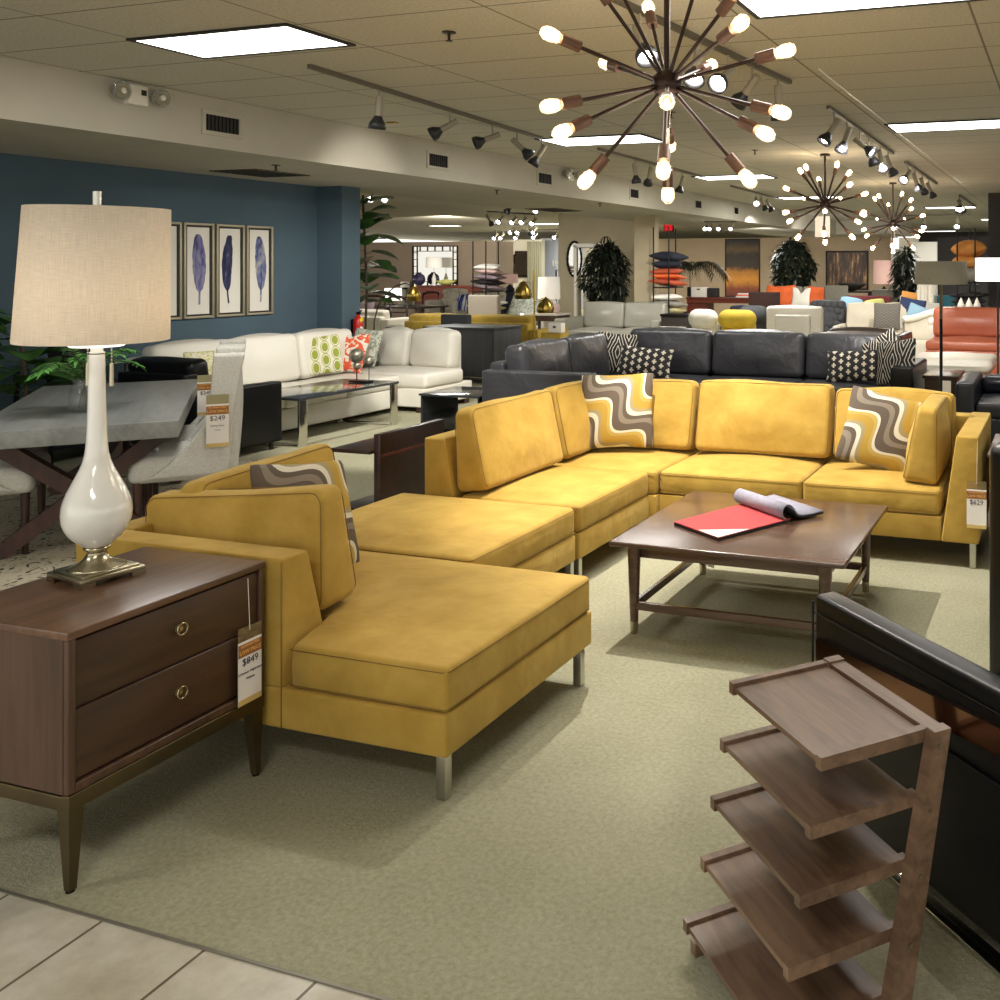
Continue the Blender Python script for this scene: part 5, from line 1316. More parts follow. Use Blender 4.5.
for x0, x1, mm in ((-4.70, -3.70, GL), (-3.69, -2.64, GL), (-2.63, -1.62, GL)):
    part(sbx(B(), x0 if x0 > -4 else -4.85, x1, 9.27, 9.96, .30, .45, .04, puff=(0, .02, .025)), 'seat_cushion', mm, gs)
    part(B().soft((0, 0, 0), (x1 - x0 - .01, .24, .49), .07, puff=(0, .06, .03), T=Matrix.Translation(((x0 + x1) / 2, 10.02, .69)) @ Euler((-.14, 0, 0)).to_matrix().to_4x4(), n=(6, 2, 5)), 'back_cushion', mm, gs)
for x, y in ((-4.95, 7.68), (-4.1, 7.68), (-1.5, 9.32), (-1.5, 10.15), (-4.95, 10.15)): part(B().cyl((x, y, 0), (x, y, .08), .03, n=10), 'leg', 'espresso', gs)
def lean(px, py, Y, z, label, m, w, h, t, rx=74, ry=0, rz=0, **kw):
    a = on_y(px, py, Y); return throw_pillow(label, m, w, h, t, (a.x, Y, a.z if z is None else z), (math.radians(rx), math.radians(ry), math.radians(rz)), **kw)
lean(617, 353, 9.66, None, 'black and white ikat pillow with pointed top in the charcoal sectional\'s left corner', 'ikat', .46, .46, .14, 76, 6, 30)
lean(645, 362, 9.48, None, 'wide black pillow with small white diamonds beside the left ikat pillow', 'plus', .62, .34, .14, 70, 4, 6, pinch=.10)
lean(854, 366, 9.60, None, 'wide black diamond print pillow at the charcoal sectional\'s right end', 'plus', .60, .34, .14, 70, -4, -4, pinch=.10)
lean(896, 362, 9.48, None, 'black ikat pillow leaning on the charcoal sectional\'s right arm', 'ikat', .46, .46, .14, 74, -8, -24)
lean(884, 354, 9.80, None, 'black zigzag pillow corner peeking behind the right ikat pillow', 'ikat', .42, .42, .12, 76, -30, -10)
# ---- brown end table, floor lamp, right black armchair
bt_ = thing('end_table', 'dark brown end table right of the charcoal sectional\'s arm', 'side table', (-1.15, 9.8, 0))
part(bx(-1.33, -.98, 9.5, 10.1, .55, .58, .004), 'top', 'espresso', bt_); part(bx(-1.31, -1.0, 9.52, 10.08, .1, .55), 'cabinet', 'espresso', bt_)
for x in (-1.3, -1.02):
    for y in (9.54, 10.05): part(bx(x - .015, x + .015, y - .015, y + .015, 0, .1), 'leg', 'espresso', bt_)
fl = drum_lamp('floor_lamp', 'floor lamp with taupe drum shade and black pole behind the mustard sofa\'s right arm', (-1.0, 8.28), 0, [(.15, 0), (.15, .02), (.02, .03), (.014, .05), (.014, 1.2)], 'black_metal', .222, .215, 1.495, 1.69, 'linen_grey', floor=True)
P_(B().cyl((0, 0, 1.16), (0, 0, 1.52), .014, n=10), 'upper_sleeve', 'bronze_leg', fl); P_(B().box((.05, -.02, .62), (.07, .002, .12)), 'price_card', 'card_white', fl)
drum_lamp('floor_lamp', 'bright white glowing drum lamp at the right edge', (-.72, 11.2), 0, [(.15, 0), (.15, .02), (.02, .03), (.012, .05), (.012, 1.2)], 'black_metal', .25, .25, 1.48, 1.74, 'shade_glow', floor=True)
sofa('leather_armchair', 'dark navy leather armchair behind the mustard sofa\'s right arm, cut by the right edge', 'armchair', (-.34, 9.05), 0, 1.15, .95, .62, 'navy_leather', n=1, arm=.17, arm_h=.63, seat=.46)
# ---- orange leather sofa group
sofa('leather_sofa', 'burnt orange leather sofa with high backs at the right edge', 'sofa', (-.72, 14.2), 0, 2.3, 1.1, 1.02, 'orange_leather', n=2, arm=.03, arm_h=.45, arms=(0, 0), seat=.60, crown=.04)
t = thing('leather_ottoman', 'white leather chaise ottoman in front of the orange sofa', 'ottoman', (-1.32, 12.35, 0))
P_(sbx(B(), -.48, .40, -.45, .45, .06, .36, .03), 'base', 'white_leather', t); P_(sbx(B(), -.52, .50, -.5, .5, .36, .52, .07, puff=(.02, .02, .04)), 'cushion', 'white_leather', t)
for x in (-.4, .32):
    for y in (-.38, .38): P_(B().cyl((x, y, 0), (x, y, .06), .03, n=8), 'foot', 'espresso', t)
t = thing('leather_ottoman', 'low orange leather ottoman right of the white one at the edge', 'ottoman', (-.35, 11.95, 0))
P_(sbx(B(), -.35, .5, -.35, .35, .06, .30, .03), 'base', 'orange_leather', t); P_(sbx(B(), -.38, .55, -.38, .38, .30, .45, .06, puff=(.02, .02, .03)), 'cushion', 'orange_leather', t)
for x in (-.28, .42):
    for y in (-.28, .28): P_(B().cyl((x, y, 0), (x, y, .065), .03, n=8), 'foot', 'espresso', t)
t = thing('curved_armchair', 'cream curved tub chair left of the orange sofa', 'armchair', (-2.05, 15.3, 0), math.radians(-50))
ringp = [(.42 * math.cos(a), .42 * math.sin(a)) for a in [math.radians(x) for x in range(-30, 211, 20)]]
b_ = B()
b_.tube([(x, y, .80 + .15 * max(0, y / .42)) for x, y in ringp], .055, n=10); P_(b_, 'rolled_rim', 'white_fabric', t)
b_ = B(); v = []
for x, y in ringp: v += [(x * .93, y * .93, .2), (x, y, .80 + .15 * max(0, y / .42)), (x * 1.08, y * 1.08, .80 + .15 * max(0, y / .42)), (x * 1.06, y * 1.06, .2)]
fs = []
for i in range(len(ringp) - 1):
    for k in range(4): fs.append((4 * i + k, 4 * i + (k + 1) % 4, 4 * i + 4 + (k + 1) % 4, 4 * i + 4 + k))
b_._add(v, fs, True); P_(b_, 'shell', 'cream', t); P_(B().cyl((0, 0, .2), (0, 0, .46), .38, n=24), 'seat', 'cream', t); P_(B().cyl((0, 0, 0), (0, 0, .2), .2, n=16), 'base', 'espresso', t)

# ---- grey leather loveseat, sand wall, dark shelf unit, bolster chairs
a = on_y(618, 302, 15.6)
sofa('leather_loveseat', 'pale grey leather loveseat in front of the beige column', 'sofa', (a.x, 15.65), 0, 2.10, .95, .98, 'taupe_leather', n=2, arm=.24, arm_h=.72, seat=.52, crown=.05)
def rng(px0, px1, Y): return on_y(px0, 300, Y).x, on_y(px1, 300, Y).x
x0, x1 = rng(661, 686, 15.0)
t = thing('bookcase', 'low black cabinet with pale shelf edges beside the grey loveseat', 'cabinet', ((x0 + x1) / 2, 15.2, 0))
part(bx(x0, x1, 15.0, 15.5, 0, .80), 'carcass', 'dark_slot', t); part(bx(x0 - .01, x1 + .01, 14.98, 15.5, .80, .84, .004), 'top', 'black_metal', t); part(bx(x0, x1, 14.97, 15.0, .60, .63), 'shelf_edge', 'card_white', t)
def headrest_chair(label, px0, px1, Y, m, zt, seat_m):
    x0, x1 = rng(px0, px1, Y); W = x1 - x0; t = thing('headrest_armchair', label, 'armchair', ((x0 + x1) / 2, Y, 0))
    P_(sbx(B(), -W / 2 + .03, W / 2 - .03, -.3, .28, .22, .44, .05, puff=(0, 0, .03)), 'seat', seat_m, t)
    P_(sbx(B(), -W / 2 + .03, W / 2 - .03, .2, .34, .22, zt - .2, .05), 'backrest', seat_m, t)
    hr = .145; prof = [(max(.001, hr * math.sin(a_)), -W / 2 + hr - hr * math.cos(a_)) for a_ in [i * PI / 16 for i in range(9)]]; prof += [(hr * math.cos(a_), W / 2 - hr + hr * math.sin(a_)) for a_ in [i * PI / 16 for i in range(8)]] + [(.001, W / 2)]
    P_(B().lathe(prof, n=24, T=Matrix.Translation((0, .2, zt - .15)) @ Euler((0, PI / 2, 0)).to_matrix().to_4x4(), cap=False), 'headrest', m, t)
    P_(B().cyl((0, 0, .03), (0, 0, .22), .04, n=10), 'pedestal', 'steel', t); P_(B().cyl((0, 0, 0), (0, 0, .03), .26, n=20), 'base', 'steel', t)
    return t
headrest_chair('armchair with puffy bright white headrest', 684, 713, 13.5, 'white_fabric', 1.0, 'white_leather')
headrest_chair('armchair with puffy yellow headrest beside the white one', 714, 752, 13.5, 'bolster_yellow', 1.0, 'bolster_yellow')
headrest_chair('dark grey armchair half hidden behind the yellow headrest', 735, 765, 14.6, 'slate', 1.02, 'slate')
a = on_y(742, 309, 16.2); t = sofa('fabric_chair', 'midnight blue chair peeking above the yellow headrest', 'chair', (a.x, 16.2), 0, .62, .6, .93, 'dark_navy', n=1, arm=.05, arm_h=.6)
# white modern armchair
x0, x1 = rng(760, 817, 13.3)
t = thing('white_armchair', 'boxy white armchair with a small tag behind the charcoal sectional', 'armchair', ((x0 + x1) / 2, 13.3, 0)); W = x1 - x0
P_(sbx(B(), -W / 2, W / 2 - .02, -.38, .40, .10, .45, .03), 'base', 'white_leather', t)
P_(sbx(B(), -W * .10, W / 2, -.42, -.30, .45, .97, .03), 'armrest', 'white_leather', t); P_(sbx(B(), -W / 2, W / 2, .28, .42, .45, 1.06, .05, puff=(0, .02, .02)), 'backrest', 'white_leather', t)
P_(sbx(B(), -W / 2 + .05, W * .12, -.34, .30, .45, .62, .04, puff=(0, 0, .03)), 'seat_cushion', 'white_leather', t); P_(B().box((-W * .03, -.423, .64), (.10, .004, .05)), 'fabric_label', 'card_olive', t)
for x in (-W / 2 + .08, W / 2 - .08):
    for y in (-.3, .3): P_(B().cyl((x, y, 0), (x, y, .1), .02, n=8), 'leg', 'steel', t)
a = on_y(826, 300, 16.5); sofa('tufted_chair', 'button tufted grey leather chair behind the boxy white armchair', 'chair', (a.x, 16.5), 0, .62, .75, 1.03, 'slate', n=1, arm=.02, arm_h=.5, arms=(0, 0), tuft=True)
x0, x1 = rng(841, 903, 16.2)
sofa('white_sofa', 'white sofa with patterned pillows behind the dark brown chair', 'sofa', ((x0 + x1) / 2 + .1, 16.2), 0, x1 - x0 + .3, .9, 1.0, 'cream', n=2, arm=.1, arm_h=.65, seat=.56)
lean(887, 313, 15.8, .82, 'grey maze print pillow on the far white sofa', 'maze_light', .46, .46, .13, 80, 0, 0)
x0, x1 = rng(832, 912, 12.6)
sofa('leather_armchair', 'dark brown leather armchair just behind the charcoal sectional', 'armchair', ((x0 + x1) / 2, 12.2), PI, x1 - x0, .95, .86, 'brown_leather', n=1, arm=.12, arm_h=.8)
lean(911, 316, 16.4, .86, 'navy blue pillow with pale star beside the maze print pillow', 'navy', .46, .5, .13, 80, 10, 0)
lean(918, 320, 15.9, .80, 'light blue pillow leaning by the cream tub chair', 'sky', .42, .42, .13, 78, 20, 0)
for q_ in (911,):
    a = on_y(q_, 318, 16.9)
sofa('fabric_sofa', 'pale sofa behind the navy and light blue pillows', 'sofa', (on_y(919, 300, 17.15).x, 17.15), 0, .9, .7, .98, 'oatmeal', n=1, arm=.05, arm_h=.6)
# red round chair, colour pillows, tall grey chairs
a = on_y(857, 300, 19.0)
panel_chair('round maroon chair behind the far white sofa', (a.x + .12, 19.3), 0, 'maroon', H=1.04, W=.95)
lean(850, 303, 19.12, .76, 'light blue round edged pillow leaning on the maroon chair', 'sky', .46, .50, .13, 78, 8, 0, pinch=-.06)
lean(875, 303, 19.12, .75, 'pale lime pillow leaning left of the tall grey chair', 'lime', .40, .46, .12, 78, -8, 0, pinch=-.06)
a = on_y(884, 297, 21.6); panel_chair('tall warm grey chair under the pink lamp', (a.x, 21.6), 0, 'grey_fabric', H=1.12, W=.62)
a = on_y(834, 297, 23.6); panel_chair('warm grey chair left of the dark bowl, under the city painting', (a.x, 23.6), 0, 'grey_fabric', H=1.16, W=.60)
t = thing('console_table', 'black console table carrying a curved dark bowl under the city painting', 'console', (on_y(853, 290, 24.6).x, 24.6, 0))
P_(B().box((0, 0, .98), (.95, .35, .04), bev=.004), 'top', 'black_metal', t)
for x in (-.44, .44): P_(B().box((x, 0, .48), (.04, .3, .96)), 'leg', 'black_metal', t)
bw = B().lathe([(.05, 0), (.15, .03), (.34, .14), (.42, .20), (.40, .205), (.32, .15), (.14, .045), (.001, .03)], n=28).done('decorative_bowl', 'dark_slot'); bw.location = (on_y(852, 290, 24.6).x, 24.6, 1.001); bw.scale = (1, .6, 1)
tag(bw, 'shallow dark curved bowl on the far console', 'bowl')
for i, (dx, mm) in enumerate(((-.08, 'orange'), (.08, 'orange'), (0, 'rust'))):
    o = B().ball((0, 0, 0), .06, n=12).done('decorative_ball', mm); o.location = (on_y(852, 290, 24.6).x + dx, 24.6, 1.11); tag(o, ['orange ball at the left in the dark bowl', 'orange ball at the right in the dark bowl', 'rust coloured ball between two orange ones in the dark bowl'][i], 'ball')
# grey sofa with orange pillows
x0, x1 = rng(769, 829, 24.0)
sofa('fabric_sofa', 'warm grey sofa loaded with orange pillows below the dark tree', 'sofa', ((x0 + x1) / 2, 24.2), 0, x1 - x0, .9, 1.10, 'grey_fabric', n=2, arm=.12, arm_h=.8, seat=.60)
for px, m_, s_, dz, lab in ((774, 'orange', .5, 12, 'leftmost orange pillow on the far grey sofa, lying tilted'), (786, 'orange', .56, -4, 'orange pillow left of the white one on the far grey sofa'), (816, 'orange', .5, 4, 'orange pillow right of the white one on the far grey sofa')):
    lean(px, 296, 23.98, .88, lab, m_, s_, s_, .14, 80, dz, 0)
lean(801, 298, 23.86, .86, 'white pointed pillow between the orange ones', 'white_fabric', .50, .50, .13, 80, 2, 0, chop=.12, pinch=.1)
# reddish desk
x0, x1 = rng(685, 770, 22.5)
t = thing('desk', 'reddish wooden desk under the amber abstract painting', 'desk', ((x0 + x1) / 2, 22.9, 0)); W = x1 - x0
P_(B().box((0, 0, .84), (W, .7, .05), bev=.005), 'top', 'redwood', t); P_(B().box((0, -.02, .77), (W - .06, .62, .09)), 'apron', 'redwood', t)
for x in (-W / 2 + .05, W / 2 - .05):
    for y in (-.28, .28): P_(B().box((x, y, .41), (.07, .07, .82)), 'leg', 'redwood', t)
P_(B().box((-W / 2 + .3, 0, .45), (.45, .55, .55)), 'drawer_pedestal', 'redwood', t)
def boxy(name, label, cat, px0, px1, py0, py1, Y, d, m, lid=None, z0=None):
    a = on_y(px0, py0, Y); c = on_y(px1, py1, Y); z = c.z if z0 is None else z0
    t = thing(name, label, cat, ((a.x + c.x) / 2, Y + d / 2, z)); part(bx(a.x, c.x, Y, Y + d, z, a.z, .008), 'body', m, t)
    part(bx((a.x * .6 + c.x * .4), (a.x * .4 + c.x * .6), Y - .012, Y, a.z - .07, a.z - .04), 'handle', lid or 'dark_slot', t); return t
boxy('storage_box', 'white file box standing on the reddish desk', 'box', 691, 706, 287, 300, 22.7, .2, 'white_paint', z0=.866)
boxy('storage_box', 'black file box beside the white one on the reddish desk', 'box', 707, 717, 288, 300, 22.75, .2, 'dark_slot', z0=.866)
boxy('storage_box', 'black box half hidden left of the white file box', 'box', 687, 691, 287, 300, 22.85, .2, 'dark_slot', z0=.866)
for k, (h_, m_) in enumerate(((.04, 'card_white'), (.035, 'orange'), (.03, 'card_white'))):
    a = on_y(743, 298, 22.7); o = B().box((0, 0, 0), (.32 - .03 * k, .22, h_), bev=.003).done('book', m_); o.location = (a.x, 22.72, .868 + sum((.04, .035, .03)[:k]) + h_ / 2); o.rotation_euler = (0, 0, .1 * k)
    tag(o, ['white book at the bottom of the small stack on the reddish desk', 'orange book in the middle of the stack on the reddish desk', 'white book on top of the stack on the reddish desk'][k], 'book', 'books on the reddish desk')
x0, x1 = rng(749, 775, 21.6)
t = thing('woven_bench', 'dark woven brown bench in front of the reddish desk\'s right end', 'bench', ((x0 + x1) / 2, 21.8, 0))
P_(B().soft((0, 0, .86), (x1 - x0, .5, .34), .02, n=(1, 1, 1)), 'woven_back', 'woven', t); P_(B().soft((0, -.1, .45), (x1 - x0, .6, .12), .02), 'seat', 'woven', t)
for x in (-.25, .25):
    for y in (-.3, .2): P_(B().cyl((x, y, 0), (x, y, .4), .02, n=6), 'leg', 'espresso', t)
P_(B().box((0, .1, .55), (.5, .05, .4)), 'back_support', 'espresso', t)
# paintings on the back wall
def amber_painting():
    m, nt, b = new_mat('amber_abstract_canvas'); tc = N(nt, 'ShaderNodeTexCoord'); sep = N(nt, 'ShaderNodeSeparateXYZ'); nt.links.new(tc.outputs['Object'], sep.inputs[0])
    n = N(nt, 'ShaderNodeTexNoise', Scale=3.2, Detail=8.0, Roughness=.75); nt.links.new(tc.outputs['Object'], n.inputs['Vector'])
    a = N(nt, 'ShaderNodeMath', operation='MULTIPLY_ADD'); nt.links.new(n.outputs[0], a.inputs[0]); a.inputs[1].default_value = .5; nt.links.new(sep.outputs[2], a.inputs[2])
    s = N(nt, 'ShaderNodeMath', operation='MULTIPLY_ADD'); nt.links.new(a.outputs[0], s.inputs[0]); s.inputs[1].default_value = .5; s.inputs[2].default_value = .38
    nt.links.new(ramp(nt, s.outputs[0], [(0.0, (90, 40, 30)), (.14, (128, 62, 34)), (.30, (206, 138, 44)), (.44, (176, 116, 34)), (.52, (60, 44, 24)), (.72, (44, 34, 22)), (.82, (92, 70, 30)), (.95, (34, 26, 20))]), b.inputs['Base Color'])
    b.inputs['Roughness'].default_value = .5; return m
M['amber_art'] = amber_painting()
def city_painting():
    m, nt, b = new_mat('brown_vertical_abstract_canvas'); v = coords(nt, (5.5, 1, .9))
    n = N(nt, 'ShaderNodeTexNoise', Scale=1.6, Detail=5.0, Roughness=.7); nt.links.new(v, n.inputs['Vector'])
    nt.links.new(ramp(nt, n.outputs[0], [(.0, (34, 22, 16)), (.48, (58, 38, 24)), (.58, (116, 80, 46)), (.68, (196, 160, 110)), (.8, (90, 56, 30))]), b.inputs['Base Color']); b.inputs['Roughness'].default_value = .5
    return m
M['city_art'] = city_painting()
YB = 31.0
a = on_y(725.5, 239, YB); c = on_y(760, 297, YB); picture('tall abstract painting, dark above and glowing amber below, above the reddish desk', a.x, c.x, YB, c.z, a.z, 'amber_art', fw=.03)
a = on_y(826, 251, YB); c = on_y(868.5, 290, YB); picture('square dark painting with pale vertical streaks, right of the tall dark tree', a.x, c.x, YB, c.z, a.z, 'city_art', fw=.05)
a = on_y(793, 270, 27.2); tree('tall dark ficus tree between the amber and the square paintings', (a.x, 27.2), 1.62, .55, .80, n=1600, seed=11, L=.20, w=.09)
a = on_y(606, 270, 17.4); tree('bushy dark ficus tree beside the lit doorway, above the grey loveseat', (a.x, 17.4), 1.45, .42, .68, n=1500, seed=12, L=.15, w=.065)
a = on_y(905, 270, 21.0); tree('slim dark ficus tree right of the pink lamp', (a.x, 21.0), 1.5, .24, .58, n=500, seed=13, L=.2, w=.06)
# lamps far right
a = on_y(884, 285, 25.5)
t = drum_lamp('table_lamp', 'pink shaded table lamp right of the square painting', (a.x, 25.5), .90, [(.10, 0), (.12, .05), (.06, .15), (.02, .2), (.02, .22)], 'black_metal', .29, .27, 1.17, 1.80, 'shade_pink')
t2 = thing('console_table', 'small dark console carrying the pink lamp', 'console', (a.x, 25.5, 0)); P_(B().box((0, 0, .88), (.8, .4, .04)), 'top', 'espresso', t2)
for x in (-.36, .36): P_(B().box((x, 0, .43), (.05, .36, .86)), 'leg', 'espresso', t2)
# yellow and teal area
a = on_y(911, 295, 19.2); sofa('fabric_chair', 'cream chair holding the mustard pillow, left of the white hanging cloths', 'chair', (a.x, 19.5), 0, .75, .7, 1.05, 'cream', n=1, arm=.08, arm_h=.8, seat=.68)
lean(911, 296, 19.32, .92, 'mustard pillow on the cream chair under the taupe drum shade', 'amber', .44, .44, .13, 80, 8, 0)
a = on_y(939, 298, 18.0); panel_chair('teal blue chair behind the floor lamp pole', (a.x, 18.0), 0, 'teal', H=1.10, W=.55)
a = on_y(926, 290, 17.6); t = thing('hanging_cloth', 'white and lavender cloth hanging below the taupe drum shade', 'cloth', (a.x, 17.6, .6))
b_ = B()
for i in range(5): b_.cyl((-.12 + i * .06, .02 * (i % 2), .12), (-.12 + i * .06, .02 * (i % 2), .78), .034, n=8)
P_(b_, 'folds', 'white_fabric', t); P_(B().cyl((-.2, 0, .79), (.2, 0, .79), .01, n=6), 'rail', 'steel', t); P_(B().cyl((.18, 0, -.6), (.18, 0, .79), .01, n=6), 'post', 'steel', t); P_(B().cyl((.18, 0, -.6), (.18, 0, -.58), .12, n=12), 'foot', 'steel', t)
# pillow racks
RG = 'pillows stacked on the rack at the right'
Yr = 17.2; xr = on_y(968, 280, Yr).x
pole_rack('tall black pillow rack left of the dark column', xr, Yr, .50, 2.30, (.02, .66, 1.33))
pillow_pile([('grey_pillow', .20, 'stone grey pillow at the bottom of the right rack\'s middle pile'), ('dark_fabric', .18, 'lower black pillow in the right rack\'s middle pile'), ('dark_fabric', .13, 'middle black pillow in the right rack\'s middle pile'), ('dark_fabric', .13, 'topmost black pillow in the right rack\'s middle pile')], xr, Yr, .62, .67, RG, seed=2)
pillow_pile([('grey_pillow', .32, 'puffy grey pillow under the orange ones on the right rack\'s top shelf'), ('amber', .24, 'lower orange pillow on the right rack\'s top shelf'), ('amber', .32, 'topmost big orange pillow on the right rack')], xr, Yr, .62, 1.34, RG, seed=5)
pillow_pile([('grey_pillow', .15, 'grey pillow lying at the foot of the right rack')], xr, Yr, .5, .03, RG, seed=5)
for i, px in enumerate((961, 969, 977)):
    a = on_y(px, 309, 16.02); o = B().lathe([(.07, 0), (.05, .05), (.02, .12), (.001, .16)], n=12).done('folded_napkin', 'white_fabric'); o.location = (a.x, 16.02, .981); tag(o, 'small white cone shaped folded napkin on the shelf behind the orange sofa', 'napkin', 'napkin cones behind the orange sofa')
x0, x1 = rng(952, 990, 16.0)
t = thing('sofa_table', 'narrow dark table behind the orange sofa carrying white napkin cones', 'console', ((x0 + x1) / 2, 16.02, 0)); P_(B().box((0, 0, .965), (x1 - x0, .3, .03)), 'top', 'black_metal', t)
for x in (-.22, .22): P_(B().box((x, 0, .475), (.04, .26, .95)), 'leg', 'black_metal', t)
Yr = 17.4; xr = on_y(667.5, 280, Yr).x
RG = 'pillows stacked on the rack by the beige column'
Yr = 16.3; xr = on_y(668.5, 280, Yr).x
pole_rack('black pillow rack with navy and rust pillows right of the beige column', xr, Yr, .50, 2.35, (.02, .62, 1.27))
pillow_pile([('beige_pillow', .17, 'straw pillow at the bottom of the column rack\'s middle pile'), ('beige_pillow', .15, 'upper straw pillow in the column rack\'s middle pile'), ('grey_pillow', .15, 'stone grey pillow above the straw ones on the column rack'), ('white_fabric', .14, 'white pillow on top of the column rack\'s middle pile')], xr, Yr, .56, .63, RG, seed=8)
pillow_pile([('rust', .14, 'bottom rust orange pillow on the column rack'), ('orange', .12, 'orange pillow between rust pillows on the column rack'), ('rust', .13, 'upper rust pillow just below the navy ones'), ('dark_navy', .16, 'lower navy pillow on the column rack'), ('dark_navy', .20, 'topmost navy pillow on the column rack')], xr, Yr, .56, 1.28, RG, seed=9)
RG = 'pillows stacked on the rack beside the taupe wall'
Yr = 17.0; xr = on_y(489, 280, Yr).x
pole_rack('thin black rack of pale and mauve pillows beside the taupe wall', xr, Yr, .50, 2.15, (.02, .70, 1.14))
pillow_pile([('beige_pillow', .15, 'cream pillow lowest on the taupe wall rack'), ('white_fabric', .14, 'white pillow above the cream one on the taupe wall rack'), ('beige_pillow', .13, 'upper cream pillow in the lower pile of the taupe wall rack')], xr, Yr, .54, .71, RG, seed=21)
pillow_pile([('mauve', .13, 'lowest mauve pillow in the upper pile of the taupe wall rack'), ('dark_fabric', .13, 'dark pillow in the upper pile of the taupe wall rack'), ('mauve', .13, 'mauve pillow above the dark one on the taupe wall rack'), ('pink_fabric', .13, 'pale pink pillow near the top of the taupe wall rack'), ('white_fabric', .13, 'white pillow topping the taupe wall rack')], xr, Yr, .54, 1.15, RG, seed=22)
# palm behind the column rack
a = on_y(690, 270, 25.0); t = thing('potted_palm', 'arching palm behind the rack of navy pillows', 'plant', (a.x, 25.0, 0)); rnd = random.Random(4)
P_(B().lathe([(.2, 0), (.26, .4), (.24, .4), (.001, .36)], n=16), 'pot', 'pot', t); fr_b = B(); stm = B()
for i in range(16):
    an = i * 2.4; L = rnd.uniform(.9, 1.4); pts = [Vector((0, 0, .4)), Vector((0, 0, 1.5))]
    for k in range(1, 9):
        s_ = k / 8; pts.append(Vector((math.cos(an) * L * s_, math.sin(an) * L * s_, 1.5 + 1.2 * s_ - 1.3 * s_ * s_ + rnd.uniform(-.01, .01))))
        for s in (-1, 1):
            for j in (0, .5): fr_b.leaf(pts[-1] * (1 - j) + pts[-2] * j, (pts[-1] - pts[-2]).normalized() * .8 + Vector((-math.sin(an), math.cos(an), 0)) * s, .03, .34 * (1.1 - .5 * s_), .6, seg=2)
    stm.tube(pts, .012, n=4)
P_(fr_b, 'fronds', 'leaf_dark', t); P_(stm, 'stems', 'stem', t)
# round mirror, lantern, candle, doorway glow
a = on_y(570.5, 259, 18.45); t = thing('round_mirror', 'oval metal framed mirror on the sand wall left of the doorway', 'mirror', (a.x + .08, 18.47, a.z))
cir = [(.17 * math.cos(k * PI / 20), 0, .37 * math.sin(k * PI / 20)) for k in range(40)]
P_(B().tube(cir, .022, n=8, closed=True), 'frame', 'black_metal', t); g_ = B(); g_._add([(x * .98, .01, z * .98) for x, y, z in cir], [tuple(range(40))], False); P_(g_, 'glass', 'mirror', t)
bd = B()
for k in range(0, 40, 2): bd.ball(cir[k], .03, n=8)
P_(bd, 'beads', 'bronze_dark', t)
a = on_y(606, 242, 17.9); t = thing('wire_lantern', 'round dark wire finial above the bushy ficus by the doorway', 'lantern', (a.x, 17.9, 0))
for k in range(4): P_(B().tube([(.11 * math.cos(q_ * PI / 12) * math.cos(k * PI / 4), .11 * math.cos(q_ * PI / 12) * math.sin(k * PI / 4), a.z + .11 * math.sin(q_ * PI / 12)) for q_ in range(24)], .009, n=5, closed=True), 'wire_hoop', 'black_metal', t)
P_(B().cyl((0, 0, 0), (0, 0, a.z - .11), .015, n=6), 'pole', 'black_metal', t); P_(B().cyl((0, 0, 0), (0, 0, .03), .16, n=16), 'base', 'black_metal', t)
# ================================================================== LEFT BAY, seen past the end of the blue wall
def rng(px0, px1, Y): return on_y(px0, 300, Y).x, on_y(px1, 300, Y).x
# charcoal cabinet
x0, x1 = rng(425, 494, 11.6)
t = thing('sideboard', 'charcoal wood sideboard right behind the white chaise', 'cabinet', ((x0 + x1) / 2, 11.9, 0))
part(bx(x0, x1, 11.6, 12.3, .10, .76, .004), 'carcass', 'charcoal_wood', t); part(bx(x0 - .02, x1 + .02, 11.58, 12.32, .76, .79, .003), 'top', 'charcoal_wood', t)
for i in range(2): part(bx(x0 + .02 + i * (x1 - x0 - .02) / 2, x0 + (i + 1) * (x1 - x0 - .02) / 2, 11.585, 11.602, .13, .74, .002), 'door', 'charcoal_wood', t)
for x in (x0 + .06, x1 - .06):
    for y in (11.66, 12.24): part(bx(x - .025, x + .025, y - .025, y + .025, 0, .10), 'leg', 'gold', t)
# mustard sofa
x0, x1 = rng(428, 566, 14.0)
sofa('mustard_sofa', 'mustard fabric sofa behind the charcoal sideboard', 'sofa', ((x0 + x1) / 2, 13.6), PI, x1 - x0, .95, .86, 'mustard', n=2, arm=.18, arm_h=.66)
a = on_y(467, 325, 12.75); panel_chair('slate leather chair back showing above the charcoal sideboard', (a.x, 12.72), PI, 'slate', H=.92, W=.50)
a = on_y(472, 315, 16.4); panel_chair('low black chair behind the slate chair back', (a.x, 16.4), 0, 'dark_fabric', H=.84, W=.55)
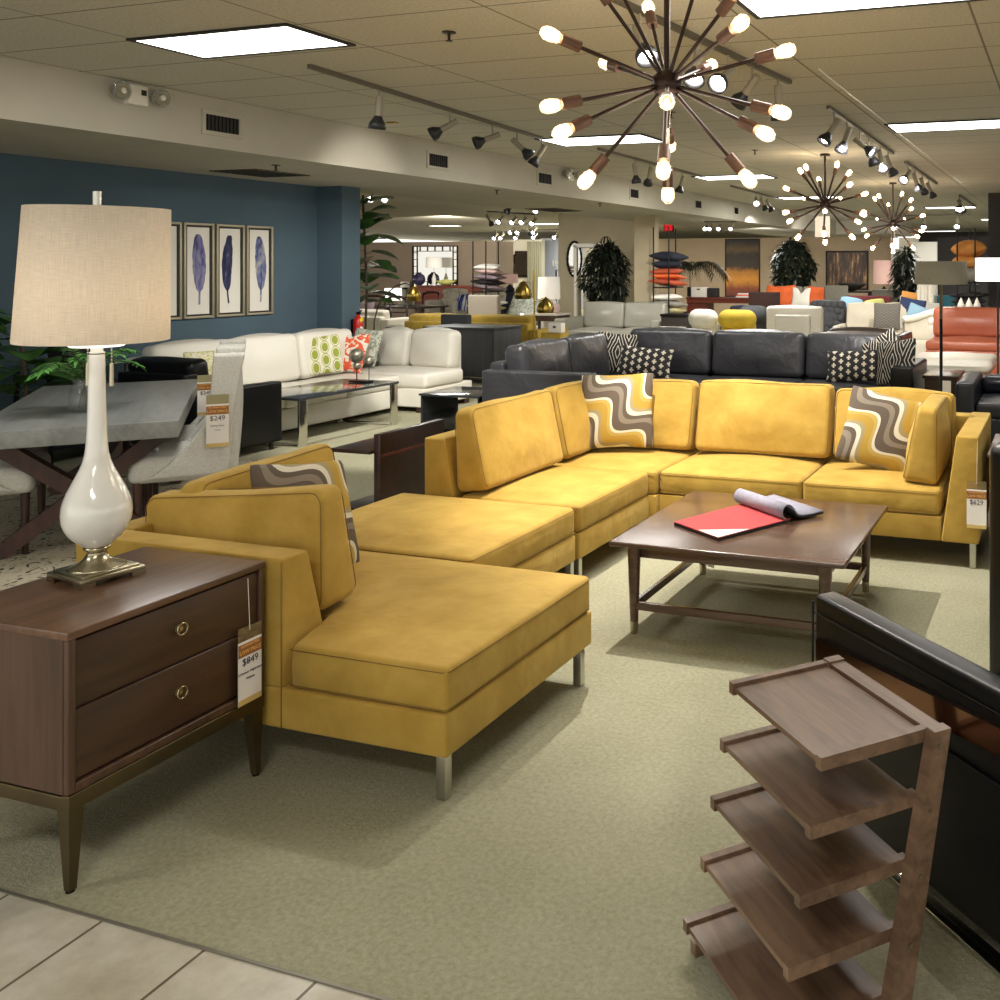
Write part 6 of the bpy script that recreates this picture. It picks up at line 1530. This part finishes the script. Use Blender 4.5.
# brass double headed floor lamp
a = on_y(536, 300, 12.8); zt = on_y(536, 270, 12.8).z
t = thing('brass_floor_lamp', 'brass floor lamp with two ribbed gold dome shades', 'lamp', (a.x, 12.75, 0))
P_(B().cyl((0, 0, 0), (0, 0, .03), .14, n=20), 'base', 'gold', t); P_(B().cyl((0, 0, .03), (0, 0, zt), .012, n=8), 'pole', 'gold', t)
for px, py0, py1, ex in ((523, 281, 299, 1.0), (545.5, 297, 313, 1.0)):
    q_ = on_y(px, py0, 12.7); q2 = on_y(px, py1, 12.7); h_ = q_.z - q2.z; dx = q_.x - a.x; dy = -.05
    ar = P_(B().cyl((0, 0, q_.z - .06 - .02 * (dx > 0)), (dx, dy, q_.z + .0), .006, n=6), 'arm', 'gold', t)
    P_(B().lathe([(.012, 0), (.035, -.02), (.10, -h_ * .45), (.125, -h_ * .75), (.105, -h_), (.10, -h_), (.118, -h_ * .75), (.03, -.03)], (dx, dy, q_.z), n=18, cap=False), 'dome_shade', 'gold', ar)
    rb_ = B()
    for k in range(10): rb_.tube([(dx + r_ * math.cos(k * .628), dy + r_ * math.sin(k * .628), q_.z + z_) for r_, z_ in ((.036, -.02), (.102, -h_ * .45), (.127, -h_ * .75), (.107, -h_))], .004, n=4)
    P_(rb_, 'ribs', 'bronze_leg', ar)
# arc lamp
t = thing('arc_floor_lamp', 'thin bronze arc floor lamp with a gold shade behind the white chaise', 'lamp', (on_y(374, 330, 13.2).x, 13.2, 0))
b0 = on_y(374, 330, 13.2); pts = []
for px, py in ((374, 340), (374, 322), (378, 306), (386, 294), (396, 286), (406, 283), (412, 286)):
    q_ = on_y(px, py, 13.2); pts.append(Vector((q_.x - b0.x, 0, q_.z)))
pts.insert(0, Vector((0, 0, .02))); P_(B().tube(pts, .011, n=6), 'arc', 'bronze_dark', t); P_(B().cyl((0, 0, 0), (0, 0, .03), .15, n=20), 'base', 'bronze_dark', t)
q_ = on_y(414, 286, 13.2); h_ = .24; P_(B().lathe([(.012, 0), (.05, -.02), (.10, -h_ * .5), (.115, -h_), (.11, -h_), (.09, -h_ * .5), (.03, -.03)], (q_.x - b0.x, 0, q_.z), n=18, cap=False), 'dome_shade', 'gold', t)
# beige sofa, purple pillow and books
x0, x1 = rng(345, 404, 14.8)
sofa('beige_sofa', 'beige sofa seen beside the blue wall end behind the white chaise', 'sofa', ((x0 + x1) / 2, 14.8), PI, x1 - x0, .9, .84, 'cream', n=1, arm=.16, arm_h=.70, seat=.60)
lean(364, 303, 14.95, .84, 'dark purple pillow propped on the beige sofa', 'mauve', .42, .40, .12, 78, 8, 0)
x0, x1 = rng(370, 403, 12.3)
t = thing('sofa_table', 'grey narrow sofa table with books behind the white chaise', 'console', ((x0 + x1) / 2, 12.3, 0)); zt = on_y(385, 331, 12.3).z
part(bx(x0, x1, 12.15, 12.45, zt - .03, zt, .003), 'top', 'grey_wall', t)
for x in (x0 + .02, x1 - .02): part(bx(x - .02, x + .02, 12.17, 12.43, 0, zt - .03), 'leg', 'grey_wall', t)
zz = zt
for k, (m_, h_, w_) in enumerate((('beige_pillow', .035, .22), ('grey_fabric', .03, .20), ('cream', .025, .18))):
    a = on_y(394, 331, 12.3); o = B().box((0, 0, 0), (w_, .16, h_), bev=.003).done('book', m_); o.location = (a.x, 12.3, zz + .001 + h_ / 2); zz += h_ + .001
    tag(o, ['straw coloured book at the bottom of the stack on the grey sofa table', 'grey book in the middle of the stack on the grey sofa table', 'cream book on top of the stack on the grey sofa table'][k], 'book', 'books on the grey sofa table')
# dark dining set
x0, x1 = rng(372, 436, 18.2)
t = thing('dark_dining_table', 'dark wood dining table deep in the left bay', 'dining table', ((x0 + x1) / 2, 18.2, 0)); W = x1 - x0
P_(B().box((0, 0, .74), (W, .95, .05), bev=.006), 'tabletop', 'espresso', t)
for x in (-W / 2 + .1, W / 2 - .1):
    for y in (-.38, .38): P_(B().box((x, y, .36), (.07, .07, .72)), 'leg', 'espresso', t)
dc = dining_chair('dark slatted dining chair nearest the arc lamp, seen from behind', (on_y(406, 300, 16.9).x, 16.9), PI, H=1.02, group='dark slatted dining chairs')
dup(dc, 'dark slatted dining chair at the left of the dark table', 'chair', loc=(on_y(380, 300, 17.2).x, 17.2, 0), rz=PI + .3)
dup(dc, 'dark slatted dining chair at the far side of the dark table', 'chair', loc=(on_y(425, 300, 19.3).x, 19.3, 0), rz=.1)
a = on_y(405, 290, 18.3)
t = thing('candle_stand', 'square dark pedestal with a white candle on the dark table', 'candle holder', (a.x, 18.3, .766)); P_(B().box((0, 0, .18), (.22, .22, .36), bev=.005), 'pedestal', 'grey_fabric', t); P_(B().cyl((0, 0, .36), (0, 0, .40), .05, .08, n=12), 'cup', 'black_metal', t); P_(B().cyl((0, 0, .40), (0, 0, .53), .10, n=14), 'candle', 'white_fabric', t)
a = on_y(393, 296, 18.1); drum_lamp('table_lamp', 'small glowing white lamp on the dark dining table', (a.x, 18.1), .766, [(.06, 0), (.06, .02), (.015, .03), (.015, .08)], 'black_metal', .20, .18, .88, 1.15, 'shade_glow')
# buffet group in front of the taupe wall
YB2 = 25.4; x0, x1 = rng(418, 472, YB2)
t = thing('buffet', 'reddish wood buffet in front of the taupe wall', 'cabinet', ((x0 + x1) / 2, YB2 + .2, 0)); zt = 1.04
part(bx(x0, x1, YB2, YB2 + .5, .1, zt - .04), 'carcass', 'redwood', t); part(bx(x0 - .03, x1 + .03, YB2 - .03, YB2 + .53, zt - .04, zt, .005), 'top', 'redwood', t)
for i in range(3):
    for z_ in (.66, .36):
        dd = part(bx(x0 + .04 + i * (x1 - x0 - .06) / 3, x0 + (i + 1) * (x1 - x0 - .06) / 3, YB2 - .015, YB2, z_, z_ + .26, .004), 'drawer', 'redwood', t)
        xm = x0 + .02 + (i + .5) * (x1 - x0 - .06) / 3; part(B().ball((xm, YB2 - .03, z_ + .15), .025, n=8), 'knob', 'steel', dd)
for x in (x0 + .06, x1 - .06): part(bx(x - .04, x + .04, YB2 + .02, YB2 + .48, 0, .1), 'foot', 'redwood', t)
a = on_y(419, 280, YB2 + .2); t = thing('round_vase', 'dark plum glazed round vase on the reddish buffet', 'vase', (a.x, YB2 + .2, zt + .001)); P_(B().lathe([(.08, 0), (.17, .08), (.20, .19), (.16, .31), (.07, .38), (.07, .41), (.05, .41), (.05, .37)], n=24), 'body', 'purple', t); P_(B().cyl((0, 0, .36), (0, 0, .405), .048, n=12), 'inner_neck', 'dark_slot', t)
a = on_y(446, 282, YB2 + .2); t = thing('shallow_bowl', 'wide cream dish on the reddish buffet', 'bowl', (a.x, YB2 + .2, zt + .001)); P_(B().lathe([(.09, 0), (.2, .05), (.31, .14), (.30, .155), (.18, .08), (.001, .06)], n=24), 'bowl', 'lime', t); P_(B().ball((0, 0, .12), .16, n=14, sq=(1.3, 1, .5)), 'contents', 'lime', t)
a = on_y(432, 270, YB2 + .15); drum_lamp('table_lamp', 'white drum lamp in front of the square mirror on the buffet', (a.x, YB2 + .25), zt + .001, [(.09, 0), (.10, .02), (.06, .06), (.07, .2), (.03, .34), (.015, .38)], 'ceramic', .25, .24, 1.60, 1.92, 'shade_white')
a = on_y(413, 246, 25.97); c = on_y(458, 287, 25.97)
t = thing('square_mirror', 'square mirror with segmented mirrored frame above the reddish buffet', 'mirror', ((a.x + c.x) / 2, 25.97, (a.z + c.z) / 2)); X0, X1, ZZ0, ZZ1 = a.x, c.x, c.z, a.z
f = B()
for q_ in ((X0, X0 + .03, ZZ0, ZZ1), (X1 - .03, X1, ZZ0, ZZ1), (X0, X1, ZZ0, ZZ0 + .03), (X0, X1, ZZ1 - .03, ZZ1), (X0 + .16, X0 + .18, ZZ0, ZZ1), (X1 - .18, X1 - .16, ZZ0, ZZ1), (X0, X1, ZZ0 + .16, ZZ0 + .18), (X0, X1, ZZ1 - .18, ZZ1 - .16)):
    sbx(f, q_[0], q_[1], 25.93, 25.985, q_[2], q_[3], .004, n=(1, 1, 1), k=1)
for k in range(1, 6):
    zz_ = ZZ0 + (ZZ1 - ZZ0) * k / 6; f.box((X0 + .08, 25.95, zz_), (.16, .04, .02)); f.box((X1 - .08, 25.95, zz_), (.16, .04, .02)); xx_ = X0 + (X1 - X0) * k / 6; f.box((xx_, 25.95, ZZ1 - .08), (.02, .04, .16)); f.box((xx_, 25.95, ZZ0 + .08), (.02, .04, .16))
part(f, 'frame', 'bronze_dark', t); part(bx(X0 + .02, X1 - .02, 25.96, 25.99, ZZ0 + .02, ZZ1 - .02), 'glass', 'mirror', t)
# cream wing chairs in the bay
a = on_y(445, 305, 19.2)
wc = sofa('wing_armchair', 'cream tufted wing armchair with a navy striped pillow', 'armchair', (a.x, 19.4), 0, .86, .8, 1.10, 'cream', n=1, arm=.13, arm_h=.85, seat=.56, tuft=True)
lean(462, 305, 19.15, .80, 'white and navy brush striped pillow on the cream wing armchair', 'bluestripe', .34, .42, .12, 78, 0, 0)
a = on_y(474, 305, 19.6); sofa('wing_armchair', 'second cream armchair behind the navy striped pillow', 'armchair', (a.x, 20.2), 0, .80, .8, 1.08, 'cream', n=1, arm=.13, arm_h=.8)
lean(474, 306, 19.55, .82, 'brown and cream leaf print pillow right of the navy striped one', 'greyfloral', .40, .42, .12, 78, 0, 0)
x0, x1 = rng(469, 499, 15.9)
t = thing('patterned_chair', 'dark maze patterned high back chair left of the pillow heap', 'chair', ((x0 + x1) / 2, 15.9, 0)); W = x1 - x0
P_(sbx(B(), -W / 2, W / 2, -.05, .08, .25, 1.10, .03), 'backrest', 'maze_dark', t); P_(sbx(B(), -W / 2, W / 2, .05, .6, .25, .5, .03), 'seat', 'maze_dark', t)
for o_ in t.children: o_.rotation_euler = (0, 0, 0)
for x in (-.2, .2):
    for y in (0, .52): P_(B().cyl((x, y, 0), (x, y, .26), .02, n=6), 'leg', 'espresso', t)
# navy heap chair, peach lamp
a = on_y(509, 297, 18.85); sofa('fabric_chair', 'midnight blue puffy armchair under the peach lamp', 'armchair', (a.x, 18.85), 0, .70, .7, 1.03, 'dark_navy', n=1, arm=.2, arm_h=.8, seat=.6, crown=.1)
a = on_y(510, 280, 21.4); t2 = thing('side_table', 'dark side table carrying the peach lamp', 'side table', (a.x, 21.4, 0)); P_(B().cyl((0, 0, .84), (0, 0, .88), .3, n=20), 'top', 'espresso', t2); P_(B().cyl((0, 0, 0), (0, 0, .84), .05, .04, n=10), 'column', 'espresso', t2); P_(B().cyl((0, 0, 0), (0, 0, .03), .22, n=18), 'foot', 'espresso', t2)
drum_lamp('table_lamp', 'peach shaded table lamp behind the midnight blue armchair', (a.x, 21.4), .881, [(.1, 0), (.12, .04), (.11, .2), (.04, .28), (.02, .3)], 'dark_navy', .20, .19, 1.22, 1.44, 'shade_pink')
# cream settee + leaf pillows, end table with big lamp
x0, x1 = rng(498, 545, 17.6)
sofa('cream_settee', 'cream settee with grey leaf pillows right of the maze chair', 'sofa', ((x0 + x1) / 2, 17.8), 0, x1 - x0 + .2, .85, .80, 'cream', n=1, arm=.12, arm_h=.62)
lean(520, 305, 17.56, .76, 'grey leaf print pillow at the left on the cream settee', 'greyfloral', .5, .5, .13, 76, 18, 8)
lean(532, 306, 17.52, .74, 'grey leaf print pillow at the right on the cream settee', 'greyfloral', .48, .48, .13, 74, 24, 0)
x0, x1 = rng(529, 562, 15.4)
t = thing('side_table', 'dark side table with open shelf under the big white lamp', 'side table', ((x0 + x1) / 2, 15.5, 0)); zt = on_y(545, 313, 15.4).z; W = x1 - x0
P_(B().box((0, 0, zt - .02), (W, .5, .04), bev=.004), 'top', 'cream', t); P_(B().box((0, 0, zt - .09), (W - .04, .46, .10)), 'drawer_box', 'espresso', t)
for x in (-W / 2 + .04, W / 2 - .04):
    for y in (-.2, .2): P_(B().box((x, y, (zt - .14) / 2), (.04, .04, zt - .14)), 'leg', 'espresso', t)
P_(B().box((0, 0, .2), (W - .06, .42, .03)), 'shelf', 'espresso', t)
a = on_y(549, 290, 15.5)
t = thing('table_lamp', 'big white shaded lamp with a white ring base left of the grey loveseat', 'lamp', (a.x, 15.5, zt + .001))
P_(B().cyl((0, 0, 0), (0, 0, .025), .10, n=18), 'foot', 'gold', t); P_(B().tube([(.12 * math.cos(k * PI / 12), 0, .145 + .12 * math.sin(k * PI / 12)) for k in range(24)], .035, n=10, closed=True), 'ring_base', 'white_paint', t)
z0_, z1_ = on_y(549, 299, 15.5).z - zt, on_y(549, 277, 15.5).z - zt
P_(B().cyl((0, 0, .27), (0, 0, z1_ - .02), .008, n=6), 'stem', 'gold', t); P_(B().lathe([(.205, z0_), (.19, z1_), (.185, z1_), (.20, z0_)], n=30, cap=False), 'shade', 'shade_white', t)
t = thing('ceramic_dish', 'pale peach rounded pot beside the ring lamp', 'pot', (a.x + .19, 15.42, zt + .001)); P_(B().lathe([(.05, 0), (.07, .05), (.07, .13), (.05, .17), (.001, .18)], n=18), 'body', 'pink_fabric', t)
boxy('display_box', 'small white display box in front of the dark side table', 'box', 548, 561, 323, 333, 12.15, .12, 'card_white', z0=None)
a = on_y(554, 340, 12.2); t = thing('display_pedestal', 'mustard upholstered bench end supporting the white display box', 'bench', (a.x, 12.2, 0)); zb = on_y(554, 333, 12.15).z
P_(sbx(B(), -.16, .16, -.10, .14, .05, zb - .003, .004), 'seat', 'mustard', t); P_(B().box((0, 0, .025), (.2, .15, .05)), 'foot', 'espresso', t)
a = on_y(528, 326, 14.9); t = drum_lamp('candle_lamp', 'tiny bright candle light on the floor stand behind the mustard sofa', (a.x, 14.7), 0, [(.09, 0), (.09, .02), (.012, .03), (.012, .72)], 'steel', .03, .03, .72, .82, 'shade_glow', floor=True)
# octagonal mirror + candlestick on the far walls
a = on_y(513, 252, 32.95); c = on_y(534, 276, 32.95)
t = thing('notched_mirror', 'dark framed mirror with notched corners on the far cream wall', 'mirror', ((a.x + c.x) / 2, 32.95, (a.z + c.z) / 2)); hx, hz = (c.x - a.x) / 2, (a.z - c.z) / 2; k = .12
pts = [(-hx + k, hz), (hx - k, hz), (hx - k, hz - k), (hx, hz - k), (hx, -hz + k), (hx - k, -hz + k), (hx - k, -hz), (-hx + k, -hz), (-hx + k, -hz + k), (-hx, -hz + k), (-hx, hz - k), (-hx + k, hz - k)]
P_(B().tube([(x, 0, z) for x, z in pts], .05, n=6, closed=True), 'frame', 'bronze_dark', t); g_ = B(); g_._add([(x * .95, .02, z * .95) for x, z in pts], [tuple(range(12))], False); P_(g_, 'glass', 'mirror', t)
a = on_y(556, 270, 31.0); t = thing('candelabra', 'pale candelabra in front of the cool grey wall', 'candelabra', (a.x, 31.0, 0))
P_(B().cyl((0, 0, 0), (0, 0, 1.5), .03, n=8), 'stem', 'black_metal', t); P_(B().cyl((0, 0, 0), (0, 0, .04), .2, n=16), 'base', 'black_metal', t)
for dx in (-.12, 0, .12):
    ar = P_(B().tube([(0, 0, 1.45), (dx, 0, 1.5), (dx, 0, 1.65)], .012, n=5), 'arm', 'steel', t); P_(B().cyl((dx, 0, 1.65), (dx, 0, 1.85), .025, n=8), 'candle', 'white_fabric', ar)
# ================================================================== LIGHT
def area(p, sx, sy, power, col=(1, .985, .95)):
    l = bpy.data.lights.new('panel_or_fill_light', 'AREA'); l.shape = 'RECTANGLE'; l.size = sx; l.size_y = sy; l.energy = power; l.color = col
    o = bpy.data.objects.new('panel_or_fill_light', l); C.objects.link(o); o.location = p; return o
for x0, x1, y0, y1 in ((-5.27, -4.10, 4.31, 4.84), (-5.30, -4.12, 9.0, 9.6), (-1.56, -.40, 4.38, 4.95), (-1.60, -.45, 9.1, 9.64), (-1.56, -.40, -.6, -.06), (-5.27, -4.10, -.6, -.06)):
    area(((x0 + x1) / 2, (y0 + y1) / 2, 2.985), x1 - x0, y1 - y0, 34)
for x, y, p in ((-4.7, 13.8, 60), (-4.7, 18.4, 70), (-2.5, 22.5, 90), (-1.6, 28.6, 90), (-8.5, 27.5, 60), (-17.8, 31.3, 120), (-12.5, 26.8, 110), (-11, 15, 60)):  # fill lights added to brighten the far areas, several without a panel above
    area((x, y, 2.5 if -8.7 < x < -6.5 else 2.98), 1.2, .6, p * 1.6)
pt = bpy.data.lights
def bulbs(h, power):
    l = pt.new('chandelier_light', 'POINT'); l.energy = power; l.color = (1, .88, .72); l.shadow_soft_size = .35
    o = bpy.data.objects.new('chandelier_light', l); C.objects.link(o); o.location = (h.x, h.y, h.z - .12); return o
bulbs(hub1, 20); bulbs(hub2, 18); bulbs(hub3, 18)
# beams of the spotlights, plus some added to brighten the back and left bay
S1 = (-2.38, 4.96, 2.74)
spot_lamp(S1, (-1.35, 5.05, 0), 430, 90, .45, .012)
spot_lamp((-2.05, 5.0, 2.75), (-2.7, 4.9, .5), 110, 60, .6, .03)
spot_lamp((-1.95, 6.2, 2.75), (-1.6, 6.0, .6), 90, 75, .7, .04)
spot_lamp((-1.9, 6.6, 2.75), (-3.9, 9.4, .5), 160, 60, .7, .05)
spot_lamp((-1.95, 4.5, 2.75), (-.7, 2.3, .3), 120, 60, .6, .02)
spot_lamp((-4.85, 5.6, 2.75), (-7.3, 8.6, .4), 240, 62, .6, .05)
spot_lamp((-5.0, 7.0, 2.75), (-7.6, 9.2, .4), 200, 60, .6, .05)
spot_lamp((-4.9, 6.2, 2.75), (-5.6, 7.9, 0), 420, 60, .5, .05)
spot_lamp((-5.0, 7.5, 2.75), (-8.5, 8.1, 1.6), 70, 60, .8, .05)
spot_lamp((-1.9, 8.4, 2.75), (-1.2, 12.4, .4), 300, 60, .6, .05)
spot_lamp((-1.9, 9.0, 2.75), (-3.2, 10.0, .6), 120, 70, .7, .05)
spot_lamp((-1.9, 10.4, 2.75), (-.9, 14.2, .7), 420, 60, .7, .05)
spot_lamp((-1.95, 13.0, 2.75), (-3.0, 16.4, .7), 420, 65, .7, .05)
spot_lamp((-5.3, 12.8, 2.75), (-6.2, 15.6, .8), 420, 65, .7, .05)
spot_lamp((-6.9, 22.4, 2.4), (-10.3, 31, 1.6), 420, 65, .7, .05)
spot_lamp((-6.2, 19.4, 2.7), (-8.0, 22.9, .8), 300, 60, .7, .05)
spot_lamp((-4.6, 20.4, 2.75), (-5.4, 24.2, .8), 300, 60, .7, .05)
spot_lamp((-6.0, 22.4, 2.4), (-7.0, 31, 1.4), 300, 65, .7, .05)
spot_lamp((-9.6, 11.6, 2.75), (-9.3, 15.5, .7), 260, 65, .7, .05)
spot_lamp((-15.5, 21.6, 2.75), (-18.5, 26, 1.3), 900, 90, .7, .05)
spot_lamp((-12.5, 28.8, 2.75), (-17.5, 32.2, 1.0), 110, 80, .7, .05)
spot_lamp((-19, 29.8, 2.75), (-20.5, 33.2, 1.2), 300, 80, .7, .05)
spot_lamp((-9.7, 19.0, 2.9), (-9.9, 20.0, 1.2), 120, 90, .7, .05)  # added to brighten behind the doorway, no spotlight hangs there
ll = pt.new('lamp_light', 'POINT'); ll.energy = 2.4; ll.color = (1, .99, .95); ll.shadow_soft_size = .06
lo_ = bpy.data.objects.new('lamp_light', ll); C.objects.link(lo_); lo_.location = (-2.843, 2.199, NZ + .92)
w = bpy.data.worlds.new('store_ambience'); bpy.context.scene.world = w; w.use_nodes = True
w.node_tree.nodes['Background'].inputs[0].default_value = lin((252, 249, 242)); w.node_tree.nodes['Background'].inputs[1].default_value = 1.6

# ================================================================== CAMERA
cam = bpy.data.cameras.new('camera'); co = bpy.data.objects.new('camera', cam); C.objects.link(co)
co.location = (0, 0, EYE); co.rotation_euler = (PI / 2, 0, YAW)
cam.sensor_width = 36; cam.sensor_fit = 'HORIZONTAL'; cam.lens = FOC / 1000 * 36; cam.shift_x = (500 - PX) / 1000; cam.shift_y = (PY - 500) / 1000; cam.clip_end = 200
sc = bpy.context.scene; sc.camera = co
sc.view_settings.view_transform = 'Standard'; sc.view_settings.look = 'None'; sc.view_settings.gamma = 1; sc.view_settings.use_curve_mapping = False
sc.view_settings.exposure = -0.06
sc.cycles.max_bounces = 6; sc.cycles.use_denoising = True; sc.cycles.sample_clamp_indirect = 4.0
